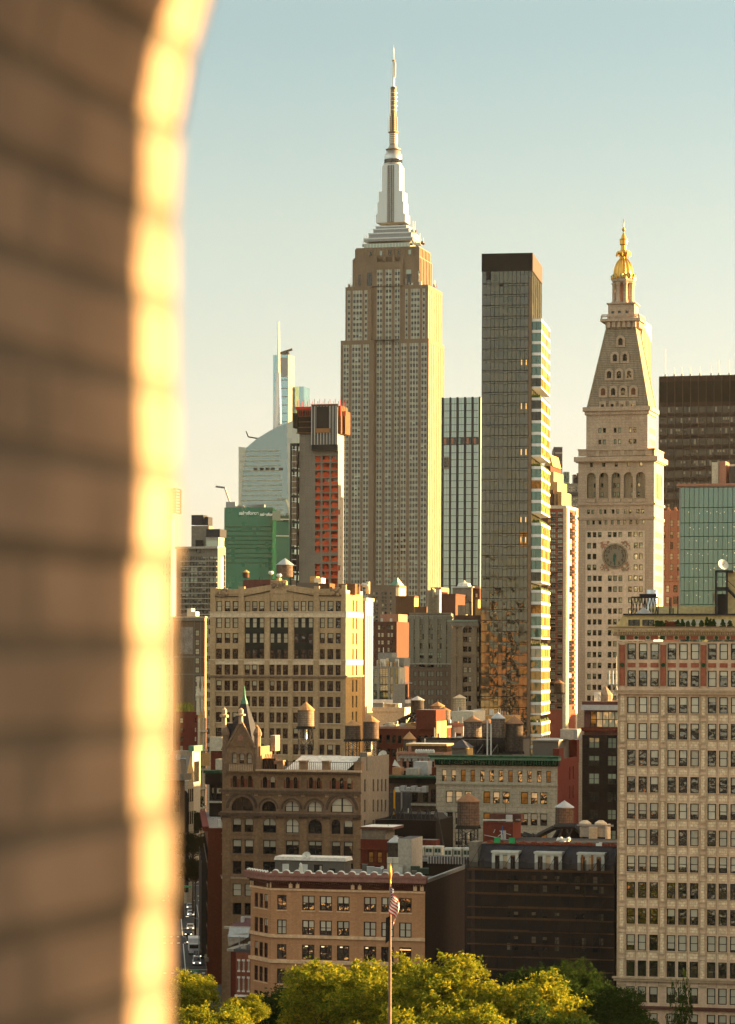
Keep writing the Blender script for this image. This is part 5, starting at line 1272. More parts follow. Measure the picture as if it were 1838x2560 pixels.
def dish(name,label,px,py,D,r,zb,lookx=-.5):
 x,y,z=at(px,py,D);rt=empty(name,(x,y,zb),0,label=label,cat='satellite dish');m=MB();h=z-zb
 m.tube((0,0,0),(0,0,h),.05,'steel_dark',5);m.build('mast',rt);m=MB();n=12;d=Vector((lookx,-1,.5)).normalized();q=d.to_track_quat('Z','Y').to_matrix();c=Vector((0,0,h))
 for i in range(n):
  a,e=2*math.pi*i/n,2*math.pi*(i+1)/n
  for r0,r1 in((0,.5),(.5,1)):
   P=lambda rr,t:c+q@Vector((rr*r*math.cos(t),rr*r*math.sin(t),rr*rr*r*.3));m.poly([P(r0,a),P(r1,a),P(r1,e),P(r0,e)],'off_white',True)
 m.tube(c,c+q@Vector((0,0,r*.9)),.03,'steel_dark',4);m.build('reflector',rt);return rt
dish('satellite_dish','white satellite dish on the roof of the terracotta office building',1807,1413,418,.85,71.5,.4)
def dark_tall():
 s=lambda x,y:(1380+x*.1676,1780+y*.1676)
 b=B('dark_brick_tower','narrow soot dark brick building with a grey banded rooftop room beside the terracotta building','building',1456,1560,1838,590)
 S=b.S;W=b.W;b.depth=22;mb=MB()
 rows=[(380,540),(650,800),(912,1075),(1185,1340),(1450,1600),(1760,1900),(2060,2200)]
 hs=S.grid([(s(545,0)[0],s(710,0)[0]),(s(828,0)[0],s(960,0)[0])],[(s(0,a)[1],s(0,c)[1])for a,c in rows],1950,1480)
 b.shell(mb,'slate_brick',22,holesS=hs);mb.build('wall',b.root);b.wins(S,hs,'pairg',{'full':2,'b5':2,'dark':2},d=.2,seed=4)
 fbox
 p=MB();z6=lambda y:1720+y*.307;x6=lambda x:1060+x*.307
 u0=S.u(x6(1303),1760);z=lambda y:S.z(1480,y);
 bigw=S.grid([(x6(1355),x6(1600))],[(z6(195),z6(315))],1800,1480)
 walled(p,S.shift(.4),u0,W,b.H-.1,z(z6(180)),bigw,.3,'plum');p.box(u0-.6,W,-.4,21,z(z6(180)),z(z6(137)),'zinc');p.box(u0-.4,W,-.1,20,z(z6(137)),z(z6(110)),'plum');p.box(-.2,W,-.25,.4,z(z6(352)),z(z6(322)),'red_brick')
 p.build('penthouse',b.root)
 lw=MB();F2=S.shift(.4);h=bigw[0];n=5
 for i in range(n):
  a,c=h[0]+(h[1]-h[0])*i/n,h[0]+(h[1]-h[0])*(i+1)/n;fbox(lw,F2,a+.06,c-.06,.12,.2,h[2],h[3],'painted_amber_glow' if i==0 else('bl_cream' if i==1 else'bl_green'));fbox(lw,F2,a-.06,a+.06,.0,.25,h[2],h[3],'win_black')
 fbox(lw,F2,h[0],h[1],.02,.2,(h[2]+h[3])/2-.06,(h[2]+h[3])/2+.06,'win_black');lw.build('ribbon_window',b.root)
 r=MB();zt=z(z6(110));u=S.u(1497,1740)
 r.lathe(u,8,[(1.6,zt),(1.6,zt+1.4),(.1,zt+3.2)],12,'wood_pale');r.build('small_tank',b.root)
 fr=MB();u1,u2=S.u(x6(1375),1750),S.u(x6(1420),1750)
 for i in range(6):a=u1+(u2-u1)*i/5;fr.box(a-.05,a+.05,2,2.1,zt,zt+2,'white_paint')
 fr.box(u1,u2,2,2.1,zt+1.9,zt+2,'white_paint');fr.build('railing',b.root)
 t=MB();u0,u1=S.u(1524,1720),S.u(1540,1720);zz=z(1712)
 for q in((u0,3),(u1,3),(u1,6)):t.tube((*q,zt),((u0+u1)/2,4.5,zz),.1,'steel_grey',4)
 for i in range(6):a=u0-1+i*.75;t.box(a,a+.3,4.2,4.5,zz,zz+3,'off_white')
 t.box(u0-1.2,u1+1.6,4,4.7,zz-.1,zz+.1,'steel_grey');t.tube(((u0+u1)/2,4.5,zz),((u0+u1)/2,4.5,zz+6),.07,'steel_grey',4);t.build('antenna_rack',b.root);b.done()
dark_tall()
def X6(x):return 1060+x*.307
def Y6(y):return 1720+y*.307
def grey_building():
 b=B('grey_stone_loft_building','pale grey stone loft building with green copper cornice behind two water tanks','building',1091,1394,Y6(636),540)
 S,E,W=b.S,b.E,b.W;dep=b.dep(1447,1900);b.depth=dep
 c1=[(X6(a),X6(a+37))for a in(147,225,302,379,457,533,609,687,765,842,920,997)]
 g=[(180,236),(257,312),(333,390),(485,540),(562,617),(640,697),(790,847),(870,925),(947,1003)];G=[(X6(a),X6(c))for a,c in g]
 h1=S.grid(c1,[(Y6(670),Y6(765))],1930,1240);h2=S.grid(G,[(Y6(845),Y6(940)),(Y6(1017),Y6(1115)),(Y6(1185),Y6(1285)),(Y6(1355),Y6(1455)),(Y6(1520),Y6(1620))],2000,1240)
 eh=[(dep*t,dep*t+.9,E.z(1420,y+32),E.z(1420,y))for t in(.55,.72)for y in(1918,1966,2020)]
 mb=MB();b.shell(mb,'grey_stone',dep,holesS=h1+h2,holesE=eh,mE='red_wall',rev=.3);mb.build('wall',b.root)
 b.wins(S,h1,'grey',{'lit':3,'dark':2,'b5':.6},d=.22,seed=2);b.wins(S,h2,'grey',{'b5':3,'full':2,'dark':2,'lit':2.5,'b3':1},d=.22,seed=9);b.wins(E,eh,'slit',{'dark':1},d=.15)  # lit variant here is the amber pane with its reflection painted in
 fr=MB()
 for q in range(3):
  for ya,yb in((832,950),(1004,1125),(1172,1295)):
   u0,u1=S.u(X6(g[q*3][0]-14),2000),S.u(X6(g[q*3+2][1]+14),2000);z0,z1=S.z(1240,Y6(yb)),S.z(1240,Y6(ya))
   fbox(fr,S,u0,u1,-.12,0,z1-.2,z1,'grey_trim');fbox(fr,S,u0,u1,-.12,0,z0,z0+.25,'grey_trim');fbox(fr,S,u0,u0+.25,-.1,0,z0+.25,z1-.2,'grey_trim');fbox(fr,S,u1-.25,u1,-.1,0,z0+.25,z1-.2,'grey_trim')
 fbox(fr,S,-.1,W+.1,-.3,0,S.z(1240,Y6(790)),S.z(1240,Y6(780)),'grey_trim');fbox(fr,S,-.05,W,-.15,0,S.z(1240,Y6(800)),S.z(1240,Y6(790)),'grey_stone')
 fr.build('window_surround',b.root)
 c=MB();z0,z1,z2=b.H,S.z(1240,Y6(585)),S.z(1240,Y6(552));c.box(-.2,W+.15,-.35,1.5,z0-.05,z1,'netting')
 n=46
 for i in range(n):u=W*(i+.5)/n;c.box(u-.12,u+.12,-1.1,-.35,z1-.9,z1,'verdi_dark')
 c.box(-1.0,W+.4,-1.3,1.5,z1,z1+.5,'verdigris');c.box(-1.2,W+.5,-1.6,1.2,z1+.5,z2,'verdi_dark');c.box(-1.25,W+.5,-1.65,-1.3,z2,z2+.15,'verdigris');c.build('cornice',b.root)
 pr=MB();zt=b.H+1.5;pr.box(W-1.2,W+.05,1.5,6,zt-1.5,zt+1.8,'red_wall');pr.box(W-.5,W+.05,6,dep*.95,b.H,b.H+1.2,'red_wall');pr.box(W-1.5,W+.06,dep*.9,dep,b.H,b.H+4.5,'red_wall')
 pr.build('parapet',b.root)
 bk=MB();u0,u1=S.u(X6(850),1860),S.u(X6(1228),1860);zt2=S.z(1330,Y6(430));bk.box(u0-1,W-1.6,9,dep,b.H,zt2-.3,'cladding');bk.box(u0-1.3,W-1.4,8.6,dep+.2,zt2-.3,zt2,'steel_grey')
 bk.build('roof_shed',b.root)
 cb=MB();u0,u1=S.u(X6(1122),1840)-3,S.u(X6(1262),1840)-3;cb.box(u0,u1,dep-8,dep-4,zt2,S.z(1420,Y6(350)),'concrete_pale');cb.box((u0+u1)/2+1,u1+.1,dep-8.1,dep-3.9,zt2,S.z(1420,Y6(350))-.2,'steel_grey');cb.build('cooling_unit',b.root)
 hp=MB();ua,ub_=S.u(X6(180),1870),S.u(X6(335),1870);zz=S.z(1140,Y6(490));zk=S.z(1140,Y6(445));hp.box(ua+.5,ub_-.5,3,8,b.H,zz,'cladding')
 hp.poly([(ua,2.5,zz),(ub_,2.5,zz),((ua+ub_)/2,5.5,zk+.5)],'slate_blue');hp.poly([(ub_,2.5,zz),(ub_,8.5,zz),((ua+ub_)/2,5.5,zk+.5)],'slate_blue');hp.poly([(ua,8.5,zz),(ua,2.5,zz),((ua+ub_)/2,5.5,zk+.5)],'slate_blue');hp.poly([(ub_,8.5,zz),(ua,8.5,zz),((ua+ub_)/2,5.5,zk+.5)],'slate_blue')
 hp.box(ub_-.45,ub_-.2,3.2,8,b.H,zz-.1,'ochre_side');hp.build('roof_lantern',b.root);b.done();return b
grey_building()
def scaffolded():
 s=lambda x,y:(1140+x*.307,2060+y*.307)
 b=B('netted_mansard_building','dark mansard roofed building wrapped in black scaffold netting with pale dormers showing','building',s(155,0)[0],s(1288,0)[0],s(0,375)[1],428)
 S,W=b.S,b.W;b.depth=22;mb=MB();cols=[(s(a,0)[0],s(a+45,0)[0])for a in(410,465,610,700,800,965,1020,1110,1160)]
 hs=S.grid(cols,[(s(0,a)[1],s(0,a+60)[1])for a in(420,500,720,920,980)],2300,s(800,0)[0])
 b.shell(mb,'dark_brick',22,holesS=hs);mb.build('wall',b.root);b.wins(S,hs,'small',{'dark':3,'b5':1,'full':1},d=.2,seed=3)
 rf=MB();z0,z1=b.H,S.z(s(780,0)[0],s(0,180)[1]);rf.prism([(0,z0),(W,z0),(W,z0),(0,z0)],0,.01,'slate_blue')if False else None
 nb=2.6
 rf.poly([(0,0,z0),(W,0,z0),(W,nb,z1),(0,nb,z1)],'slate_blue');rf.poly([(0,nb,z1),(W,nb,z1),(W,20,z1),(0,20,z1)],'roof_dark');rf.poly([(W,0,z0),(W,22,z0),(W,22,z1),(W,nb,z1)],'dark_brick');rf.poly([(0,22,z0),(0,0,z0),(0,nb,z1),(0,22,z1)],'dark_brick')
 rf.box(-.9,.5,-.3,3.5,z0,z1+.4,'concrete');rf.build('mansard_roof',b.root)
 rg=MB();zz=S.z(s(780,0)[0],s(0,158)[1])
 n=44
 for i in range(n):u=1.3+(W-1.3)*i/n;rg.box(u,u+(W-1.3)/n*.93,nb-.25,nb+.35,z1,zz+.12*math.sin(i*1.7),'white_paint' if i==37 or i==38 else'tile_red')
 rg.build('ridge_tile',b.root)
 gp=MB()
 for x in(290,410):u=S.u(s(x,0)[0],2110);gp.box(u,u+.9,nb-.7,nb-.3,z1+.2,zz+.6,'green_paint')
 gp.build('green_tarp',b.root)
 for q in((288,515),(636,868),(985,1215)):
  d=MB();u0,u1=S.u(s(q[0],0)[0],2150),S.u(s(q[1],0)[0],2150);za,zb=b.H-.2,S.z(s(780,0)[0],s(0,228)[1]);w_=u1-u0
  d.box(u0+.3,u1-.3,.1,2.4,za,zb-.3,'grey_trim');d.box(u0,u1,-.3,2.4,zb-.3,zb,'off_white');d.box(u0+.15,u1-.15,-.15,2.3,zb-.55,zb-.3,'off_white')
  for t in(.08,.36,.64,.92):d.box(u0+w_*t-.25,u0+w_*t+.25,-.1,.1,za,zb-.55,'off_white')
  o=d.build('dormer',b.root)
  for t in(.22,.5,.78):g=MB();g.box(u0+w_*t-.42,u0+w_*t+.42,0,.09,za+.2,zb-.75,'bl_cream' if t==.5 else'gl_dark');g.build('pane',o)
  if q[0]>900:
   g=MB()
   for t in(.2,.55):g.box(u0+w_*t-.15,u0+w_*t+.15,-.25,-.12,za,zb-.3,'plank')
   g.build('timber_prop',o)
 nt_=MB();rn=random.Random(2);zn=S.z(s(780,0)[0],s(0,300)[1]);n=26;prev=None
 for i in range(n):
  u0,u1=-1.2+(W+1.6)*i/n,-1.2+(W+1.6)*(i+1)/n;sag=lambda t:.35*(1-math.cos(t*2*math.pi/3.3))*.5;d=lambda j:-1.75+.12*math.sin(j*2.1)
  nt_.poly([(u0,d(i),1),(u1,d(i+1),1),(u1,d(i+1),zn-sag(i+1)),(u0,d(i),zn-sag(i))],'net_sheer',True)
 nt_.poly([(W+.4,-1.7,1),(W+.4,3,1),(W+.4,3,zn),(W+.4,-1.7,zn)],'net_sheer');nt_.poly([(-1.2,3,1),(-1.2,-1.7,1),(-1.2,-1.7,zn),(-1.2,3,zn)],'net_sheer')
 nt_.build('debris_netting',b.root)
 sf=MB();n=10
 for i in range(n+1):
  u=-.9+(W+1.2)*i/n
  for d_ in(-1.5,-.4):sf.tube((u,d_,0),(u,d_,zn+.3),.06,'steel_dark',4)
 z=2
 lv=[s(0,y)[1]for y in(380,475,575,683,775,875,985,1085,1190)]
 for i,y in enumerate(lv):
  z=S.z(s(780,0)[0],y);parts=((0,1),(0,.66),(0,.78),(.3,1),(0,.85),(0,.4),(.3,.7),(.42,.66),(.1,.95))[i]
  sf.box(-.9+W*parts[0],W*parts[1]+.2,-1.58,-1.48,z,z+(.24 if i<6 else.15),'plank');sf.box(-.9,W+.2,-1.5,-.4,z-.1,z,'plank')
  for j in range(n):
   u0,u1=-.9+(W+1.2)*j/n,-.9+(W+1.2)*(j+1)/n
   if(i+j)%3==0:sf.tube((u0,-1.5,z),(u1,-1.5,z+4),.04,'steel_dark',4)
 sf.build('scaffold',b.root);b.done()
def netmat():
 m,t,bs=newmat('net_sheer');tr=t.nodes.new('ShaderNodeBsdfTransparent');mx=t.nodes.new('ShaderNodeMixShader');bs.inputs['Base Color'].default_value=(.010,.007,.007,1);bs.inputs['Roughness'].default_value=.9
 tc=t.nodes.new('ShaderNodeTexCoord');n=t.nodes.new('ShaderNodeTexNoise');n.inputs['Scale'].default_value=.18;t.links.new(tc.outputs['Object'],n.inputs['Vector']);r=t.nodes.new('ShaderNodeMapRange');r.inputs[3].default_value=.34;r.inputs[4].default_value=.6;t.links.new(n.outputs[0],r.inputs[0])
 t.links.new(r.outputs[0],mx.inputs[0]);t.links.new(bs.outputs[0],mx.inputs[1]);t.links.new(tr.outputs[0],mx.inputs[2]);t.links.new(mx.outputs[0],t.nodes['Material Output'].inputs[0])
netmat();scaffolded()
def XT(x):return 560+x*.4054
def YT(y):return 2100+y*.4054
def tan_building():
 D=437;b=B('tan_brick_corner_building','tan brick corner building with scalloped parapet and plum window frames behind the flagpole','building',678,1063,YT(315),D,th=R(13))
 S,E,W=b.S,b.E,b.W;dep=b.dep(1188,2160);b.depth=dep;mb=MB()
 cols=[(XT(a),XT(c))for a,c in((328,386),(482,559),(590,666),(697,774),(862,940),(970,1048),(1080,1157))]
 k=F/D;tops=[(345,436),(497,588),(648,741),(800,893),(955,1048),(1110,1200),(1262,1352),(1420,1520)]
 hs=S.grid(cols,[(YT(a),YT(c))for a,c in tops],2300,XT(600))
 walled(mb,S,0,W,0,b.H,hs,.3,'tan_brick');eh=[]
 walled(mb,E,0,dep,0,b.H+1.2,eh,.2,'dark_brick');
 a2=R(13+47);fd=(-math.cos(R(47)),math.sin(R(47)));L_=None
 fw0=Face(b.xy,b.rz,(0,0),fd,(-fd[1],fd[0]));Lw=fw0.u(627,2250)
 p=(fd[0]*Lw,fd[1]*Lw);fw=Face(b.xy,b.rz,p,(-fd[0],-fd[1]),(fd[1]*1.0,-fd[0]*1.0));fw=Face(b.xy,b.rz,p,(-fd[0],-fd[1]),(fd[1],-fd[0]))
 inw=(fd[1],-fd[0]);inw=inw if inw[1]>0 else(-inw[0],-inw[1]);fw=Face(b.xy,b.rz,p,(-fd[0],-fd[1]),inw)
 cw=[(XT(a),XT(c))for a,c in((188,210),(218,240),(248,270))];hw=[]
 for i,(a,c)in enumerate(cw):
  for ya,yb in tops:hw.append((fw.u(a,2300),fw.u(c,2300),hs[0][2],hs[0][3])if False else(fw.u(a,2300),fw.u(c,2300),S.z(XT(600),YT(yb)),S.z(XT(600),YT(ya))))
 walled(mb,fw,0,Lw,0,b.H,hw,.25,'tan_brick')
 q=[(0,0),(W,0),(W,dep),(p[0],dep),p];mb.poly([(x,y,b.H)for x,y in q],'roof_grey');mb.poly([(W,dep,0),(p[0],dep,0),(p[0],dep,b.H),(W,dep,b.H)],'dark_brick');mb.poly([(p[0],dep,0),(*p,0),(*p,b.H),(p[0],dep,b.H)],'tan_brick')
 mb.build('wall',b.root)
 b.rnd.seed(5)
 for r_,wts in enumerate(({'dark':5,'b5':2},{'full':3,'b3':2,'b5':1},{'dark':6},{'dark':3,'b5':2},{'b5':2,'dark':3},{'dark':1},{'dark':1},{'dark':1})):
  b.wins(S,hs[r_*7:(r_+1)*7],'tan',wts,d=.22)
 b.wins(fw,hw,'tan',{'dark':5,'b5':1},d=.18)
 lb=MB()
 for i,h in enumerate(hs[14:21]):
  if i in(1,2,3,4):fbox(lb,S,h[0]+.3+.2*(i%2),h[0]+.7+.2*(i%2),.1,.2,h[3]-.35,h[3]-.2,'lamp_glow')
 h=hs[20];fbox(lb,S,h[0]+.1,h[1]-.1,.1,.2,h[3]-.5,h[3]-.3,'lit_pane');lb.build('ceiling_light',b.root)
 tr=MB()
 def band(y,h_,pr,m='tan_band'):
  z=S.z(XT(600),YT(y));fbox(tr,S,-pr*.5,W+.02,-pr,0,z-h_,z,m);fbox(tr,fw,-.1,Lw+pr*.4,-pr,0,z-h_,z,m)
 band(588,.5,.3);band(745,.5,.35);band(305,.28,.18);band(1060,.5,.3)
 for h in hs:fbox(tr,S,h[0]-.1,h[1]+.1,-.12,0,h[2]-.2,h[2],'tan_band')
 for h in hw:fbox(tr,fw,h[0]-.08,h[1]+.08,-.12,0,h[2]-.2,h[2],'tan_band')
 tr.build('string_course',b.root)
 fz=MB();z0,z1,z2=b.H,S.z(XT(600),YT(262)),S.z(XT(600),YT(222))
 for f,L2 in((S,W),(fw,Lw)):
  fbox(fz,f,0,L2,-.02,.6,z0-.05,z1,'plum_brick');fbox(fz,f,-.3,L2+.05,-.5,.6,z1,z1+.25,'plum')
  n=int(L2/.36)
  for i in range(n):u=L2*(i+.5)/n;fbox(fz,f,u-.09,u+.09,-.32,0,z1-.3,z1,'plum')
  fbox(fz,f,-.6,L2+.3,-.9,.6,z1+.25,z2,'plum_lt');fbox(fz,f,-.7,L2+.35,-1.1,.6,z2,z2+.25,'plum_lt')
 for x in(412,455,795,838,1180,1222):u=S.u(XT(x),2220);fbox(fz,S,u-.28,u+.28,-.14,0,z0,z1-.1,'tan_band')
 for x in(170,182,272,290):u=fw.u(XT(x),2200);fbox(fz,fw,u-.14,u+.14,-.14,0,z0,z1-.1,'tan_band')
 fz.build('cornice',b.root)
 sc_=MB();z=z2+.25
 for f,L2,n in((S,W,14),(fw,Lw,8)):
  for i in range(n):
   c=L2*(i+.5)/n;r=L2/n*.33
   pts=[(c-L2/n*.5,z),(c-r,z)]+[(c-r*math.cos(math.pi*t/6),z+r*.75*math.sin(math.pi*t/6))for t in range(7)]+[(c+r,z),(c+L2/n*.5,z)]
   for(x0,za),(x1,zb)in zip(pts,pts[1:]):
    if abs(x1-x0)<1e-5:continue
    sc_.poly([f.p(x0,-1.0,z-.1),f.p(x1,-1.0,z-.1),f.p(x1,-1.0,zb+.16),f.p(x0,-1.0,za+.16)],'plum_lt')
    sc_.poly([f.p(x0,-1.0,za+.16),f.p(x1,-1.0,zb+.16),f.p(x1,-.4,zb+.28),f.p(x0,-.4,za+.28)],'off_white')
 sc_.build('parapet',b.root)
 pe=MB();pe.box(W-.3,W+.2,0,dep,b.H+1.2,b.H+1.75,'steel_grey');pe.build('coping',b.root)
 b.done();return b
TANB=tan_building()
def XR(x):return 540+x*.2825
def YR(y):return 1700+y*.2825
def romanesque():
 b=B('romanesque_corner_building','brown Romanesque brick building with arched windows and a pointed slate corner tower','building',XR(58),XR(1283),YR(800),520)
 S,E,W=b.S,b.E,b.W;dep=b.dep(XR(1530),YR(900));b.depth=dep;mb=MB()
 u=lambda x,y=1100:S.u(XR(x),YR(y));z=lambda y,x=670:S.z(XR(x),YR(y));H=z(800)
 q=lambda l,ya,yb:[(u(a,ya),u(c,ya),z(yb),z(ya))for a,c in l]
 small=q([(412,452),(482,522),(616,655),(684,722),(820,858),(890,925),(1022,1062),(1092,1130),(1160,1198)],858,958)
 blind=q([(545,590),(748,795),(952,998)],862,958)
 tsm=q([(146,186),(214,250),(280,318)],852,956)
 arch=q([(138,330),(405,532),(609,738),(811,941),(1014,1216)],0,0);arch=[]
 big=[]
 for a,c in((138,330),(405,532),(609,738),(811,941),(1014,1216)):
  u0,u1=u(a),u(c);zb=z(1165);big.append((u0,u1,zb,zb+(z(1100)-zb)*.35+(u1-u0)/2))
 r2l=[(146,226),(252,332),(416,532),(617,735),(817,938),(1022,1102),(1130,1212)]
 r2=q(r2l,1228,1355);r3=q(r2l,1422,1545);r4=q(r2l,1612,1728);r5=q(r2l,1815,1925);r6=q(r2l,1985,2090);r7=q(r2l,2200,2320);r8=q(r2l,2450,2560)
 tw=q([(144,186),(211,252),(276,320)],650,745)
 T0,T1=u(58,800),u(398,800);HT=z(585,230)
 holes=small+tsm+big+r2+r3+r4+r5+r6+r7+r8
 Eh=[]
 for n in(.12,.42,.58,.72,.86):
  for y in(880,1060,1240,1420):zz=E.z(XR(1283+247*n),YR(y));Eh.append((dep*n,dep*n+1.0,zz-2.3,zz))
 b.H=H
 walled(mb,S,0,W,0,H,holes+blind,.35,'romanesque','roman_trim');walled(mb,E,0,dep,0,H+2.5,Eh,.25,'plaster')
 for h in blind:fbox(mb,S,h[0],h[1],.3,.4,h[2],h[3],'romanesque')
 mb.poly([(0,0,H),(W,0,H),(W,dep,H),(0,dep,H)],'roof_dark');mb.poly([(W,dep,0),(0,dep,0),(0,dep,H),(W,dep,H)],'romanesque');mb.poly([(0,dep,0),(0,0,0),(0,0,H),(0,dep,H)],'romanesque')
 for h in small+tsm+r2:arch_fill(mb,S,h[0],h[1],h[3]-(h[1]-h[0])/2,'romanesque',0,.35)
 for h in big:arch_fill(mb,S,h[0],h[1],h[3]-(h[1]-h[0])/2,'romanesque',0,.35,14)
 mb.box(W-.6,W+.02,.2,dep,H,H+2.5,'plaster')
 mb.build('wall',b.root)
 V=random.Random(3)
 b.wins(S,small,'slit',{'dark':6,'b5':1},d=.3);b.wins(S,tsm,'slit',{'dark':1},d=.3)
 for h,v in zip(big,('dark','dark','full','full','full')):b.wins(S,[h],'rom3' if h[1]-h[0]>6 else'rom',{v:1},d=.3)
 for h,v in zip(r2,('b5','b5','b5','full','dark','dark','b5')):b.wins(S,[h],'rom1' if h[1]-h[0]<7.5 and h[1]-h[0]<(u(532)-u(416))*.9 else'rom',{v:1},d=.3)
 for rr,wt in((r3,{'b5':2,'b7':2,'dark':1}),(r4,{'dark':4,'b7':1}),(r5,{'full':2,'b3':1}),(r6,{'dark':1}),(r7,{'dark':1}),(r8,{'dark':1})):
  for h in rr:b.wins(S,[h],'rom1' if h[1]-h[0]<(u(532)-u(416))*.9 else'rom',wt,d=.3)
 b.wins(E,Eh,'slit',{'dark':1},d=.2)
 tr=MB()
 for h in big:
  r=(h[1]-h[0])/2;c=(h[0]+h[1])/2;zs=h[3]-r
  arch_ring(tr,S,c,zs,r*1.02,r*1.2,-.18,0,'roman_trim',16);arch_ring(tr,S,c,zs,r*1.22,r*1.46,-.3,0,'roman_dark',16);arch_ring(tr,S,c,zs,r*1.48,r*1.56,-.4,0,'roman_trim',16)
  for sg in(-1,1):fbox(tr,S,c+sg*r*1.24-r*.2,c+sg*r*1.24+r*.2,-.25,0,h[2],zs,'roman_trim')
 for h in r2:r=(h[1]-h[0])/2;arch_ring(tr,S,(h[0]+h[1])/2,h[3]-r,r*1.05,r*1.25,-.15,0,'roman_trim',10)
 def band(y,h_,pr,m='roman_trim',x0=0,x1=None):
  fbox(tr,S,x0-pr,(W if x1 is None else x1)+pr*.3,-pr,0,z(y)-h_,z(y),m)
 band(968,.35,.3);band(978,.45,.55,'roman_dark');band(990,.3,.25);band(1172,.3,.3);band(1182,.55,.6,'roman_dark');band(1200,.6,.25);band(1738,.3,.3);band(1744,.6,.15,'roman_pale');band(1362,.2,.15);band(1550,.2,.15);band(1406,.2,.1)
 band(800,.5,.5,'roman_trim',T1);band(792,.35,.8,'roman_pale',T1)
 n=60
 for i in range(n):uu=T1+(W-T1)*(i+.5)/n;fbox(tr,S,uu-.09,uu+.09,-.55,0,z(832),z(815),'roman_dark')
 for i in range(96):uu=W*(i+.5)/96;fbox(tr,S,uu-.07,uu+.07,-.5,0,z(982)-.75,z(982),'roman_trim')
 for x in(104,356,567,770,982,1236):fbox(tr,S,u(x-14),u(x+14),-.2,0,z(1032),z(1003),'roman_pale')
 tr.build('stone_trim',b.root)
 rp=MB()
 for h in small+tsm:
  for sg in(0,1):fbox(rp,S,h[sg]-.30 if not sg else h[sg]+.05,h[sg]-.05 if not sg else h[sg]+.30,-.16,0,h[2],h[3]-.6,'red_pil')
 rp.build('red_pilaster',b.root,kind='stuff')
 pi=MB()
 for a,c in((62,132),(345,400),(540,603),(742,808),(946,1010),(1222,1283)):fbox(pi,S,u(a,1500),u(c,1500),-.22,0,0,z(1215),'romanesque');fbox(pi,S,u(a,1500)-.1,u(c,1500)+.1,-.4,0,z(1225),z(1200),'roman_dark')
 pi.build('pier',b.root)
 t=MB();td=(T1-T0)*.95;zg=z(800)-.2
 TF=S.shift(-.25);walled(t,TF,T0,T1,zg,HT,tw,.4,'romanesque','roman_trim')
 for h in tw:arch_fill(t,TF,h[0],h[1],h[3]-(h[1]-h[0])/2,'romanesque',0,.3)
 t.poly([(T1,-.25,zg),(T1,td,zg),(T1,td,HT),(T1,-.25,HT)],'romanesque');t.poly([(T0,td,zg),(T0,-.25,zg),(T0,-.25,HT),(T0,td,HT)],'romanesque');t.poly([(T1,td,zg),(T0,td,zg),(T0,td,HT),(T1,td,HT)],'romanesque')
 gz=z(372,225);cx=u(226,450);hw=(u(340,560)-u(115,560))/2
 t.prism([(cx-hw,HT-.01),(cx+hw,HT-.01),(cx,gz)],-.4,.4,'romanesque')
 for a,c in(((cx-hw-.3,HT-.3),(cx,gz+.3)),((cx,gz+.3),(cx+hw+.3,HT-.3))):t.tube((a[0],-.45,a[1]),(c[0],-.45,c[1]),.28,'roman_trim',5)
 for i in range(5):t.box(cx-hw*(.42-.09*i),cx+hw*(.42-.09*i),-.5,-.3,z(450-i*16),z(450-i*16)+.22,'roman_trim')
 ro=[]
 Fo=S.shift(-.55);oc=(cx,z(517));r0=(u(250,517)-u(202,517))/2
 t.poly([Fo.p(oc[0]+r0*math.cos(i*math.pi/8),0,oc[1]+r0*math.sin(i*math.pi/8))for i in range(16)],'pink_stone')
 for i in range(16):
  a,c=math.pi*i/8,math.pi*(i+1)/8;P=lambda r,tt:Fo.p(oc[0]+r*math.cos(tt),-.1,oc[1]+r*math.sin(tt));t.poly([P(r0,a),P(r0*1.5,a),P(r0*1.5,c),P(r0,c)],'roman_trim')
 for h in tw:arch_ring(t,TF,(h[0]+h[1])/2,h[3]-(h[1]-h[0])/2,(h[1]-h[0])/2,(h[1]-h[0])*.8,-.2,0,'roman_trim',8)
 for i in range(14):uu=u(122,780)+(u(335,780)-u(122,780))*(i+.5)/14;fbox(t,TF,uu-.1,uu+.1,-.35,-.15,z(810),z(752),'roman_pale')
 fbox(t,TF,u(118,780),u(338,780),-.4,0,z(752),z(745),'roman_trim');fbox(t,TF,u(118,780),u(338,780),-.5,0,z(822),z(808),'roman_trim')
 t.build('tower_wall',b.root);b.wins(TF,tw,'rom1',{'full':2,'b3':1},d=.35)
 for i,x in enumerate((85,367)):
  tu=MB();uu=u(x,560);r=(u(400,560)-u(334,560))/2
  tu.lathe(uu,.1,[(r*.5,z(850)),(r*.8,z(760)),(r*.86,z(740)),(r*.86,z(500)),(r*1.08,z(495)),(r*1.12,z(468)),(r*1.0,z(466)),(r*.75,z(440)),(r*.25,z(418)),(.15,z(410))],8,'roman_trim',False,math.pi/8)
  if i==0:tu.lathe(uu-.3,.1,[(.5,z(430)),(.45,z(340)),(.9,z(335)),(.9,z(315)),(.45,z(308)),(.55,z(290)),(.5,z(270)),(.1,z(248))],8,'roman_pale')
  else:tu.lathe(uu-.2,.1,[(.2,z(425)),(.35,z(415)),(.1,z(400))],6,'gold')
  tu.build('turret',b.root)
 pn=MB();pn.lathe(cx,-.4,[(.45,gz-.3),(.4,z(322)),(.95,z(318)),(.95,z(306)),(.45,z(300)),(.55,z(285)),(.5,z(265)),(.1,z(250))],8,'roman_pale');pn.build('pinnacle',b.root)
 sp=MB();yc=td/2;sx=S.shift(yc).u(XR(250),YR(400));b0=(T1-T0)/2*.86;zb=HT-.8;zt=z(218);h1=(u(270,220)-u(226,220))/2*1.1
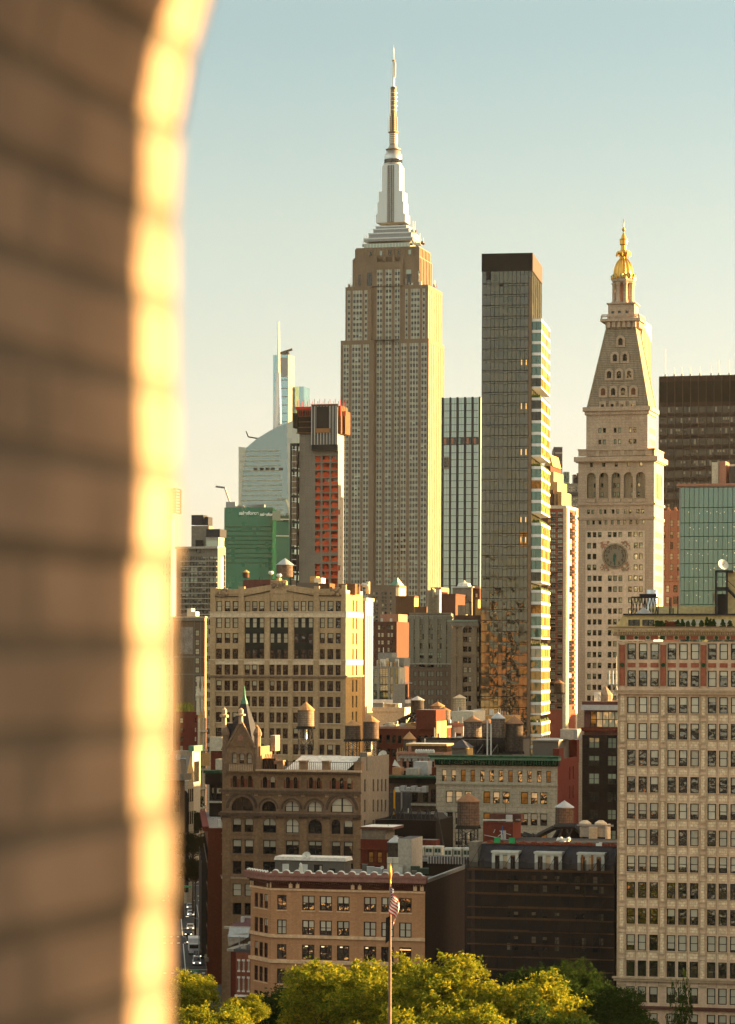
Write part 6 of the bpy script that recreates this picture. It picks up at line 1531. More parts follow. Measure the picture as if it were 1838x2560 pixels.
 P0=[(cx-.9-b0,yc-b0),(cx-.9+b0,yc-b0),(cx-.9+b0,yc+b0),(cx-.9-b0,yc+b0)];P1=[(sx-h1,yc-h1),(sx+h1,yc-h1),(sx+h1,yc+h1),(sx-h1,yc+h1)]
 for i in range(4):j=(i+1)%4;sp.poly([(*P0[i],zb),(*P0[j],zb),(*P1[j],zt),(*P1[i],zt)],'slate')
 sp.box(T0+.3,cx,.5,td-.3,HT-.5,z(392),'slate')
 sp.build('slate_spire',b.root)
 cp=MB();cp.lathe(sx,yc,[(h1*1.55,zt),(h1*1.3,zt+.5),(h1*.75,z(165)),(h1*.4,z(130)),(h1*.5,z(122)),(.22,z(112)),(.1,z(58))],4,'verdigris',False,math.pi/4);cp.build('copper_cap',b.root)
 sk=MB();a,c=u(598,780),u(1215,780);zt=z(680,900);n0,n1=.9,6;sk.poly([(a,n0,H+.1),(c-1.5,n0,H+.1),(c,n1,zt),(a+1.8,n1,zt)],'white_roof');sk.poly([(a+1.8,n1,zt),(c,n1,zt),(c,n1+3,zt-.4),(a+1.8,n1+3,zt-.4)],'white_roof')
 sk.poly([(c-1.5,n0,H+.1),(c-1.5,n1+3,H+.1),(c,n1+3,zt-.4),(c,n1,zt)],'concrete');sk.build('studio_roof',b.root)
 ch=MB()
 for x0,x1,y in((538,592,712),(738,798,712),(942,1000,712),(1222,1285,715)):ch.box(u(x0,780),u(x1,780),0,1.3,H-.1,z(y+6),'romanesque');ch.box(u(x0-5,780),u(x1+5,780),-.2,1.5,z(y+14),z(y),'roman_trim')
 ch.box(u(1222,700),u(1290,700),4,7,H,z(640),'concrete');ch.build('chimney',b.root)
 ra=MB()
 for i in range(34):uu=u(600,780)+(u(1215,780)-u(600,780))*i/33;ra.box(uu-.03,uu+.03,.35,.41,H,H+1.6,'steel_dark')
 ra.box(u(600,780),u(1215,780),.35,.41,H+1.55,H+1.65,'steel_dark');ra.build('railing',b.root)
 cl=MB();cl.box(u(402,780),u(520,780),1,4,H,z(700),'netting');cl.box(u(505,760),u(540,760),.6,1.4,z(748),z(718),'pink_stone');cl.box(u(398,600),u(443,600),6,9,z(640),z(500),'wood_pale','white_roof')
 for i in range(8):uu=u(402+i*14,780);cl.tube((uu,.9,H),(uu+.6,.9,z(660)),.08,'rust' if i%3 else'steel_dark',4)
 cl.build('roof_shed',b.root);b.done();return b
romanesque()
def XA(x):return 420+x*.344
def YA(y):return 1380+y*.344
def ochre():
 D=707;b=B('ochre_loft_building','ochre brick loft building with gabled parapet, carved crests and sunlit yellow side wall','building',XA(308),XA(1295),YA(262),D)
 S,E,W=b.S,b.E,b.W;dep=b.dep(XA(1415),1560);b.depth=dep;mb=MB()
 u=lambda x,y=700:S.u(XA(x),YA(y));z=lambda y,x=800:S.z(XA(x),YA(y));H=z(300)
 g=[(350,392),(411,452),(469,510),(558,597),(611,648),(661,700),(740,775),(789,823),(836,873),(912,950),(964,1001),(1017,1055),(1104,1140),(1158,1202),(1219,1255)]
 tops=[357,478,589,704,819,936,1050,1166,1281,1396,1511,1626]
 hs=[]
 hsd=[]
 for i,t in enumerate(tops):
  for j,(a,c)in enumerate(g):
   h=(u(a),u(c),z(t+74),z(t));(hsd if(3<=j<=11 and i in(1,2,3))else hs).append((h,i,j))
 bays=[(u(558),u(700),z(776),z(478)),(u(742),u(874),z(776),z(478)),(u(916),u(1057),z(776),z(478))]
 eh=[]
 for t in(350,475,588,703,817,930,1045,1160):
  for n in(.38,.60):zz=E.z(XA(1355),YA(t));eh.append((dep*n,dep*n+dep*.09,zz-3.0,zz))
 walled(mb,S,0,W,0,H,[h for h,_,_ in hs]+bays,.35,'ochre');walled(mb,E,0,dep,0,H,eh,.3,'ochre_side')
 mb.poly([(0,0,H),(W,0,H),(W,dep,H),(0,dep,H)],'roof_dark');mb.poly([(W,dep,0),(0,dep,0),(0,dep,H),(W,dep,H)],'ochre');mb.poly([(0,dep,0),(0,0,0),(0,0,H),(0,dep,H)],'ochre')
 mb.build('wall',b.root)
 wt=[{'b7':0,'full':3,'b3':3},{'full':1},{'b5':3,'full':1},{'b5':1,'dark':3}]+[{'dark':8,'b5':1}]*8
 order=sorted(hs,key=lambda t:t[1])
 b.rnd.seed(11)
 for h,i,j in order:b.wins(S,[h],'ochre',{'dark':1}if j==14 else wt[i],d=.28,cap=96)
 for h,i,j in hsd:b.wins(S,[h],'ochre',{'full':1}if(i<3 and not(i==2 and j>8))else{'dark':1},d=.28,cap=100)
 b.wins(E,eh,'slit',{'dark':1},d=.25,cap=100)
 bp=MB()
 for a in bays:
  fbox(bp,S,a[0],a[1],.3,.4,a[2],a[3],'win_black')
  for y0,y1 in((552,592),(664,706)):fbox(bp,S,a[0]+.1,a[1]-.1,.12,.3,z(y1),z(y0),'win_dkgreen')
 bp.build('black_spandrel',b.root)
 tr=MB()
 for y0,y1,m in((433,475,'ochre_pale'),(781,819,'ochre_pale')):fbox(tr,S,-.1,W+.12,-.14,0,z(y1),z(y0),m);fbox(tr,E,0,dep,-.14,0,z(y1),z(y0),'cream');fbox(tr,S,-.2,W+.2,-.3,-.14,z(y0)-.2,z(y0),'ochre_pale')
 fbox(tr,S,-.4,W+.5,-.7,0,z(910),z(898),'roman_trim');fbox(tr,S,-.2,W+.2,-.35,0,z(900),z(893),'ochre');fbox(tr,E,0,dep,-.5,0,z(905),z(895),'cream')
 for t in tops[4:]:
  for a,c in((345,515),(553,705),(735,878),(907,1060),(1098,1260)):fbox(tr,S,u(a),u(c),-.18,0,z(t+80),z(t+75),'ochre_pale')
 tr.build('stone_band',b.root)
 pl=MB();ex=MB()
 for a,c in((308,345),(515,553),(705,738),(876,908),(1060,1098),(1262,1295)):fbox(pl,S,u(a),u(c),-.25,0,0,z(480),'ochre');fbox(pl,S,u(a),u(c),-.22,0,z(430),H,'ochre')
 pl.build('pier',b.root)
 pr=MB()
 pts=[(u(308),H-.1),(W,H-.1),(W,z(238,1270)),(u(1262),z(238,1270)),(u(1262),z(268)),(u(1098),z(268)),(u(1098),z(248)),(u(1060),z(248)),(u(1060),z(268)),(u(862),z(240)),(u(862),z(212)),(u(745),z(212)),(u(745),z(238)),(u(556),z(266)),(u(556),z(250)),(u(512),z(250)),(u(512),z(268)),(u(345),z(268)),(u(345),z(258)),(u(308),z(258))]
 pr.prism(pts,-.15,.6,'ochre');fbox(pr,E,0,dep,-.02,.5,H-.1,z(278),'cream')
 for a,c,y0,y1 in((345,512,300,322),):pass
 for(a,ya),(c,yc)in(((553,322),(745,282)),((862,282),(1060,318)),((345,322),(512,322)),((1098,318),(1262,318))):pr.tube(S.p(u(a),-.3,z(ya)),S.p(u(c),-.3,z(yc)),.14,'roman_dark',4)
 pr.build('parapet',b.root)
 cr2=MB();rn=random.Random(3)
 for x,y,w_,h_ in((395,295,34,26),(1210,290,34,26),(804,240,50,30)):
  for i in range(26):a,c=rn.uniform(-1,1),rn.uniform(-1,1);uu,zz=u(x+a*w_),z(y+c*h_);s_=rn.uniform(.15,.35);fbox(cr2,S,uu-s_,uu+s_,-.3-rn.uniform(.05,.25),-.15,zz-s_,zz+s_,rn.choice(('ochre','roman_trim')))
  fbox(cr2,S,u(x-w_*1.1),u(x+w_*1.1),-.42,-.1,z(y-h_-4),z(y-h_),'ochre_pale')
 cr2.build('carved_crest',b.root)
 rf=MB();bx=lambda xa,xb,ya,n0,n1,m,mt='roof_grey':rf.box(u(xa,230),u(xb,230),n0,n1,H-.2,z(ya),m,mt)
 bx(468,738,192,9,15,'plum','ochre_side');bx(865,1022,216,9,14,'cladding','cream');bx(1025,1105,222,9,14,'brown_brick','cream');bx(1208,1330,230,4,9,'brown_brick');bx(738,760,185,6,8,'ochre_side');bx(960,1012,178,13,17,'cream');bx(912,960,165,15,18,'ochre_side')
 rf.box(u(615,240),u(635,240),8.9,9.0,z(250),z(228),'black')
 rf.build('roof_bulkhead',b.root)
 dsx=MB()
 for x,y in((682,145),(742,165),(1365,235),(1385,240)):uu,zz=u(x,y),z(y);dsx.tube((uu,8,H),(uu,8,zz),.1,'steel_dark',4);dsx.lathe(uu,8,[(.2,zz-.5),(.8,zz),(.5,zz+.5)],8,'off_white',True)
 dsx.tube((u(1395,200),8,H),(u(1395,200),8,z(212)),.5,'cream',8);dsx.build('rooftop_dishes',b.root,kind='stuff');b.done()
 c=B('yellow_ribbed_building','tall narrow pale yellow ribbed building directly behind the ochre loft building','building',XA(1200),XA(1437),YA(355),750)
 m=MB();dp=c.dep(XA(1490),1560);c.depth=dp;E2=c.E;st=[(dp*t,dp*t+dp*.12,5,c.H-4)for t in(.18,.44,.70)]
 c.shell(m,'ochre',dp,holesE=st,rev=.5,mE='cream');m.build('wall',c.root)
 r2=MB()
 for h in st:r2.box(c.W-.6,c.W-.5,h[0],h[1],h[2],h[3],'plaster')
 r2.box(-.2,c.W+.3,-.3,dp+.2,c.H,c.H+.8,'ochre_pale');r2.build('recessed_strip',c.root)
ochre()
def ZB(x,y):return 880+x*.2334,1400+y*.2334
def simple(name,label,cat,xl,xr,yt,D,m,dep=None,xs=None,cols=(),rows=(),style='small',wt=None,roof='roof_grey',yc=None,mE=None,th=TH,group=None,corner='R',rev=.25,ecols=(),seed=None,z0=0,par=None):
 b=B(name,label,cat,xl,xr,yt,D,th=th,corner=corner,group=group);S=b.S
 d=dep if dep else b.dep(xs,yt+5);b.depth=d;yc=yc or yt+40;hs=S.grid(cols,rows,yc,(xl+xr)/2)if cols and rows else[]
 eh=[(d*a,d*c,h0,h1)for a,c in ecols for h0,h1 in sorted({(round(h[2],2),round(h[3],2))for h in hs})]
 mb=MB();b.shell(mb,m,d,holesS=hs,holesE=eh,roof=roof,mE=mE,rev=rev,z0=z0);mb.build('wall',b.root)
 if hs:b.wins(S,hs,style,wt,d=rev*.8,seed=seed)
 if eh:b.wins(b.E,eh,style,wt,d=rev*.8,cap=100)
 if D<800 and name not in('white_stair_bulkhead','red_brick_party_wall'):
  q=MB();rn=random.Random(int(xl))
  for i in range(int(b.W/2)+3):
   a,c,h=rn.uniform(.4,max(.5,b.W-1)),rn.uniform(.8,max(1,d-1)),rn.uniform(.3,1.6);e=rn.random()
   if e<.45:q.box(a,a+rn.uniform(.3,1.1),c,c+rn.uniform(.3,1),b.H,b.H+h,rn.choice(('zinc','concrete_pale','cladding','off_white','pink_stone')))
   elif e<.75:q.tube((a,c,b.H),(a,c,b.H+h*1.6),.1,rn.choice(('zinc','steel_dark','off_white')),5)
   elif e<.9:q.tube((a,c,b.H+.3),(a+rn.uniform(1,4),c+rn.uniform(-1,1),b.H+.3),.12,'zinc',5)
   else:q.tube((a,c,b.H),(a,c,b.H+h*3),.04,'steel_dark',4)
  q.build('roof_equipment',b.root,kind='stuff')
 if par:
  p=MB();p.box(-.15,b.W+.15,-.2,.5,b.H,b.H+par[0],par[1]);p.box(b.W-.5,b.W+.15,.5,d,b.H,b.H+par[0],par[1]);p.build('parapet',b.root)
 b.done();return b
def mid_blocks():
 X=lambda x:ZB(x,0)[0];Y=lambda y:ZB(0,y)[1]
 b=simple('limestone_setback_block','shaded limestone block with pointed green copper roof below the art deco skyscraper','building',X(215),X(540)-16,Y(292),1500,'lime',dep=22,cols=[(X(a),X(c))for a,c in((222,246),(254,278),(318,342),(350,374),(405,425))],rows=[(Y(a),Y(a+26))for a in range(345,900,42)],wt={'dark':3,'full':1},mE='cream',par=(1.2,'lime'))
 py=MB();S=b.S;u0,u1=S.u(X(398),Y(290)),S.u(X(470),Y(290));za,zb=b.H+1.2,S.z(X(455),Y(182));ux,uy=(u0+u1)/2+2.5,9
 u1=b.W+.2;n0,n1=1,17;um=S.u(X(456),Y(200))-2;nm=9
 for p,q in(((u0,n0),(u1,n0)),((u1,n0),(u1,n1)),((u1,n1),(u0,n1)),((u0,n1),(u0,n0))):py.poly([(*p,za),(*q,za),(um+1.5,nm,zb)],'verdigris' if p[0]!=q[0]or p[0]==u0 else'cream')
 py.build('pyramid_roof',b.root)
 b=simple('brown_brick_high_rise','plain brown brick high rise wall behind the grey ornate loft','building',X(470),X(668),Y(405),1150,'brown_brick',xs=X(712),mE='ochre_side',par=(.8,'brown_brick'))
 b=simple('stepped_brown_brick_building','stepped brown brick building with paired pale windows beside the yellow ribbed wall','building',X(225),X(480),Y(660),1080,'brown_deep',dep=20,cols=[(X(a),X(c))for a,c in((276,304),(312,342),(378,406),(412,443))],rows=[(Y(a),Y(a+46))for a in(700,780,860,938,1010,1090)],wt={'full':4,'dark':2},yc=Y(800))
 m=MB();S=b.S;m.box(S.u(X(285),Y(600)),S.u(X(478),Y(600)),3,17,b.H,S.z(X(380),Y(578)),'pink_stone','roof_grey');m.build('upper_wall',b.root)
 b.nw=0;F2=S.shift(3);b.wins(F2.shift(-.02),F2.grid([(X(310),X(332)),(X(408),X(432))],[(Y(625),Y(665))],Y(640),X(380)),'smallw',{'full':1},d=-.05)
 simple('brown_brick_shoulder','low brown brick block right of the plain brown high rise','building',X(668),X(800),Y(500),1130,'brown_brick',dep=20)
 simple('dark_brick_block','dark brick block in front of the striped glass tower base','building',X(850),X(1110),Y(378),1180,'brown_deep',dep=20,par=(.6,'brown_deep'))
 simple('pink_brick_annex','small pink brick annex left of the dark brick block','building',X(846),X(955),Y(292),1210,'pink_stone',dep=15,cols=[(X(a),X(a+26))for a in(862,900)],rows=[(Y(340),Y(374))])
 b=simple('maroon_brick_building','maroon brick building with tall chimney left of the dark glass condominium','building',X(1112),X(1370),Y(305),1200,'brown_deep',dep=22,cols=[(X(a),X(a+24))for a in(1145,1262,1322)],rows=[(Y(a),Y(a+42))for a in(358,438)],wt={'full':1},par=(.9,'pink_stone'))
 m=MB();S=b.S;u=S.u(X(1198),Y(300));z=lambda y:S.z(X(1198),Y(y));m.box(u-4.2,u+4.2,-3,5,0,z(300),'concrete');m.box(u-4.8,u+4.8,-3.6,5.6,z(300),z(285),'zinc');m.lathe(u,1,[(3.2,z(285)),(2.6,z(250)),(.8,z(240)),(.2,z(215))],8,'off_white');m.build('chimney',b.root)
 b=simple('grey_gothic_loft','grey gothic loft with ornamental crown and mixed lit windows','building',X(622),X(1062),Y(575),900,'grey_orn',xs=X(1085),rev=.3,cols=[(X(a),X(c))for a,c in((662,691),(719,747),(757,785),(811,840),(852,881),(906,936),(946,975),(1003,1031))],rows=[(Y(a),Y(a+60))for a in(692,792,892)],wt={'full':3,'b3':1,'dark':1.5},yc=Y(750),seed=3)
 S=b.S;z=lambda y:S.z(X(840),Y(y));low=S.grid([(X(a),X(c))for a,c in((662,691),(719,785),(811,881),(906,975),(1003,1031))],[(Y(a),Y(a+58))for a in(992,1090,1192,1290,1390,1488,1585,1685)],Y(1200),X(840))
 lw=MB();walled(lw,S.shift(-.15),-.2,b.W+.1,0,z(1110),[h for h in low if h[3]<z(1112)],.3,'brown_lt');lw.build('lower_wall',b.root)
 b.wins(S.shift(-.15),[h for h in low if h[3]<z(1112)],'pairg',{'dark':5,'b5':2,'full':1,'lit':.5},d=.2,seed=6);hh=[h for h in low if h[3]>=z(1112)]
 m=MB()
 for x in(640,704,798,892,988,1050):uu=S.u(X(x),Y(800));fbox(m,S,uu-.8,uu+.8,-.4,0,z(1115),z(600),'grey_orn')
 for i in range(15):uu=b.W*(i+.5)/15;arch_ring(m,S,uu,z(632),.9,1.3,-.25,0,'concrete_pale',6)
 fbox(m,S,-.2,b.W+.2,-.5,0,z(582),z(575)+.3,'grey_orn');fbox(m,S,0,b.W,-.3,0,z(612),z(606),'concrete_pale');fbox(m,S,-.3,b.W+.2,-.55,0,z(1118),z(1108),'concrete_pale')
 m.build('gothic_trim',b.root);b.wins(S.shift(-.3),hh,'pairg',{'full':1,'b5':1},d=.1,seed=1)
 e=MB();rn=random.Random(1)
 for i in range(26):uu=S.u(X(rn.uniform(785,880)),Y(560));e.box(uu,uu+rn.uniform(.3,1.4),3,4+rn.uniform(0,2),b.H,b.H+rn.uniform(1,8.5),rn.choice(('ochre_side','cream','cream')))
 e.build('roof_plant',b.root)
 b=simple('beige_ornate_loft','beige ornate loft with pale green bracketed cornice and arched top window','building',X(1075),X(1362),Y(700),880,'beige_orn',dep=20,cols=[(X(a),X(c))for a,c in((1112,1140),(1190,1238),(1245,1290),(1342,1362))],rows=[(Y(a),Y(a+58))for a in(722,822,925,1046,1148,1250,1352,1455,1560,1660)],wt={'dark':3,'full':1.2},style='small',yc=Y(1000),seed=4)
 S=b.S;z=lambda y:S.z(X(1220),Y(y));m=MB();m.box(-.6,b.W,-.9,1,z(690),z(668),'concrete_pale');m.box(-1.4,b.W,-1.8,1,z(660),z(642),'verdi_lt');m.box(-.3,b.W,-.5,1,z(705),z(690),'concrete_pale')
 for i in range(20):uu=b.W*(i+.5)/20;m.box(uu-.25,uu+.25,-1.5,-.2,z(668),z(658),'concrete_pale')
 m.build('cornice',b.root);m=MB();c=S.u(X(1241),Y(760));arch_ring(m,S,c,z(752),1.55,2.0,-.35,0,'concrete_pale',10)
 for x in(1095,1160,1310):uu=S.u(X(x),Y(900));fbox(m,S,uu-.9,uu+.9,-.35,0,0,z(740),'beige_orn')
 fbox(m,S,-.3,b.W,-.6,0,z(1030),z(1008),'beige_orn');m.build('pilaster',b.root)
 m=MB();m.box(S.u(X(1088),Y(500)),S.u(X(1166),Y(500)),6,10,b.H,z(480),'wood_pale');m.box(S.u(X(1286),Y(500)),S.u(X(1308),Y(500)),5,9,b.H,z(420),'ochre_side');m.box(S.u(X(1308),Y(500)),S.u(X(1335),Y(500)),5,8,b.H,z(512),'ochre_side');m.box(S.u(X(1085),Y(600)),b.W,3,12,b.H,z(590),'brown_deep');m.build('roof_shed',b.root)
 b=simple('low_glass_apartment_block','low grey and green glass apartment block with a sunlit corner bay','building',X(232),X(500),Y(1140),800,'zincwall',xs=X(556),cols=[(X(a),X(c))for a,c in((236,272),(296,388),(412,438),(462,496))],rows=[(Y(a),Y(a+88))for a in(1160,1252,1330,1400,1472)],style='loftg',wt={'dark':3,'full':2},yc=Y(1300),seed=2)
 S=b.S;z=lambda y:S.z(X(400),Y(y));m=MB();ub=S.u(X(500),Y(1200));dd=b.depth
 m.box(b.W,b.W+.4,0,dd,z(1365),z(1150),'cream');m.build('corner_bay',b.root)
 m=MB();m.box(S.u(X(245),Y(1000)),S.u(X(390),Y(1000)),4,10,b.H,z(992),'zincwall','roof_grey');m.box(S.u(X(385),Y(1000)),S.u(X(532),Y(1000)),3,10,b.H,z(1045),'zincwall','roof_grey');m.build('penthouse',b.root)
 m=MB();rn=random.Random(4)
 for i in range(18):uu=S.u(X(rn.uniform(240,490)),Y(1140));m.box(uu,uu+rn.uniform(.3,.8),1,2,b.H,b.H+rn.uniform(.6,2.4),rn.choice(('cream','off_white','ochre_side')))
 uu=S.u(X(290),Y(980));m.tube((uu,5,z(992)),(uu,5,z(935)),.12,'off_white',4);m.build('roof_plant',b.root)
 b=simple('grey_panel_building','plain grey panelled building right of the low glass block','building',X(440),X(570),Y(1330),790,'zincwall',xs=X(600),mE='slate_brick')
mid_blocks()
def roofs():
 X=lambda x:860+x*.2703;Y=lambda y:1700+y*.2703
 s=simple
 b=s('low_white_roofed_building','low building with pale roof and parapet behind the row of tanks','building',X(265),X(560),Y(295),745,'cream',dep=18,roof='white_roof',par=(1.2,'cream'))
 m=MB();rn=random.Random(1)
 for i in range(9):uu=rn.uniform(2,b.W-3);m.box(uu,uu+rn.uniform(.8,2.5),3,6,b.H,b.H+rn.uniform(.8,2.6),rn.choice(('ochre_side','cream','off_white')))
 m.build('roof_plant',b.root)
 s('grey_roofed_hall','long grey green roofed hall below the low glass apartment block','building',X(270),X(600),Y(215),790,'zincwall',dep=10,roof='white_roof',par=(1,'white_roof'))
 b=s('cream_bulkhead_building','cream walled building top under the bright water tank','building',X(985),X(1195),Y(290),700,'cream',dep=14,roof='white_roof')
 b=s('mustard_fronted_building','small orange lit building in front of the condominium base','building',X(1200),X(1560),Y(330),720,'ochre_side',dep=10)
 b=s('red_brick_warehouse','long dark red brick warehouse below the steel trussed tank','building',X(300),X(852),Y(455),640,'red_brick',dep=16,cols=[(X(a),X(a+36))for a in(315,390,443,496,560,620,680,740,800)],rows=[(Y(a),Y(a+76))for a in(510,636)],wt={'dark':1},yc=Y(600),par=(.5,'pink_stone'))
 m=MB();m.box(b.W-4.6,b.W+.1,-.5,9,b.H,b.H+4.4,'red_brick','roof_grey');m.box(b.W-.1,b.W+.3,-.5,9,b.H-5,b.H+1.8,'ochre_side');rn=random.Random(7)
 for i in range(22):uu=rn.uniform(.5,b.W*.75);m.box(uu,uu+rn.uniform(.5,2),1,4+rn.uniform(0,5),b.H,b.H+rn.uniform(.3,1.5),rn.choice(('cream','off_white','ochre_side','zinc')))
 m.build('roof_bulkhead',b.root)
 b=s('pink_arcaded_building','pink brick building with arcaded top floor behind the small sunlit tank','building',X(500),X(930),Y(668),590,'pink_stone',dep=14,cols=[(X(a),X(a+40))for a in(540,600,678,737,795,855)],rows=[(Y(735),Y(815)),(Y(840),Y(905))],wt={'dark':1},yc=Y(780))
 m=MB();S=b.S;z=lambda y:S.z(X(700),Y(y));m.box(-.3,b.W,-.6,1,z(690),z(672),'pink_stone');m.box(-.2,b.W,-.4,1,z(722),z(712),'concrete_pale')
 for x in(540,600,678,737,795,855):arch_ring(m,S,S.u(X(x+20),Y(740)),z(752),1.0,1.5,-.25,0,'concrete_pale',8)
 for i in range(8):uu=S.u(X(672+i*22),Y(650));m.lathe(uu,0,[(.35,z(672)),(.35,z(650)),(.1,z(640))],6,'off_white')
 m.build('arcade_trim',b.root);m=MB();m.box(S.u(X(560),Y(640)),S.u(X(930),Y(640)),2,8,z(672),z(610),'brown_brick','white_roof');m.box(S.u(X(555),Y(640)),S.u(X(935),Y(640)),1.6,8.4,z(610),z(590),'ochre_side','white_roof');m.build('roof_bulkhead',b.root)
 b=s('brick_building_under_tanks','brick building top holding the cluster of grey tanks','building',X(720),X(1560),Y(560),610,'cladding',dep=18,par=(.5,'roof_dark'))
 s('white_brick_gable','pale arched gable building peeking behind the tank on lattice legs','building',X(880),X(1105),Y(430),655,'cream',dep=12,cols=[(X(a),X(a+46))for a in(930,1038)],rows=[(Y(490),Y(530))],par=(.8,'pink_stone'))
 b=s('dark_green_corniced_building','dark narrow building with a green cornice between the plaster wall and grey loft','building',X(425),X(860),Y(960),570,'roman_dark',dep=16,cols=[(X(a),X(c))for a,c in((566,608),(630,684),(730,782),(802,850))],rows=[(Y(1008),Y(1130)),(Y(1205),Y(1300))],wt={'dark':1,'b3':.5},yc=Y(1060))
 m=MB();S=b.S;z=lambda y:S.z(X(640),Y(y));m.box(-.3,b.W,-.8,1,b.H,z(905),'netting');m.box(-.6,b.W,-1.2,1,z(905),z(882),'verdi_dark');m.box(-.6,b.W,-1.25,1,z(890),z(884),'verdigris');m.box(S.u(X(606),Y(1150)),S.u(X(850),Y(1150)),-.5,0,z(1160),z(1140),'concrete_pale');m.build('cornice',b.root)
 m=MB();m.box(S.u(X(550),Y(860)),S.u(X(666),Y(860)),2,6,z(882),z(822),'concrete_pale');m.box(S.u(X(600),Y(800)),S.u(X(730),Y(800)),4,8,z(882),z(762),'zinc');m.box(S.u(X(425),Y(850)),S.u(X(500),Y(850)),2,5,z(882),z(815),'tan_brick');m.box(S.u(X(790),Y(850)),S.u(X(860),Y(850)),2,5,z(882),z(808),'red_brick');m.build('roof_plant',b.root)
 m=MB();m.poly([(S.u(X(415),Y(740)),3,z(800)),(S.u(X(490),Y(800)),3,z(812)),(S.u(X(432),Y(740)),3.4,z(742))],'off_white');m.build('roof_tarp',b.root)
 b=s('blue_grey_metal_clad_annex','blue grey ribbed metal annex with yellow pipe beside the plaster side wall','building',X(418),X(608),Y(1040),548,'zinc_dk',xs=X(618))
 m=MB();S=b.S
 for i in range(18):uu=b.W*i/18;fbox(m,S,uu,uu+.12,-.1,0,0,b.H,'zinc_dk')
 uu=S.u(X(463),Y(1100));fbox(m,S,uu,uu+.3,-.35,-.1,0,b.H+.5,'signal');uu=S.u(X(530),Y(1100));fbox(m,S,uu,uu+.25,-.35,-.1,0,b.H,'alu');m.build('pipe',b.root)
 m=MB()
 for i in range(6):uu=.8+i*1.1;m.box(uu,uu+.9,1,3,b.H,b.H+.9+.3*(i%2),'zinc')
 m.build('roof_plant',b.root)
 b=s('dark_trussed_shed','black roofed shed with steel trusses behind the red brick house','building',X(290),X(850),Y(1300),520,'netting',dep=14,roof='roof_dark')
 m=MB();S=b.S;z=lambda y:S.z(X(560),Y(y));m.prism([(0,b.H),(b.W,b.H),(b.W-1,z(1245)),(b.W*.33,z(1240)),(b.W*.1,z(1285))],2,10,'roof_dark')
 for i in range(6):a=b.W*(.1+.14*i);m.tube((a,-.2,b.H-5),(a+2,1.8,b.H+2),.15,'steel_dark',4);m.tube((a+4,-.2,b.H-5),(a+2,1.8,b.H+2),.15,'steel_dark',4)
 m.build('roof_truss',b.root)
 X2,Y2=XR,YR
 b=s('red_brick_house','deep red brick house with painted amber glow in its windows beside the Romanesque building','house',X2(1280),X2(1545),Y2(1412),500,'red_wall',dep=9,cols=[(X2(a),X2(c))for a,c in((1350,1392),(1428,1470),(1505,1545))],rows=[(Y2(1522),Y2(1618))],wt={'lit':1},style='grey',yc=Y2(1570))
 m=MB();S=b.S;z=lambda y:S.z(X2(1400),Y2(y));m.box(S.u(X2(1282),Y2(1300)),S.u(X2(1495),Y2(1300)),.5,7,b.H,z(1322),'concrete','white_roof');m.box(S.u(X2(1278),Y2(1300)),S.u(X2(1565),Y2(1300)),0,8,z(1322),z(1300),'plum','white_roof');m.box(S.u(X2(1318),Y2(1370)),S.u(X2(1470),Y2(1370)),.4,.5,z(1392),z(1335),'plaster');m.build('roof_room',b.root)
 m=MB()
 for x in(1335,1410,1488):uu=S.u(X2(x),Y2(1570));fbox(m,S,uu-.18,uu+.18,-.25,0,z(1625),z(1510),'red_brick')
 fbox(m,S,-.1,b.W,-.35,0,z(1505),z(1495),'red_brick');fbox(m,S,-.1,b.W,-.3,0,z(1640),z(1628),'red_brick');m.build('pilaster',b.root)
 xx=lambda x:900+x*.2027;yy=lambda y:2000+y*.2027
 b=s('white_stair_bulkhead','tall pale metal clad bulkhead with a sunlit strip behind the left grey tank','bulkhead',xx(470),xx(635),yy(480),452,'concrete_pale',xs=xx(772),roof='slate_blue',z0=20)
 m=MB();fbox(m,b.E,.2,1.2,-.06,0,b.H-7,b.H-.3,'ochre_side');m.build('sunlit_panel',b.root)if False else None
 b=s('red_brick_party_wall','dark red party wall with round capped pier behind the white bulkhead','wall',xx(640),xx(940),yy(495),500,'red_brick',dep=3)
 b=s('red_roof_penthouse','red brick rooftop penthouse with grey door behind the mansard ridge','building',X6(482),X6(725),Y6(1095),445,'red_wall_lt',xs=X6(790),roof='roof_dark',z0=20)
 m=MB();S=b.S;z=lambda y:S.z(X6(600),Y6(y));m.box(S.u(X6(510),Y6(1060)),S.u(X6(765),Y6(1060)),2.5,5,b.H,z(1030),'plum');m.box(S.u(X6(482),Y6(1075)),S.u(X6(725),Y6(1075)),-.3,-.1,z(1080),z(1070),'off_white');m.build('upper_wall',b.root)
 m=MB();m.box(S.u(X6(628),Y6(1200)),S.u(X6(668),Y6(1200)),-.1,0,z(1250),z(1160),'off_white');m.box(S.u(X6(640),Y6(1200)),S.u(X6(656),Y6(1200)),-.14,-.1,z(1245),z(1165),'zinc');m.build('door',b.root)
 m=MB()
 for i in range(5):a,c=rn.uniform(0,b.W),rn.uniform(0,b.W);m.tube((a,-.3,z(1150+i*12)),(c,-.4,z(1180+i*14)),.05,'off_white',4)
 uu=S.u(X6(643),Y6(1150));m.tube((uu,-.3,z(1190)),(uu,-.3,z(1120)),.08,'blue_pipe',5);m.build('pipe',b.root)
roofs()
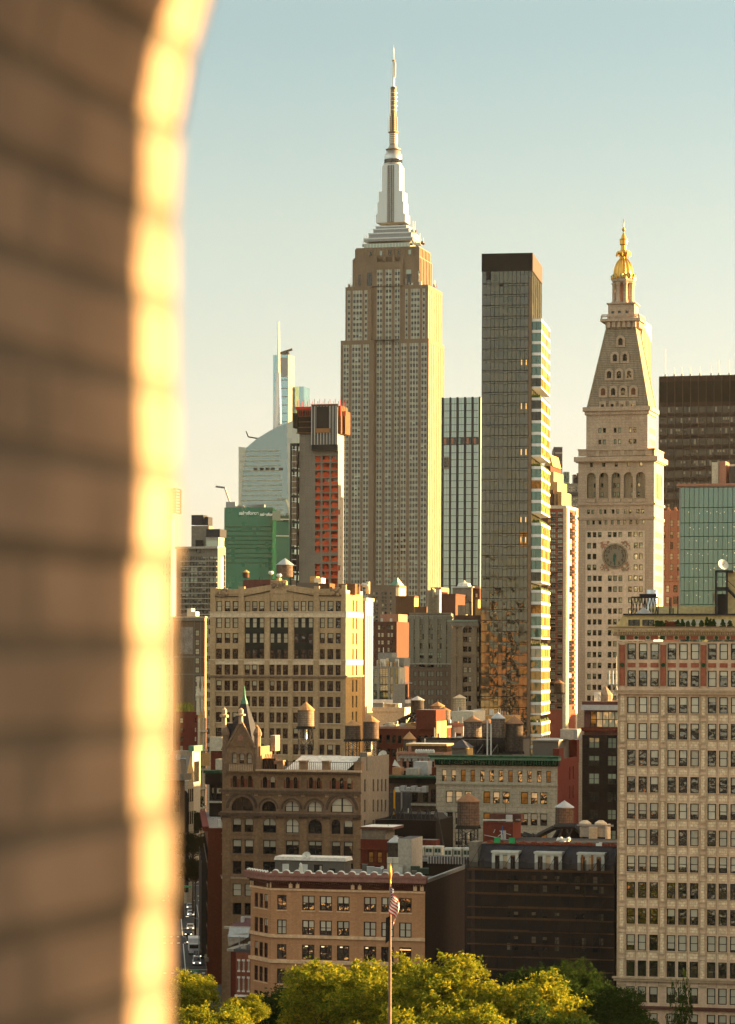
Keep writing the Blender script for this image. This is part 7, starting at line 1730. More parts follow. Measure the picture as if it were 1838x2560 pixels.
def tank(px,ytop,yb0,yb1,wpx,D,yleg,body='wood',cone='cone_tan',label='',frame='lattice',pipe=True,group='rooftop water tanks',zleg=None):
 k=F/D;r=wpx/k/2;x,y,z1=at(px,yb0,D);z0=at(px,yb1,D)[2];zt=at(px,ytop,D)[2];zg=at(px,yleg,D)[2]if zleg is None else zleg
 rt=empty('water_tank',(x,y+r,zg),-TH,label=label,cat='water tank',group=group);o=-zg
 m=MB();n=28
 m.lathe(0,0,[(r*1.0,z0+o),(r*.985,(z0+z1)/2+o),(r*.97,z1+o)],n,body,False,0,True)
 for i in range(n):
  a=2*math.pi*(i+.5)/n;m.tube((r*.995*math.cos(a),r*.995*math.sin(a),z0+o),(r*.965*math.cos(a),r*.965*math.sin(a),z1+o),.025,'wood_dark',3)
 m.build('barrel',rt)
 h=MB();nh=max(5,int((z1-z0)/.42))
 for i in range(nh):
  t=(i+.3)/nh;t=t**1.15;z=z0+(z1-z0)*t+o;q=r*(1.0-.03*t)+.02;h.lathe(0,0,[(q,z-.022),(q+.03,z-.022),(q+.03,z+.022),(q,z+.022)],n,'hoop')
 h.build('hoops',rt)
 c=MB();c.lathe(0,0,[(r*1.08,z1+o-.12),(r*1.1,z1+o),(r*.5,z1+(zt-z1)*.55+o),(.12,z1+(zt-z1)*.92+o),(.05,zt+o)],16,cone);c.build('conical_roof',rt)
 if frame:
  f=MB();zz=z0+o;s=r*.72;L4=[(-s,-s),(s,-s),(s,s),(-s,s)]
  for q in range(5):f.box(-r*.95,r*.95,-s+q*s/2-.09,-s+q*s/2+.09,zz-.3,zz,'steel_dark')
  f.box(-r,r,-s-.1,-s+.1,zz-.6,zz-.3,'steel_dark');f.box(-r,r,s-.1,s+.1,zz-.6,zz-.3,'steel_dark')
  if zz>.9:
   sp=1.0;nb=max(1,round(zz/2.2))
   for i,(a,b_)in enumerate(L4):
    f.tube((a*sp,b_*sp,0),(a,b_,zz-.5),.10,'steel_dark',4);a2,b2=L4[(i+1)%4]
    for j in range(nb):
     za,zb=zz*j/nb,(zz-.5)*(j+1)/nb;f.tube((a,b_,za),(a2,b2,zb),.05,'steel_dark',4);f.tube((a2,b2,za),(a,b_,zb),.05,'steel_dark',4);f.tube((a,b_,zb),(a2,b2,zb),.05,'steel_dark',4)
  f.build('support_frame',rt)
  if pipe:p=MB();p.tube((0,0,0),(0,0,zz),.26,'alu_warm',8);p.build('riser_pipe',rt)
 la=MB();a=-.6
 for s_ in(-.18,.18):la.tube((r*1.06*math.sin(a)+s_,-r*1.06*math.cos(a),z0+o-(zz-.2 if frame else 0)*.0),(r*1.04*math.sin(a)+s_,-r*1.04*math.cos(a),z1+o+.2),.03,'steel_dark',4)
 for i in range(9):z=z0+(z1-z0)*i/9+o;la.tube((r*1.06*math.sin(a)-.18,-r*1.06*math.cos(a),z),(r*1.06*math.sin(a)+.18,-r*1.06*math.cos(a),z),.02,'steel_dark',3)
 la.build('ladder',rt);return rt
W3=lambda x:XR(x);V3=lambda y:YR(y)
tank(764.6,1754,1775,1816,42,600,1877,'wood_pale','cone_gold','pale sunlit water tank on tall lattice legs with a pole leaning beside it')
tank(882,1799,1814,1848,39,640,1893,'wood','cone_gold','brown water tank left of the twin pair, with thin bent pipe up its side')
tank(928,1789,1804,1847,39.5,635,1897,'wood','cone_gold','brown water tank on thin legs with pale riser pipe, right one of the pair')
tank(1044,1740,1750,1782,34,740,1821,'wood_dark','zinc','dark water tank with grey metal roof above black roof trusses')
tank(1095,1754,1765,1781,34,735,1806,'wood_pink','cone_gold','salmon coloured water tank half hidden behind a weathered one')
tank(1110,1767,1776,1808,34,660,1845,'wood_grey','cone_tan','weathered grey water tank on lattice stand over the pale gable',pipe=False)
tank(1150,1736,1745,1776,32,705,1779,'cream_wood','cream_wood','bright cream water tank standing on the cream bulkhead',frame=None)
tank(1183,1789,1804,1843,46,606,1848,'wood_grey','cone_tan','broad grey water tank on the black platform, leftmost of the cluster',pipe=False,zleg=None)
tank(1221,1796,1808,1843,40,612,1848,'wood_grey','cone_tan','grey water tank with a red patch behind the metal roofed one',pipe=False)
tank(1246,1780,1796,1845,35,600,1850,'wood_grey','zinc','grey water tank with blue grey metal cone roof in the cluster',pipe=False)
tank(1287,1789,1809,1879,46,600,1886,'wood_dark','cone_tan','large black stained water tank at the right end of the cluster',pipe=False)
tank(1024,1829,1847,1880,31.5,600,1903,'wood','cone_gold','small brown water tank with gold cone over hanging yellow bundles')
tank(1172,1982,2004,2065,56,480,2125,'wood_red','cone_tan','big reddish wooden water tank on black lattice tower before the grey loft')
tank(1413,2002,2019,2065,46,470,2100,'wood_red','zinc','wooden water tank with grey metal roof above the black timber frame at right',pipe=True)
tank(989,2090,2106,2156,38,455,2180,'wood_dark','zinc','squat dark water tank with grey cone roof behind the scalloped parapet',pipe=False)
tank(712,1394,1411,1442,41,722,1448,'wood','zinc','water tank with silver cone on top of the ochre gabled loft building',pipe=False,frame=None)
tank(615,1424,1430,1444,16,735,1448,'rust','ochre_side','small rusty orange tank on the roof left of the silver coned one',frame=None)
tank(465,1839,1846,1861,17,900,1878,'cream_wood','wood_dark','tiny sunlit water tank at the left edge over the avenue',pipe=False)
tank(1399,1699,1708,1731,26,900,1758,'wood_dark','cone_tan','dark water tank below the red and cream apartment tower',pipe=False)
tank(1172,1500,1506,1536,16,885,1540,'cream_wood','wood_dark','sunlit narrow tank on the roof of the beige ornate loft',frame=None)
def truss():
 D=738;rt=empty('roof_truss_frame',at(1044,1822,D),-TH,label='black steel truss frame splayed across the red warehouse roof under the dark tank',cat='steel frame');ox=Vector(at(1044,1822,D));c,s=math.cos(TH),math.sin(TH);m=MB()
 def P(px,py,dy=0):x,y,z=at(px,py,D);dx,d2,dz=x-ox.x,y-ox.y,z-ox.z;return(dx*c-d2*s,dx*s+d2*c+dy,dz)
 X=lambda x:860+x*.2703;Y=lambda y:1700+y*.2703
 for a,b_ in(((625,320),(545,450)),((625,320),(375,450)),((715,310),(780,455)),((700,318),(545,455)),((545,400),(470,455)),((600,400),(720,400)),((560,455),(780,455)),((380,420),(560,380))):
  for dy in(-2,2):m.tube(P(X(a[0]),Y(a[1]),dy),P(X(b_[0]),Y(b_[1]),dy),.32,'steel_dark',5)
 m.box(P(X(600),0)[0],P(X(735),0)[0],-2.2,2.2,P(0,Y(322))[2],P(0,Y(312))[2],'steel_dark');m.tube(P(X(665),Y(320)),P(X(665),Y(440)),.4,'blue_pipe',6);m.build('steel_truss',rt)
 D2=602;ox2=at(1240,1885,D2);rt=empty('tank_platform',ox2,-TH,label='black steel platform with crossed braces carrying the cluster of grey tanks',cat='steel frame');m=MB()
 f=Face((ox2[0],ox2[1]),-TH,(0,0),(1,0),(0,1));q=lambda px,py:(f.uz(px,py)[0],f.uz(px,py)[1]-ox2[2])
 u0,z0=q(1157,1850);u1,z1=q(1266,1850);m.box(u0,u1,-1,4,z1-.9,z1,'steel_dark');zb=q(1200,1885)[1]
 for i in range(6):a,b_=u0+(u1-u0)*i/6,u0+(u1-u0)*(i+1)/6;m.tube((a,-1,zb),(b_,-1,z1-.9),.1,'steel_dark' if i%2 else'steel_grey',4);m.tube((b_,-1,zb),(a,-1,z1-.9),.1,'steel_dark',4);m.tube((a,-1,zb),(a,-1,z1),.14,'steel_dark',4)
 m.box(u0,u1,3.5,4,zb,z1,'roof_dark');m.build('steel_truss',rt);m=MB()
 for px,ya in((1224,1799),(1233,1809)):u,z=q(px,ya);m.tube((u,-2,zb-1),(u,-2,z),.16,'off_white',6)
 m.build('vent_pipe',rt)
 D3=462;ox3=at(1413,2108,D3);rt=empty('dunnage_frame',ox3,-TH,label='black sloping beams and frame behind the mansard ridge under the right tank',cat='steel frame');m=MB();f=Face((ox3[0],ox3[1]),-TH,(0,0),(1,0),(0,1));q=lambda px,py:(f.uz(px,py)[0],f.uz(px,py)[1]-ox3[2])
 def beam(a,b_,w=.35):
  (u0,z0),(u1,z1)=q(X6(a[0]),Y6(a[1])),q(X6(b_[0]),Y6(b_[1]))
  for dy in(0,3):m.tube((u0,dy,z0),(u1,dy,z1),w,'steel_dark',4)
 for a,b_ in(((1060,1130),(1235,1130)),((1060,1135),(930,1200)),((930,1195),(900,1250)),((1235,1140),(1370,1240)),((960,1250),(1400,1250)),((1040,1250),(1100,1150)),((1120,1150),(1090,1250)),((1160,1150),(1200,1250)),((1200,1150),(1150,1250)),((850,1200),(910,1240)),((780,1190),(860,1215))):beam(a,b_,.28 if a[1]>1140 else.4)
 u0,z0=q(X6(1000),Y6(1250));u1,z1=q(X6(1230),Y6(1140));m.prism([(u0,z0),(u1+1,z0),(u1,z1),(u0+2.6,z1)],1,2.8,'netting');m.build('beam',rt)
 x,y,z=at(1408,2104,440);m=MB();rn=random.Random(2)
 for i in range(26):a=rn.uniform(-.9,.9);b_=rn.uniform(0,.5);m.lathe(a,rn.uniform(-.2,.2),[(.28,b_-.1),(.3,b_),(.1,b_+.25)],5,'flag_white')
 o=m.build('crumpled_tarp',None,(x,y,z),label='crumpled white tarp lying on the mansard ridge',cat='tarp')
 D4=455;ox4=at(1480,2100,D4);rt=empty('cooling_tower',ox4,-TH,label='pair of cream cooling towers with glowing sunlit pipes beside the right tank',cat='cooling tower');m=MB();f=Face((ox4[0],ox4[1]),-TH,(0,0),(1,0),(0,1));q=lambda px,py:(f.uz(px,py)[0],f.uz(px,py)[1]-ox4[2])
 s8=lambda x,y:(1380+x*.1676,1780+y*.1676);(u0,z0),(u1,z1)=q(*s8(415,1860)),q(*s8(795,1720));m.box(u0,u1,0,3,z0,z1,'concrete_pale');m.build('casing',rt);m=MB()
 for xa,xb in((380,565),(615,800)):
  (a,za),(c,zc)=q(*s8(xa,1660)),q(*s8(xb,1625));m.lathe((a+c)/2,1.4,[((c-a)/2,za-.4),((c-a)/2,za),((c-a)/5,zc)],12,'cream')
 m.build('fan_cowl',rt);m=MB()
 for x in range(565,680,14):(u,za),(_,zb)=q(*s8(x,1900)),q(*s8(x,1715));m.tube((u,-.4,za),(u,-.4,zb),.09,'cream',5)
 (u,za),(u2,zb)=q(*s8(800,1960)),q(*s8(835,1680));m.box(u,u2,-.3,2.5,za,zb,'cream');(u,za),(_,zb)=q(*s8(375,1700)),q(*s8(800,1680));m.box(u,u+6,-.3,0,za,zb,'steel_grey');m.build('pipe',rt)
truss()
def units():
 xx=lambda x:900+x*.2027;yy=lambda y:2000+y*.2027;proto=None;sp=[(738,570,700,470,96),(850,570,700,470,100),(960,570,700,470,90),(1085,600,730,446,86),(1200,600,730,446,86),(1320,600,730,446,96)]
 lab=['leftmost of the rear row','middle one of the rear row','right end of the rear row','leftmost of the front sunlit row','middle one of the front sunlit row','right end of the front sunlit row, edged in gold light']
 for i,(cx,ya,yb,D,w_)in enumerate(sp):
  x,y,z0=at(xx(cx),yy(yb),D);_,_,z1=at(xx(cx),yy(ya),D);k=F/D;w2=w_*.2027/k;h=z1-z0
  if proto is None:
   rt=empty('air_handling_unit',(x,y,z0),-TH);m=MB();m.box(-w2/2,w2/2,0,w2*1.3,.25,h-.25,'unit_cream');m.box(-w2/2-.05,w2/2+.05,-.05,w2*1.3+.05,h-.25,h,'off_white');m.box(-w2/2,w2/2,0,w2*1.3,0,.25,'steel_grey');m.build('casing',rt)
   for s_ in(-1,1):g=MB();g.box(s_*w2*.22-w2*.16,s_*w2*.22+w2*.16,-.04,0,h*.4,h*.78,'win_green');g.build('grille',rt)
   g=MB();g.box(w2*.0-.03,.03,-.06,0,.3,h-.3,'steel_grey');g.build('door_seam',rt);proto=rt;o=rt
  else:o=copy_tree(proto);o.location=(x,y,z0)
  tag(o,'cream air handling unit, '+lab[i],'air conditioner','air handling units on the roof behind the tan building')
 b_=at(xx(860),yy(720),468);rt=empty('service_platform',(b_[0],b_[1],b_[2]),-TH,label='grey steel platform and ducts under the rear air handling units',cat='platform');m=MB();m.box(-5,5.5,-.5,3,-.5,-.05,'steel_grey');m.box(-4.7,5,0,2.6,-3,-.5,'netting')
 for i in range(18):m.box(-5+i*.6,-4.96+i*.6,-.5,-.44,0,1,'zinc')
 m.box(-5,5.5,-.5,-.44,.98,1.04,'zinc');m.build('deck',rt)
 b_=at(xx(1170),yy(790),444);rt=empty('ribbed_condenser',(b_[0],b_[1],b_[2]),-TH,label='low ribbed blue grey condenser in front of the sunlit air handling units',cat='condenser');m=MB();m.box(-4.4,4.4,0,1.5,0,1.1,'zinc_dk')
 for i in range(20):m.box(-4.4+i*.45,-4.3+i*.45,-.15,0,0,1.15,'zinc')
 m.build('casing',rt)
 b=B('rooftop_shed','long brown rooftop shed with white doors and pale roof on the tan building','shed',XR(522),XR(1138),YR(1605),456,ztop=None);S=b.S;z0=TANB.H;m=MB();dp=4;b.depth=dp
 m.box(0,b.W,0,dp,z0,b.H,'cladding');m.build('wall',b.root);m=MB();m.prism([(-.1,b.H),(b.W+.3,b.H),(b.W+.1,S.z(XR(800),YR(1566))),(.1,S.z(XR(800),YR(1566)))],-.3,dp,'white_roof');m.build('roof',b.root)
 for xa,xb,mt in((590,646,'off_white'),(756,812,'off_white'),(868,945,'black')):m=MB();fbox(m,S,S.u(XR(xa),YR(1650)),S.u(XR(xb),YR(1650)),-.06,0,z0+.3,z0+2.6,mt);o=m.build('door',b.root)
 m=MB();fbox(m,S,S.u(XR(920),YR(1650)),S.u(XR(938),YR(1650)),-.1,-.06,z0+.9,z0+2.4,'bl_pale');m.build('door_glass',b.root);m=MB();fbox(m,S,S.u(XR(1005),YR(1650)),S.u(XR(1055),YR(1650)),-.05,0,z0+1.1,z0+2.0,'black');m.build('louvre',b.root)
 dish('satellite_dish','grey satellite dish on top of the long rooftop shed',XR(803),YR(1560),458,.75,b.H,-.3)
 dish('satellite_dish','large white satellite dish on a mast above the plaster side wall',958,1888,560,.95,43,-.5)
 x,y,z=at(XR(1472),YR(1662),445);dish('satellite_dish','small white satellite dish left of the squat dark tank',XR(1472),YR(1662),446,.3,z-1.4,-.3)
 x,y,z=at(XR(1565),YR(1695),444);m=MB();m.box(-.9,.9,0,.8,0,2.2,'unit_cream');m.box(-.03,.03,-.05,0,0,2.2,'steel_dark');m.box(-.9,.9,-.05,0,1.2,1.26,'steel_dark');m.build('electrical_cabinet',None,(x,y,z),label='cream electrical cabinet in front of the squat dark tank',cat='cabinet')
 x,y,z=at(XR(750),YR(1712),441);m=MB();m.lathe(0,0,[(.35,0),(.3,.9),(.18,1.2),(.24,1.45),(.05,1.7)],10,'off_white',True);m.build('roof_vent',None,(x,y,z),label='small white roof vent before the shed door on the tan building',cat='vent')
 m=MB();rn=random.Random(3);ox=at(930,2185,446)
 for i in range(16):
  a=rn.uniform(-2,7.5);c=rn.uniform(0,10);h=rn.uniform(.3,1.1);m.box(a,a+rn.uniform(.5,2.0),c,c+rn.uniform(.5,1.5),-.5,h,rn.choice(('zinc','off_white','concrete_pale','cladding','win_green')))
 m.build('rooftop_ducts',None,ox,label='low grey ducts and skylights behind the scalloped parapet',cat='roof ducts')
units()
def bundles():
 x,y,z=at(1013,1908,598);m=MB();rn=random.Random(5)
 for i in range(8):a=-1.6+i*.5;m.lathe(a,rn.uniform(-.2,.2),[(.05,0),(.22,.6),(.26,1.4),(.05,2.4+rn.random())],6,'ochre_side')
 m.build('wrapped_bundles',None,(x,y,z),label='yellow wrapped bundles glowing under the small gold coned tank',cat='bundles')
bundles()
BR=R(-4.25)
def onground(px,py,z=0.0):
 rx,rz=ray(px,py);D=(z-CAMZ)/rz;return Vector((rx*D,D,z))
def ground():
 m=MB();m.poly([(-1400,-1400,-.02),(1400,-1400,-.02),(1400,4900,-.02),(-1400,4900,-.02)],'asphalt');m.build('ground',None,kind='structure')
 p0=onground(486,2430);d=Vector((math.sin(BR),math.cos(BR),0));s=Vector((math.cos(BR),-math.sin(BR),0))
 rt=bpy.data.objects.new('avenue_axis',None)
 def P(a,b,z):v=p0+d*a+s*b;return(v.x,v.y,z)
 def strip(mb,a0,a1,b0,b1,z,mt):mb.poly([P(a0,b0,z),P(a0,b1,z),P(a1,b1,z),P(a1,b0,z)],mt)
 m=MB();strip(m,-140,1400,-9,5.2,.01,'asphalt');m.build('road',None,kind='structure')
 m=MB()
 for b0,b1 in((5.2,10),(-14,-9)):
  for a0,a1 in((-60,58),(76,170),(188,300),(318,900)):
   v=[P(a0,b0,0),P(a0,b1,0),P(a1,b1,0),P(a1,b0,0)];i=len(m.v);m.poly([P(a0,b0,.15),P(a0,b1,.15),P(a1,b1,.15),P(a1,b0,.15)],'pave')
   m.poly([P(a0,b0,0),P(a0,b1,0),P(a0,b1,.15),P(a0,b0,.15)],'pave');m.poly([P(a0,b0,0),P(a0,b0,.15),P(a1,b0,.15),P(a1,b0,0)],'pave');m.poly([P(a0,b1,0),P(a1,b1,0),P(a1,b1,.15),P(a0,b1,.15)],'pave')
 m.build('pavement',None,kind='structure')
 m=MB();strip(m,-40,58,-1.9,-1.7,.015,'paint_w');strip(m,76,170,-1.9,-1.7,.015,'paint_w');strip(m,-40,160,2.6,2.72,.015,'paint_w')
 for a in(58.5,73,172,186,-3):
  for i in range(9):strip(m,a,a+2.2,-8+i*1.6,-7.4+i*1.6,.015,'paint_w')
 for k in range(3):
  for i in range(14):t=i/14;a0,a1=215+t*60,215+(t+1/14)*60;c=-1-k*1.6+1.5*math.sin(t*3);strip(m,a0,a1,c,c+.18,.015,'paint_w')
 m.build('road_marking',None,kind='structure')
 m=MB();m.poly([(-70,150,.05),(190,150,.05),(190,396,.05),(-70,396,.05)],'parkland');m.build('park_ground',None,kind='structure')
 return P
PA=ground()
def vehicles():
 def car(kind,body):
  rt=empty({'car':'car','taxi':'taxi','suv':'suv'}[kind],(0,0,0));m=MB();L_,Wd,h1,h2=4.7,1.85,.85,1.45 if kind!='suv' else 1.75
  pr=[(-L_/2,.3),(L_/2,.3),(L_/2,.65),(L_/2-.1,.8),(L_/2-1.1,h1+.05),(-L_/2+.5,h1+.1),(-L_/2,.85)]
  def prof(pts,w0,w1,mt):
   n=len(pts);i=len(m.v);k=m.mi(mt)
   m.v.extend([(-w0,-x,z)for x,z in pts]+[(w0,-x,z)for x,z in pts]);m.f.append(tuple(range(i,i+n)));m.f.append(tuple(range(i+2*n-1,i+n-1,-1)));m.f.extend([(i+j,i+n+j,i+n+(j+1)%n,i+(j+1)%n)for j in range(n)]);m.m.extend([k]*(n+2));m.sm.extend([False]*(n+2))
  prof(pr,Wd/2,Wd/2,body);prof([(-1.9,h1),(1.1,h1),(.45,h2),(-1.5,h2)],Wd/2-.15,0,body);m.build('body',rt)
  g=MB();y=-1.13;g.poly([(-.7,-1.12,h1+.02),(.7,-1.12,h1+.02),(.6,-.52,h2-.06),(-.6,-.52,h2-.06)],'car_glass');g.build('windscreen',rt)
  for sx_ in(-1,1):
   h=MB();h.box(sx_*.65-.17,sx_*.65+.17,-L_/2-.03,-L_/2+.05,.58,.74,'lamp_head');h.build('headlight',rt)
   for yy in(-1.45,1.4):
    w_=MB();w_.tube((sx_*(Wd/2-.2),yy,.33),(sx_*(Wd/2+.02),yy,.33),.33,'tyre',12);w_.build('wheel',rt)
  if kind=='taxi':s_=MB();s_.box(-.3,.3,.0,.2,h2,h2+.2,'lamp_head');s_.build('roof_light',rt)
  return rt
 P0={}
 specs=[('suv','car_silver',492,2412,'silver car with bright headlights just behind the near treetops'),('car','car_black',494,2395,'dark car directly behind the silver one with headlights'),('car','car_white',477,2290,'white car waiting at the second crossing'),('car','car_silver',475,2272,'silver car behind the waiting white car'),('suv','car_black',475,2244,'black car with one bright headlight further up the avenue'),('car','car_white',479,2180,'pale car under the yellow umbrellas'),('taxi','car_yellow',467,2126,'yellow taxi with glowing headlights in the far crossing'),('car','car_black',471,2340,'dark parked car in the middle of the avenue shade'),('car','car_silver',476,2325,'grey car near the first crossing stripes'),('taxi','car_yellow',462,2095,'distant yellow taxi at the edge of the lit wall'),('suv','car_black',476,2360,'black car behind the white van')]
 for kd,bd,px,py,lb in specs:
  key=(kd,bd)
  if key not in P0:P0[key]=o=car(kd,bd)
  else:o=copy_tree(P0[key])
  o.location=onground(px,py,.012);o.rotation_euler=(0,0,-BR);tag(o,lb,'taxi' if kd=='taxi' else'car','cars on the avenue')
 rt=empty('box_truck',onground(485,2395-12,.012),-BR,label='white box truck with pale roof edge on the avenue',cat='truck');m=MB();m.box(-1.25,1.25,-1.5,5.2,.7,3.4,'car_white');m.build('cargo_box',rt);m=MB();m.prism([(-1.15,.4),(1.15,.4),(1.15,2.4),(-1.15,2.4)],-3.4,-1.5,'car_white');m.build('cab',rt);m=MB();m.box(-1.0,1.0,-3.44,-3.4,1.4,2.2,'car_glass');m.build('windscreen',rt)
 for sx_ in(-1,1):
  for yy in(-2.5,3.6):m=MB();m.tube((sx_*.95,yy,.45),(sx_*1.22,yy,.45),.45,'tyre',12);m.build('wheel',rt)
 lp=None
 for i,(px,py,lb)in enumerate(((501,2165,'tall grey street lamp with curved arm near the yellow umbrellas'),(497,2395,'street lamp beside the white box truck'),(506,2290,'street lamp glowing beside the magenta banner'))):
  if lp is None:
   o=empty('street_lamp',(0,0,0));m=MB();m.tube((0,0,0),(0,0,8.5),.11,'zinc',6,.07);m.tube((0,0,8.4),(-2.2,0,9.1),.06,'zinc',5);m.build('pole',o);m=MB();m.box(-2.9,-2.1,-.12,.12,9.02,9.15,'zinc');m.box(-2.8,-2.2,-.1,.1,8.98,9.02,'lamp_head');m.build('lamp_head',o);lp=o
  else:o=copy_tree(lp)
  o.location=onground(px,py,.15);tag(o,lb,'street lamp','street lamps along the avenue')
 for i,(px,py,D,lb,sz)in enumerate(((485,2428,560,'green street name sign hanging above the silver car',1.0),(469,2217,700,'green street name sign beyond the yellow umbrella',.9))):
  x,y,z=at(px,py,D);rt=empty('street_sign',(x,y,0),0,label=lb,cat='street sign');m=MB();m.box(-.95*sz,.95*sz,-.03,.03,z-.22,z+.22,'green_paint');m.build('sign_plate',rt);m=MB();m.tube((3.2,.1,0),(3.2,.1,z+.4),.1,'zinc',6);m.tube((3.2,.1,z+.3),(-.9,.1,z+.3),.05,'zinc',5);m.build('pole',rt)
  text_obj('lettering','E 18 ST' if i==0 else'E 19 ST',.34,'white_paint',rt,Matrix.Translation((0,-.05,z))@Matrix.Rotation(R(90),4,'X'),.01)
 x,y,z=at(453,2427,600);rt=empty('traffic_light',(x,y,0),0,label='yellow traffic light housing left of the green sign',cat='traffic light');m=MB();m.box(-.25,.25,-.2,.2,z-.6,z+.6,'signal');m.build('housing',rt)
 m=MB();m.tube((0,.2,0),(0,.2,z+.8),.1,'steel_dark',6);m.build('pole',rt)
 for j in range(3):m=MB();m.lathe(0,0,[(.01,0)],3,'black')if False else m.box(-.13,.13,-.26,-.2,z-.48+j*.38,z-.24+j*.38,'black');m.build('lens',rt)
 um=None
 for px,py,lb in((456,2182,'yellow market umbrella, left of the far pair'),(479,2182,'yellow market umbrella, right of the far pair'),(466,2205,'yellow market umbrella standing nearest')):
  if um is None:
   o=empty('market_umbrella',(0,0,0));m=MB();m.tube((0,0,0),(0,0,2.5),.04,'steel_dark',5);m.build('pole',o);m=MB();m.lathe(0,0,[(1.9,2.0),(1.9,2.12),(1.0,2.55),(.05,3.2)],8,'umbrella');m.build('canopy',o);um=o
  else:o=copy_tree(um)
  o.location=onground(px,py+12,.01);tag(o,lb,'umbrella','yellow umbrellas on the avenue')
 x,y,z=at(515,2258,640);rt=empty('magenta_banner',(x,y,z),R(4),label='magenta vertical banner reading abc over the pavement',cat='banner');m=MB();k=F/640;w_,h=28/k,58/k;n=6
 for i in range(n):a,c=-w_/2+w_*i/n,-w_/2+w_*(i+1)/n;m.poly([(a,.06*math.sin(i),-h/2),(c,.06*math.sin(i+1),-h/2),(c,.06*math.sin(i+1),h/2),(a,.06*math.sin(i),h/2)],'magenta',True)
 m.build('cloth',rt);m=MB();m.tube((-w_/2-.2,0,h/2+.05),(w_/2+3,0,h/2+.05),.05,'zinc',5);m.build('bracket',rt);text_obj('lettering','abc',1.25,'pink_letters',rt,Matrix.Translation((0,-.12,-h/2+1.1))@Matrix.Rotation(R(90),4,'X'),.02)
 rn=random.Random(8)
 def person(px,py,lb,cl):
  p=onground(px,py,.15);me=bpy.data.meshes.new('person');vs=[(0,0,.92),(0,0,1.25),(0,0,1.48),(0,0,1.62),(0,.01,1.74),(.1,0,.88),(.12,.05,.48),(.12,-.02,.05),(-.1,0,.88),(-.12,-.08,.48),(-.12,.0,.05),(.2,0,1.42),(.26,.02,1.15),(.24,-.08,.92),(-.2,0,1.42),(-.26,.02,1.15),(-.24,-.08,.92)]
  es=[(0,1),(1,2),(2,3),(3,4),(0,5),(5,6),(6,7),(0,8),(8,9),(9,10),(2,11),(11,12),(12,13),(2,14),(14,15),(15,16)];rr=[.15,.15,.16,.06,.1,.1,.07,.05,.1,.07,.05,.07,.05,.04,.07,.05,.04]
  me.from_pydata(vs,es,[]);o=bpy.data.objects.new('person',me);COL.objects.link(o);md=o.modifiers.new('s','SKIN');
  for v,r in zip(me.skin_vertices[0].data,rr):v.radius=(r,r)
  me.skin_vertices[0].data[0].use_root=True;o.modifiers.new('d','SUBSURF').levels=1;me.materials.append(MATS[cl]);o.location=p;tag(o,lb,'person');return o
 for px,py,lb,cl in((512,2400,'pedestrian in dark clothes on the pavement left of the red awning','cloth_dark'),(528,2442,'pedestrian in grey walking below the red awning','cloth_grey'),(519,2368,'pedestrian in dark coat further up the pavement','cloth_dark')):person(px,py,lb,cl)
vehicles()
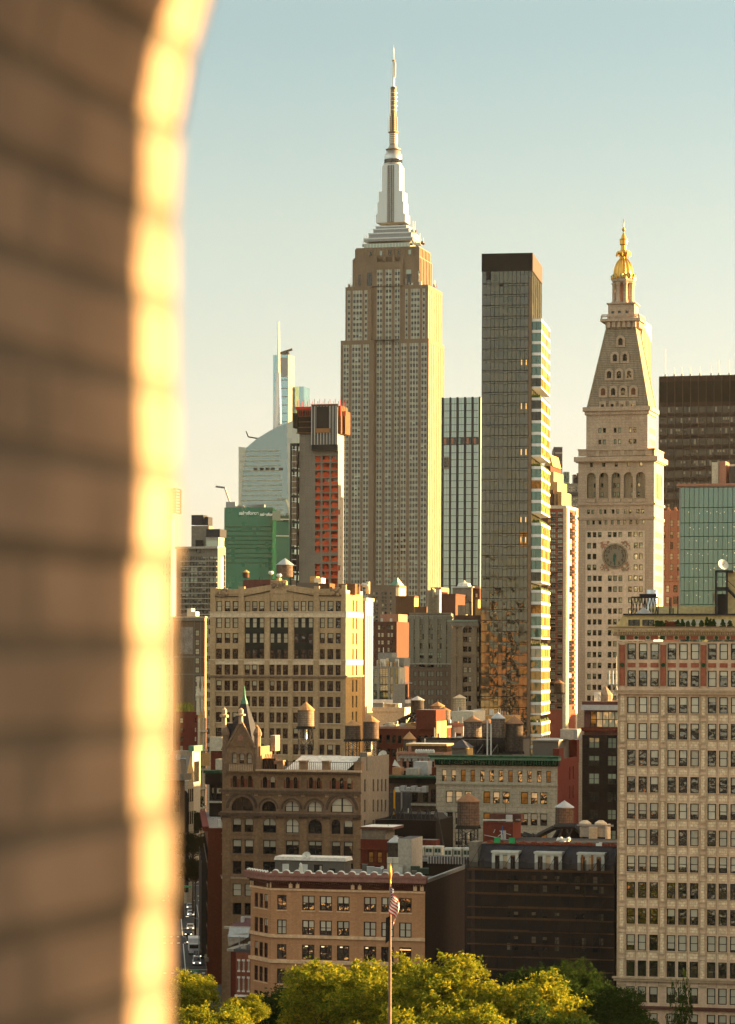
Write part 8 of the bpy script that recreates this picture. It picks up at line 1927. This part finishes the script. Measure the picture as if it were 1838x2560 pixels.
def leftblocks():
 s=simple;c=lambda x,y:(400+x*.1764,1700+y*.1764);X=lambda x:c(x,0)[0];Y=lambda y:c(0,y)[1];A_=lambda x:XA(x)
 b=s('brown_brick_building_with_painted_sign','brown brick building with a faded painted wall sign left of the ochre loft','building',434,XA(270),YA(478),1010,'old_brown',xs=XA(283),mE='pink_stone',cols=[(XA(196),XA(230)),(XA(85),XA(92))],rows=[(YA(a),YA(a+42))for a in(568,636,702,770,836,905,972,1040)],wt={'full':3,'dark':1},yc=YA(700),par=(.5,'roman_pale'))
 S=b.S;m=MB();u=lambda x:S.u(XA(x),YA(700));z=lambda y:S.z(XA(170),YA(y));fbox(m,S,u(92),u(182),-.05,0,z(742),z(545),'faded_sign');m.build('painted_sign',b.root)
 m=MB();fbox(m,S,0,b.W,-.25,0,z(768),z(758),'plaster');fbox(m,S,0,b.W,-.2,0,z(892),z(885),'plaster');fbox(m,S,0,b.W,-.5,0,z(500),z(480),'plaster')
 for x in(86,190,236,262):fbox(m,S,u(x),u(x)+.25,-.15,0,0,z(500),'plaster')
 m.build('stone_band',b.root);m=MB();m.box(u(118),u(150),3,7,b.H,z(408),'cream');m.box(u(150),u(182),3,7,b.H,z(432),'cream');m.box(u(75),u(118),4,8,b.H,z(440),'plaster');m.build('roof_plant',b.root)
 s('grey_shaft_building','narrow grey building between the painted sign wall and ochre loft','building',XA(272),XA(318),YA(470),1040,'grey_stone',dep=12,cols=[(XA(278),XA(290)),(XA(294),XA(304))],rows=[(YA(a),YA(a+42))for a in range(490,1450,66)],wt={'dark':2,'full':1},yc=YA(900))
 b=s('red_building_with_ornate_gable','dark red building whose ornate curved gable glows in sunlight above the avenue','building',440,X(535),Y(450),875,'red_wall',xs=X(640),mE='cream_ochre',cols=[(X(280),X(330)),(X(490),X(515))],rows=[(Y(a),Y(a+70))for a in(540,670,800,930)],wt={'full':1,'dark':1},yc=Y(700))
 m=MB();E=b.E;d=b.depth
 for t in(.02,.5,.82):m.box(b.W,b.W+.5,d*t,d*t+d*.14,0,b.H-2,'cream')
 for i in range(9):zz=b.H-5-i*6;m.box(b.W-.1,b.W+.2,d*.2,d*.48,zz,zz+3.0,'ochre_side');m.box(b.W,b.W+.9,d*.0,d,zz-1.4,zz-.9,'cream')
 m.box(b.W,b.W+1.6,d*.15,d*.95,b.H-17,b.H-13,'ochre_side');m.build('bay_front',b.root)
 m=MB()
 for nn in(.05,.62):m.lathe(b.W,d*nn,[(.6,b.H-1),(.5,b.H+4),(.9,b.H+5),(.3,b.H+8),(.6,b.H+11)],6,'cream')
 m.build('gable_finial',b.root);m=MB();rn=random.Random(2)
 for i in range(60):a=rn.uniform(0,b.W*.6);m.lathe(a,rn.uniform(0,4),[(.6,b.H),(.5,b.H+.8),(.1,b.H+2+rn.random())],5,'shrub_y')
 m.build('roof_shrubs',b.root,kind='stuff')
 b=s('cream_blank_building','plain cream wall building under the tiny water tank with a bright narrow front','building',430,X(460),Y(1010),810,'plaster_lt',xs=X(575),mE='cream',cols=[(X(375),X(408)),(X(245),X(270)),(X(400),X(430))],rows=[(Y(1095),Y(1160)),(Y(1225),Y(1265))],wt={'dark':1},yc=Y(1200))
 m=MB();m.box(b.W-1,b.W+.6,-.4,b.depth,b.H,b.H+1.6,'verdigris');m.build('cornice',b.root);E=b.E;m=MB()
 for t in(.2,.4,.6):
  for zz in(b.H-9,b.H-24,b.H-38):m.box(b.W,b.W+.1,b.depth*t,b.depth*t+1.6,zz,zz+6,'gl_dark')
 m.build('side_window',b.root)
 b=s('small_gabled_sunlit_house','small gabled pale house catching sunlight over the avenue trees','house',X(285),X(375),Y(1330),780,'plaster_lt',xs=X(480),mE='cream_ochre')
 m=MB();d=b.depth;f=b.E;pts=[f.p(0,-.1,b.H),f.p(d,-.1,b.H),f.p(d/2,-.1,b.H+5)];m.poly(pts,'cream_ochre');m.poly([f.p(0,-.1,b.H),f.p(d/2,-.1,b.H+5),f.p(d/2,6,b.H+5),f.p(0,6,b.H)],'roof_grey');m.poly([f.p(d,-.1,b.H),f.p(d,6,b.H),f.p(d/2,6,b.H+5),f.p(d/2,-.1,b.H+5)],'roof_grey')
 m.build('gable',b.root);m=MB()
 for i in range(3):
  for zz in(b.H-8,b.H-17,b.H-26):m.box(b.W,b.W+.1,d*(.22+.2*i),d*(.32+.2*i),zz,zz+4,'gl_dark')
 m.build('side_window',b.root)
 b=s('grey_fronted_building','grey shaded building with tall arched opening low on the left side of the avenue','building',X(270),X(385),Y(1440),745,'grey_stone',xs=X(480),mE='grey_stone')
 m=MB();d=b.depth;u1=b.S.u(X(335),Y(1800));fbox(m,b.S,u1-2.6,u1+1.5,-.1,0,3,b.S.z(X(335),Y(1660)),'gl_dark');arch_ring(m,b.S,u1-.55,b.S.z(X(335),Y(1660)),0,2.05,-.1,0,'gl_dark');
 for i in range(3):
  for zz in(9,15,21,27):m.box(b.W,b.W+.1,d*(.15+.28*i),d*(.3+.28*i),zz,zz+3.4,'gl_dark')
 m.build('window',b.root)
 b=s('brick_corner_tower_block','pale corniced block at the left edge beside the glowing brick rim','building',424,X(280),Y(1135),700,'old_brown',dep=4,cols=[(X(215),X(238)),(X(250),X(270))],rows=[(Y(a),Y(a+70))for a in(1300,1400,1560,1710,1800)],wt={'dark':1},yc=Y(1500))
 m=MB();m.box(-.5,b.W+1.8,-2,4,b.H-5,b.H-3.4,'concrete');m.box(-.3,b.W+.4,-.5,4,b.H-3.4,b.H,'concrete');m.build('cornice',b.root)
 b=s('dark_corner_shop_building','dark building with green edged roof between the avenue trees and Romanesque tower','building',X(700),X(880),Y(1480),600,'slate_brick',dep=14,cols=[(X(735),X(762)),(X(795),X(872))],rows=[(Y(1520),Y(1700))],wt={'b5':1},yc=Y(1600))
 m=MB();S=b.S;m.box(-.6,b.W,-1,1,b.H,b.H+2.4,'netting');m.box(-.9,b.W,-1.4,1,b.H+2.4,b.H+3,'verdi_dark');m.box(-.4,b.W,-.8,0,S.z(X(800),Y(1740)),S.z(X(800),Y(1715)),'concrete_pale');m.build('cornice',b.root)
 m=MB();m.box(.4,4.4,3,6,b.H+3,b.H+5.3,'cream');m.lathe(6.5,4,[(1.1,b.H+3),(1.1,b.H+4.8),(.3,b.H+5.2)],10,'off_white');m.box(8,11.5,3,6,b.H+2.4,b.H+4.6,'white_paint');m.build('roof_plant',b.root)
 b=s('red_brick_wall_building','red brick building with sunlit white parapet left of the Romanesque tower','building',X(722),X(885),Y(1005),640,'red_brick',dep=14)
 m=MB();m.box(-.2,b.W,-.2,1,b.H,b.H+3.2,'cream');m.build('parapet',b.root)
 b=s('dark_red_terrace','dark red brick terrace with fire escapes running beside the avenue pavement','building',520,560,2070,560,'red_brick',dep=60,th=R(-4),mE='red_brick')
 f=Face(b.xy,b.rz,(0,0),(0,1),(1,0));m=MB();rn=random.Random(4)
 for i in range(13):
  for j in range(6):m.box(-.06,0,1+i*4.5,2.8+i*4.5,3+j*4.3,5.6+j*4.3,'gl_dark');m.box(-.2,-.06,.8+i*4.5,3+i*4.5,2.8+j*4.3,3+j*4.3,'plaster')
 m.box(-1.0,.2,0,60,b.H-.6,b.H+.3,'red_wall');m.box(-.5,.3,-.3,60,4.6,5.4,'plaster');m.build('window',b.root,kind='stuff');m=MB()
 for i in range(4):m.box(-1.2,-.1,6+i*14,6.1+i*14,5,24,'steel_dark');m.box(-1.2,-1.1,6+i*14,12+i*14,5,24,'fire_esc')
 m.build('fire_escape',b.root)
 b=s('slate_roofed_corner_house','small house with purple slate roof and pale gutters left of the tan building','house',575,629,2318,470,'plaster',dep=14,z0=0);m=MB();S=b.S
 m.poly([(-.3,-.3,b.H),(b.W+.3,-.3,b.H),(b.W+.3,5,S.z(600,2302)),(1.2,5,S.z(600,2302))],'plum_slate');m.box(-.8,b.W+.5,-.9,-.2,b.H-.3,b.H+.1,'concrete_pale');m.box(.4,b.W+.5,4.9,5.3,S.z(600,2302),S.z(600,2302)+.3,'zinc')
 m.prism([(.2,S.z(600,2365)),(3.2,S.z(600,2345)),(3.6,S.z(600,2330)),(0,S.z(600,2335))],-1.4,-.9,'concrete_pale');m.poly([(.2,-1.6,b.H-1.6),(b.W,-1.6,b.H-1.6),(b.W,-.9,b.H),(.2,-.9,b.H)],'zinc');m.build('slate_roof',b.root)
 b=s('red_brick_row_house','narrow red brick row house with white window surrounds tucked beside the tan building','house',590,630,2382,452,'red_brick2',dep=10,cols=[(595,600),(606.5,611.5),(619,624)],rows=[(2403,2426),(2446,2476),(2500,2530)],wt={'full':1},style='smallw',yc=2420)
 m=MB();S=b.S
 for h in S.grid([(594,601),(605.5,612.5),(618,625)],[(2398,2403),(2426,2430),(2441,2446),(2476,2480)],2420,610):fbox(m,S,h[0],h[1],-.12,0,h[2],h[3],'white_paint')
 fbox(m,S,-.1,b.W,-.3,0,S.z(610,2492),S.z(610,2487),'white_paint');m.box(-.4,b.W,0,9,b.H,b.H+.5,'zinc_dk');m.build('window_surround',b.root)
 b=s('brown_corner_strip_house','thin dark red house wall left of the red brick row house','house',577,590,2378,458,'red_wall',dep=12)
 m=MB();m.box(-.5,b.W+.3,-.5,8,b.H,b.H+.4,'concrete_pale');m.build('gutter',b.root)
leftblocks()
def offframe():
 rn=random.Random(10)
 def blk(x,y,w_,d,h,mt,lb):  # plain windowed block, never in view, added for shadow and reflection
  b=empty('unseen_added_block',(x,y,0),-TH,label=lb,cat='building',group='unseen blocks added for shade and reflections');m=MB();f=Face((x,y),-TH,(0,0),(1,0),(0,1));hs=[(u,u+1.8,z,z+2.2)for u in[2+i*4.2 for i in range(int((w_-3)/4.2))]for z in range(6,int(h)-4,4)]
  walled(m,f,0,w_,0,h,hs,.3,mt);
  for h_ in hs:m.poly([f.p(h_[0],.3,h_[2]),f.p(h_[1],.3,h_[2]),f.p(h_[1],.3,h_[3]),f.p(h_[0],.3,h_[3])],'gl_dark')
  fe=Face((x,y),-TH,(w_,0),(0,1),(-1,0));he=[(u,u+1.8,z,z+2.2)for u in[2+i*4.2 for i in range(int((d-3)/4.2))]for z in range(6,int(h)-4,4)]
  walled(m,fe,0,d,0,h,he,.3,mt)
  for h_ in he:m.poly([fe.p(h_[0],.3,h_[2]),fe.p(h_[1],.3,h_[2]),fe.p(h_[1],.3,h_[3]),fe.p(h_[0],.3,h_[3])],'gl_dark')
  m.poly([(0,0,h),(w_,0,h),(w_,d,h),(0,d,h)],'roof_grey');m.poly([(w_,d,0),(0,d,0),(0,d,h),(w_,d,h)],mt);m.poly([(0,d,0),(0,0,0),(0,0,h),(0,d,h)],mt);m.build('wall',b)
 return blk
BLK=offframe()
def shadeblocks():  # unseen blocks added to shade the streets and darken glass reflections
 for i,(x,y,w_,d,h,mt)in enumerate(((88,470,40,44,58,'old_brown'),(104,520,44,44,63,'ochre'),(112,572,40,56,62,'red_brick'),(118,636,40,56,61,'lime_pale'),(126,722,34,30,80,'ochre'),(130,760,40,70,60,'brown_brick'),(146,840,40,90,57,'lime'),(162,945,40,110,57,'pink_stone'),(185,1080,50,160,60,'old_brown'),(-125,470,44,40,97,'slate_brick'),(-178,490,46,40,88,'dark_brick'),(-236,500,50,40,101,'slate_brick'),(-290,520,48,40,84,'brown_deep'),(-75-60,400,40,40,60,'dark_brick'),(95,120,40,60,24,'ochre'),(60,352,22,46,25.5,'brown_brick'),(54,290,20,50,23,'red_brick'),(-420,-60,70,50,118,'brown_deep'),(-470,40,60,60,96,'pink_stone'),(-360,-150,50,50,100,'dark_brick'),(-560,-80,70,60,128,'brown_brick'),(-520,-220,60,60,112,'ochre_side'),(-640,60,60,70,105,'cream'),(-300,-60,40,40,84,'red_brick'),(-250,60,45,40,78,'ochre_pale'),(-700,-200,80,60,135,'slate_brick'),(-330,-330,60,50,112,'slate_brick'),(-430,-320,60,60,125,'brown_deep'),(-610,-330,80,60,150,'brown_deep'),(-800,20,90,60,140,'slate_brick'),(-900,-160,90,60,165,'dark_brick'),(-210,-40,40,40,70,'tan_brick'))):
  BLK(x,y,w_,d,h if y>100 else 65+(h-65)*.55,{'cream':'old_brown','ochre_side':'brown_brick'}.get(mt,mt),'unseen block added for its shadow and its reflection in glass')
shadeblocks()
def leafmat(name,c,c2,tr=.45):
 m,t,b=newmat(name);N=t.nodes.new;Lk=t.links.new;t.nodes.remove(b);o=t.nodes['Material Output']
 g=N('ShaderNodeNewGeometry');rp=N('ShaderNodeMix');rp.data_type='RGBA';rp.inputs[6].default_value=(*c,1);rp.inputs[7].default_value=(*c2,1)
 tc=N('ShaderNodeTexCoord');n=N('ShaderNodeTexNoise');n.inputs['Scale'].default_value=.35;Lk(tc.outputs['Object'],n.inputs['Vector'])
 a=N('ShaderNodeMath');a.operation='ADD';Lk(g.outputs['Random Per Island'],a.inputs[0]);Lk(n.outputs[0],a.inputs[1]);s=N('ShaderNodeMapRange');s.inputs[1].default_value=.35;s.inputs[2].default_value=1.25;Lk(a.outputs[0],s.inputs[0]);Lk(s.outputs[0],rp.inputs[0])
 d=N('ShaderNodeBsdfDiffuse');tl=N('ShaderNodeBsdfTranslucent');mx=N('ShaderNodeMixShader');mx.inputs[0].default_value=tr;Lk(rp.outputs[2],d.inputs[0]);Lk(rp.outputs[2],tl.inputs[0]);Lk(d.outputs[0],mx.inputs[1]);Lk(tl.outputs[0],mx.inputs[2]);Lk(mx.outputs[0],o.inputs[0])
leafmat('leaf_yellow',(.38,.31,.02),(.10,.14,.012));leafmat('leaf_green',(.045,.072,.011),(.018,.04,.008));leafmat('leaf_dark',(.02,.026,.006),(.012,.016,.005))
def crown_mesh(seed,rx,rz,n,mat,lobes=16,ls=.30,airy=1.0):
 """leaf clumps on a branching skeleton: lobes of different size, dense outside, gaps between"""
 rn=random.Random(seed);m=MB();tw=[]
 L_=[]
 for i in range(lobes):
  a=rn.uniform(0,6.283);e=rn.uniform(-.35,1);q=math.sqrt(max(0,1-e*e*.8));d=rn.uniform(.45,.82)
  L_.append((d*rx*q*math.cos(a),d*rx*q*math.sin(a),rz*(1.0+.85*d*e),rn.uniform(.24,.38)*rx))
 L_.append((0,0,rz*1.1,rx*.5))
 clumps=[]
 for x,y,z,r in L_:
  nc=int(34*(r/(rx*.3))**2)
  for j in range(nc):
   v=Vector((rn.gauss(0,1),rn.gauss(0,1),rn.gauss(0,1))).normalized();rr=r*rn.uniform(.72,1.12)*(1.0+.25*math.sin(5*v.x+3*v.z+seed));clumps.append((x+v.x*rr,y+v.y*rr,z+v.z*rr*.8,rn.uniform(.35,.8)*airy))
 per=max(4,n//len(clumps))
 for cx,cy,cz,cr0 in clumps:
  for j in range(per):
   v=Vector((rn.gauss(0,.5),rn.gauss(0,.5),rn.gauss(0,.42)))*cr0;x,y,z=cx+v.x,cy+v.y,cz+v.z;s=ls*rn.uniform(.6,1.25)
   a=Vector((rn.gauss(0,1),rn.gauss(0,1),rn.gauss(0,.7))).normalized();b_=a.cross(Vector((rn.gauss(0,1),rn.gauss(0,1),rn.gauss(0,1)))).normalized()
   p=Vector((x,y,z));m.poly([p-a*s,p+b_*s*.45,p+a*s,p-b_*s*.45],mat)
 tk=MB();h=rz*.9;tk.tube((0,0,-18),(0,0,rz*.55),rx*.06,'bark',8,rx*.04)
 for x,y,z,r in L_:
  tk.tube((0,0,rz*rn.uniform(.4,.6)),(x*.55,y*.55,z*.75),rx*.022,'bark',5,rx*.014);tk.tube((x*.55,y*.55,z*.75),(x,y,z+r*.3),rx*.014,'bark',4,.03)
 return m.mesh('crown'),tk.mesh('trunk')
CR={}
def tree(kind,px,ytop,D,label,wpx,rot=0,name='tree',group='trees in the square',height=None,stretch=None):
 """kind -> (seed, material); crown top at (px, ytop), crown width in pixels"""
 spec={'y1':(1,'leaf_yellow'),'y2':(2,'leaf_yellow'),'y3':(7,'leaf_yellow'),'g1':(3,'leaf_green'),'g2':(4,'leaf_green'),'d1':(5,'leaf_dark'),'t1':(6,'leaf_green')}[kind]
 if kind not in CR:CR[kind]=crown_mesh(spec[0],7,6.8,26000 if kind!='t1' else 2600,spec[1],21 if kind!='t1' else 9,.23 if kind!='t1' else.26)
 x,y,zt=at(px,ytop,D);k=F/D;sx_=wpx/k/14.2;sz_=zt/(8.5*1.74)if stretch is None else stretch
 rt=empty(name,(x,y,0),rot,label=label,cat='tree',group=group)
 for nm,me in zip(('crown','trunk'),CR[kind]):
  o=bpy.data.objects.new(nm,me);COL.objects.link(o);o.parent=rt
  if kind=='t1':o.scale=(sx_,sx_,zt/11.8)
  else:s=sx_*1.08;o.scale=(s,s,s);o.location=(0,0,zt-11.9*s)
 return rt
T=tree
T('y1',452,2435,372,'yellow green tree at the far left bottom against the glowing brick rim',190,.3,name='locust_tree')
T('y2',520,2515,330,'bright yellow bushy treetop low at bottom left',230,1.2,name='locust_tree')
T('y3',612,2488,352,'golden yellow tree in front of the red brick row house',120,2.0,name='locust_tree')
T('g1',700,2486,396,'dark leaved tree at the foot of the tan building, left of the large one',210,.7,name='shade_tree')
T('g2',785,2446,392,'green tree between the dark leaved one and the large yellow crested tree',240,2.2,name='locust_tree')
T('y1',855,2408,372,'large tree left of the flagpole with yellow sunlit crest',300,2.4,name='locust_tree')
T('y2',985,2400,385,'green and yellow tree directly behind the flagpole',250,4.1,name='locust_tree')
T('y3',1125,2388,365,'tallest yellow tree right of the flagpole',330,.9,name='locust_tree')
T('y1',1290,2440,362,'wide golden tree spreading right of the tallest yellow one',330,5.0,name='locust_tree')
T('y2',1160,2520,325,'lower yellow treetop at the bottom centre edge',260,3.3,name='locust_tree')
T('y3',975,2535,318,'low yellow treetop at the foot of the flagpole',260,3.3,name='locust_tree')
T('g1',1350,2425,398,'dark green tree before the netted building, left of three',210,.5,name='elm_tree')
T('g2',1445,2428,396,'dark green tree before the netted building, middle of three',200,1.9,name='elm_tree')
T('g1',1540,2480,388,'dark green tree overlapping the terracotta building corner',170,3.0,name='elm_tree')
T('g2',1395,2530,345,'olive green treetop at the bottom edge right of centre',230,4.0,name='elm_tree')
T('t1',1697,2432,380,'thin sparse young tree in front of the terracotta building',90,0,name='young_tree')
T('g2',1590,2545,350,'green treetop just showing at the bottom under the terracotta building',120,1,name='elm_tree')
for i,(px,yt,D,wd,lb)in enumerate(((481,1985,830,62,'dark street tree farthest up the avenue beside the grey gable'),(484,2030,760,78,'dark street tree second from the far end of the shaded avenue'),(483,2085,690,88,'dark street tree third from the far end of the shaded avenue'),(489,2150,630,84,'dark street tree nearest on the right side of the avenue'))):T('d1',px,yt,D,lb,wd,i,name='street_tree',group='street trees along the avenue')
def flagpole():
 D=300;x,y,zt=at(976,2184,D);rt=empty('flagpole',(x,y,0),0,label='tall bronze flagpole with gilded finial in front of the tan building',cat='flagpole');m=MB();m.lathe(0,0,[(.30,0),(.25,zt*.3),(.18,zt*.66),(.13,zt*.93),(.09,zt-1)],12,'pole_bronze',True);m.build('pole',rt)
 m=MB();m.lathe(0,0,[(.07,zt-1.2),(.13,zt-1.0),(.07,zt-.8),(.15,zt-.4),(.18,zt),(.14,zt+.5),(.04,zt+1.1)],10,'gold',True);m.build('finial',rt)
 fx,fy,fz=at(982,2220,D-.5);k=F/D
 root=empty('flag',(x+.15,y-.3,0),R(-15),label='limp American flag hanging from the flagpole in the sun',cat='flag')
 z1=at(0,2212,D)[2];z0=at(0,2308,D)[2];H_=z1-z0;nx,nz=26,26
 def pt(i,j):
  s=i/nx;t=j/nz;drop=s*1.9
  wdt=1.0+.3*math.sin(t*2.2)
  xx=-.1+wdt*(s*.75+.17*math.sin(s*9+t*2))+.12*math.sin(t*5)*s;yy=-.16*math.sin(s*13+t*2.5)-.1
  zz=z1-t*(H_-1.7)-drop*(.35+.6*s);return(xx-.25*t,yy,zz)
 m=MB()
 for i in range(nx):
  for j in range(nz):
   if i<nx*.4 and j<nz*.54:mt='flag_blue' if not((i%3==1)and(j%3==1))else'flag_white'
   else:mt='flag_red' if(j*13//nz)%2==0 else'flag_white'
   m.poly([pt(i,j),pt(i,j+1),pt(i+1,j+1),pt(i+1,j)],mt,True)
 m.build('cloth',root)
 m=MB();q=at(970,2350,D)[2];m.poly([(-.45,-.3,q+2.4),(.0,-.25,q+2.6),(-.1,-.35,q),(-.5,-.25,q-.4)],'black');m.build('dark_pennant',None,(x,y,0),label='small dark folded pennant tied halfway up the flagpole',cat='pennant')
flagpole()
def archwall():
 T1=math.atan((3000-CX)/F);dj=Vector((math.sin(T1),math.cos(T1),0))
 Yo=2.6;xo,_,z_s=at(433,560,Yo);zs=z_s;x0=xo
 Rr=.69;wd=Vector((1,.115,0)).normalized()
 rt=empty('brick_arch',(x0,Yo,60),0,label='blurred tan brick arch edge close to the lens with a glowing sunlit rim',cat='brick arch')
 org=Vector((x0,Yo,60));course=.0785;prof=[]
 z=62.0;arc=0
 z=zs-round((zs-62.0)/course)*course
 zz=z
 while zz<zs-1e-6:prof.append((0,zz,arc));zz+=course;arc+=course
 na=int(math.pi*Rr/course)
 for i in range(na+1):a=math.pi*i/na;prof.append((Rr-Rr*math.cos(a),zs+Rr*math.sin(a),arc+a*Rr))
 arc+=math.pi*Rr;zz=zs-course
 while zz>z-1e-6:arc+=course;prof.append((2*Rr,zz,arc));zz-=course
 rn=random.Random(6);me=bpy.data.meshes.new('reveal');V,Fc,UV=[],[],[]
 depth=1.25
 for q in range(len(prof)-1):
  (s0,z0,a0),(s1,z1,a1)=prof[q],prof[q+1];j=rn.uniform(-.007,.007);pr=rn.uniform(-.004,.004);nrm=Vector((0,0,0))
  P=lambda s,zz_,d,off=0:(Vector((x0,Yo,0))+wd*(s+off)+dj*d+Vector((0,0,zz_))-org)
  off=pr if s0<Rr else-pr
  g=.004
  pa=[P(s0,z0,-depth,off),P(s0,z0,j,off),P(s1,z1,j,off),P(s1,z1,-depth,off)]
  i=len(V);V+=[tuple(v)for v in pa];Fc.append((i,i+1,i+2,i+3));UV+=[(-depth,a0),(j,a0),(j,a1),(-depth,a1)]
 me.from_pydata(V,[],Fc);uvl=me.uv_layers.new(name='UVMap')
 for li,l in enumerate(me.loops):uvl.data[li].uv=UV[l.vertex_index]
 me.materials.append(MATS['near_brick']);me.update();o=bpy.data.objects.new('reveal',me);COL.objects.link(o);o.parent=rt
 m=MB();n=len(prof)
 def out(s,zz_,d):v=Vector((x0,Yo,0))+wd*s+dj*d+Vector((0,0,zz_))-org;return tuple(v)
 L_,Rt,top=-1.6,3.2,67.2
 for d in(0.0,-depth):
  for q in range(n-1):
   (s0,z0,_),(s1,z1,_)=prof[q],prof[q+1]
   if s1<=Rr+1e-6 and z1>z0:m.poly([out(s0,z0,d),out(s1,z1,d),out(L_,z1,d),out(L_,z0,d)],'near_wall')
   elif z1<z0:m.poly([out(s0,z0,d),out(s1,z1,d),out(Rt,z1,d),out(Rt,z0,d)],'near_wall')
  zt=zs+Rr;m.poly([out(L_,zt,d),out(Rt,zt,d),out(Rt,top,d),out(L_,top,d)],'near_wall')
 for s in(L_,Rt):m.poly([out(s,z,0),out(s,z,-depth),out(s,top,-depth),out(s,top,0)],'near_wall')
 m.poly([out(L_,top,0),out(Rt,top,0),out(Rt,top,-depth),out(L_,top,-depth)],'near_wall');m.build('wall_face',rt)
 m=MB();m.box(-14,12,-12,2.4,0,62.0,'tan_brick','roof_grey');m.build('camera_building',None,(0,0,0),label='building whose top floor carries the near brick arch',cat='building')
def nearbrick():
 m,t,b=newmat('near_brick');N=t.nodes.new;Lk=t.links.new;uv=N('ShaderNodeUVMap');uv.uv_map='UVMap'
 bt=N('ShaderNodeTexBrick');bt.inputs['Scale'].default_value=1;bt.inputs['Brick Width'].default_value=.64;bt.inputs['Row Height'].default_value=.0785;bt.inputs['Mortar Size'].default_value=.0115;bt.inputs['Mortar Smooth'].default_value=.3
 bt.inputs['Color1'].default_value=(.285,.196,.135,1);bt.inputs['Color2'].default_value=(.235,.162,.108,1);bt.inputs['Mortar'].default_value=(.145,.108,.073,1);Lk(uv.outputs[0],bt.inputs['Vector'])
 n=N('ShaderNodeTexNoise');n.inputs['Scale'].default_value=7;n.inputs['Detail'].default_value=3;Lk(uv.outputs[0],n.inputs['Vector']);r=N('ShaderNodeMapRange');r.inputs[1].default_value=.3;r.inputs[2].default_value=.7;r.inputs[3].default_value=.66;r.inputs[4].default_value=1.22;Lk(n.outputs[0],r.inputs[0])
 mm=N('ShaderNodeMix');mm.data_type='RGBA';mm.blend_type='MULTIPLY';mm.inputs[0].default_value=1;Lk(bt.outputs[0],mm.inputs[6]);Lk(r.outputs[0],mm.inputs[7]);Lk(mm.outputs[2],b.inputs['Base Color']);b.inputs['Roughness'].default_value=.85
 bp=N('ShaderNodeBump');bp.inputs['Distance'].default_value=.006;bp.invert=True;Lk(bt.outputs['Fac'],bp.inputs['Height']);Lk(bp.outputs[0],b.inputs['Normal'])
 walls('near_wall',(.2,.13,.08),(.16,.10,.06),brick=(.22,.0785,.008,.8),joint=(.4,.4,.4))
nearbrick();archwall()
def haze():
 m=bpy.data.materials.new('haze');m.use_nodes=True;t=m.node_tree;t.nodes.clear();o=t.nodes.new('ShaderNodeOutputMaterial');v=t.nodes.new('ShaderNodeVolumePrincipled')
 v.inputs['Color'].default_value=(.93,.93,.88,1);v.inputs['Density'].default_value=HAZE;v.inputs['Anisotropy'].default_value=.2;t.links.new(v.outputs[0],o.inputs['Volume']);MATS['haze']=m
 b=MB();b.box(-1410,1410,-1410,4910,-1.2,500,'haze');b.build('haze',None,kind='stuff',label='thin morning haze over the city')
HAZE=8.5e-6
haze()
print('objects',len(bpy.data.objects),'polys',sum(len(m.polygons)for m in bpy.data.meshes))
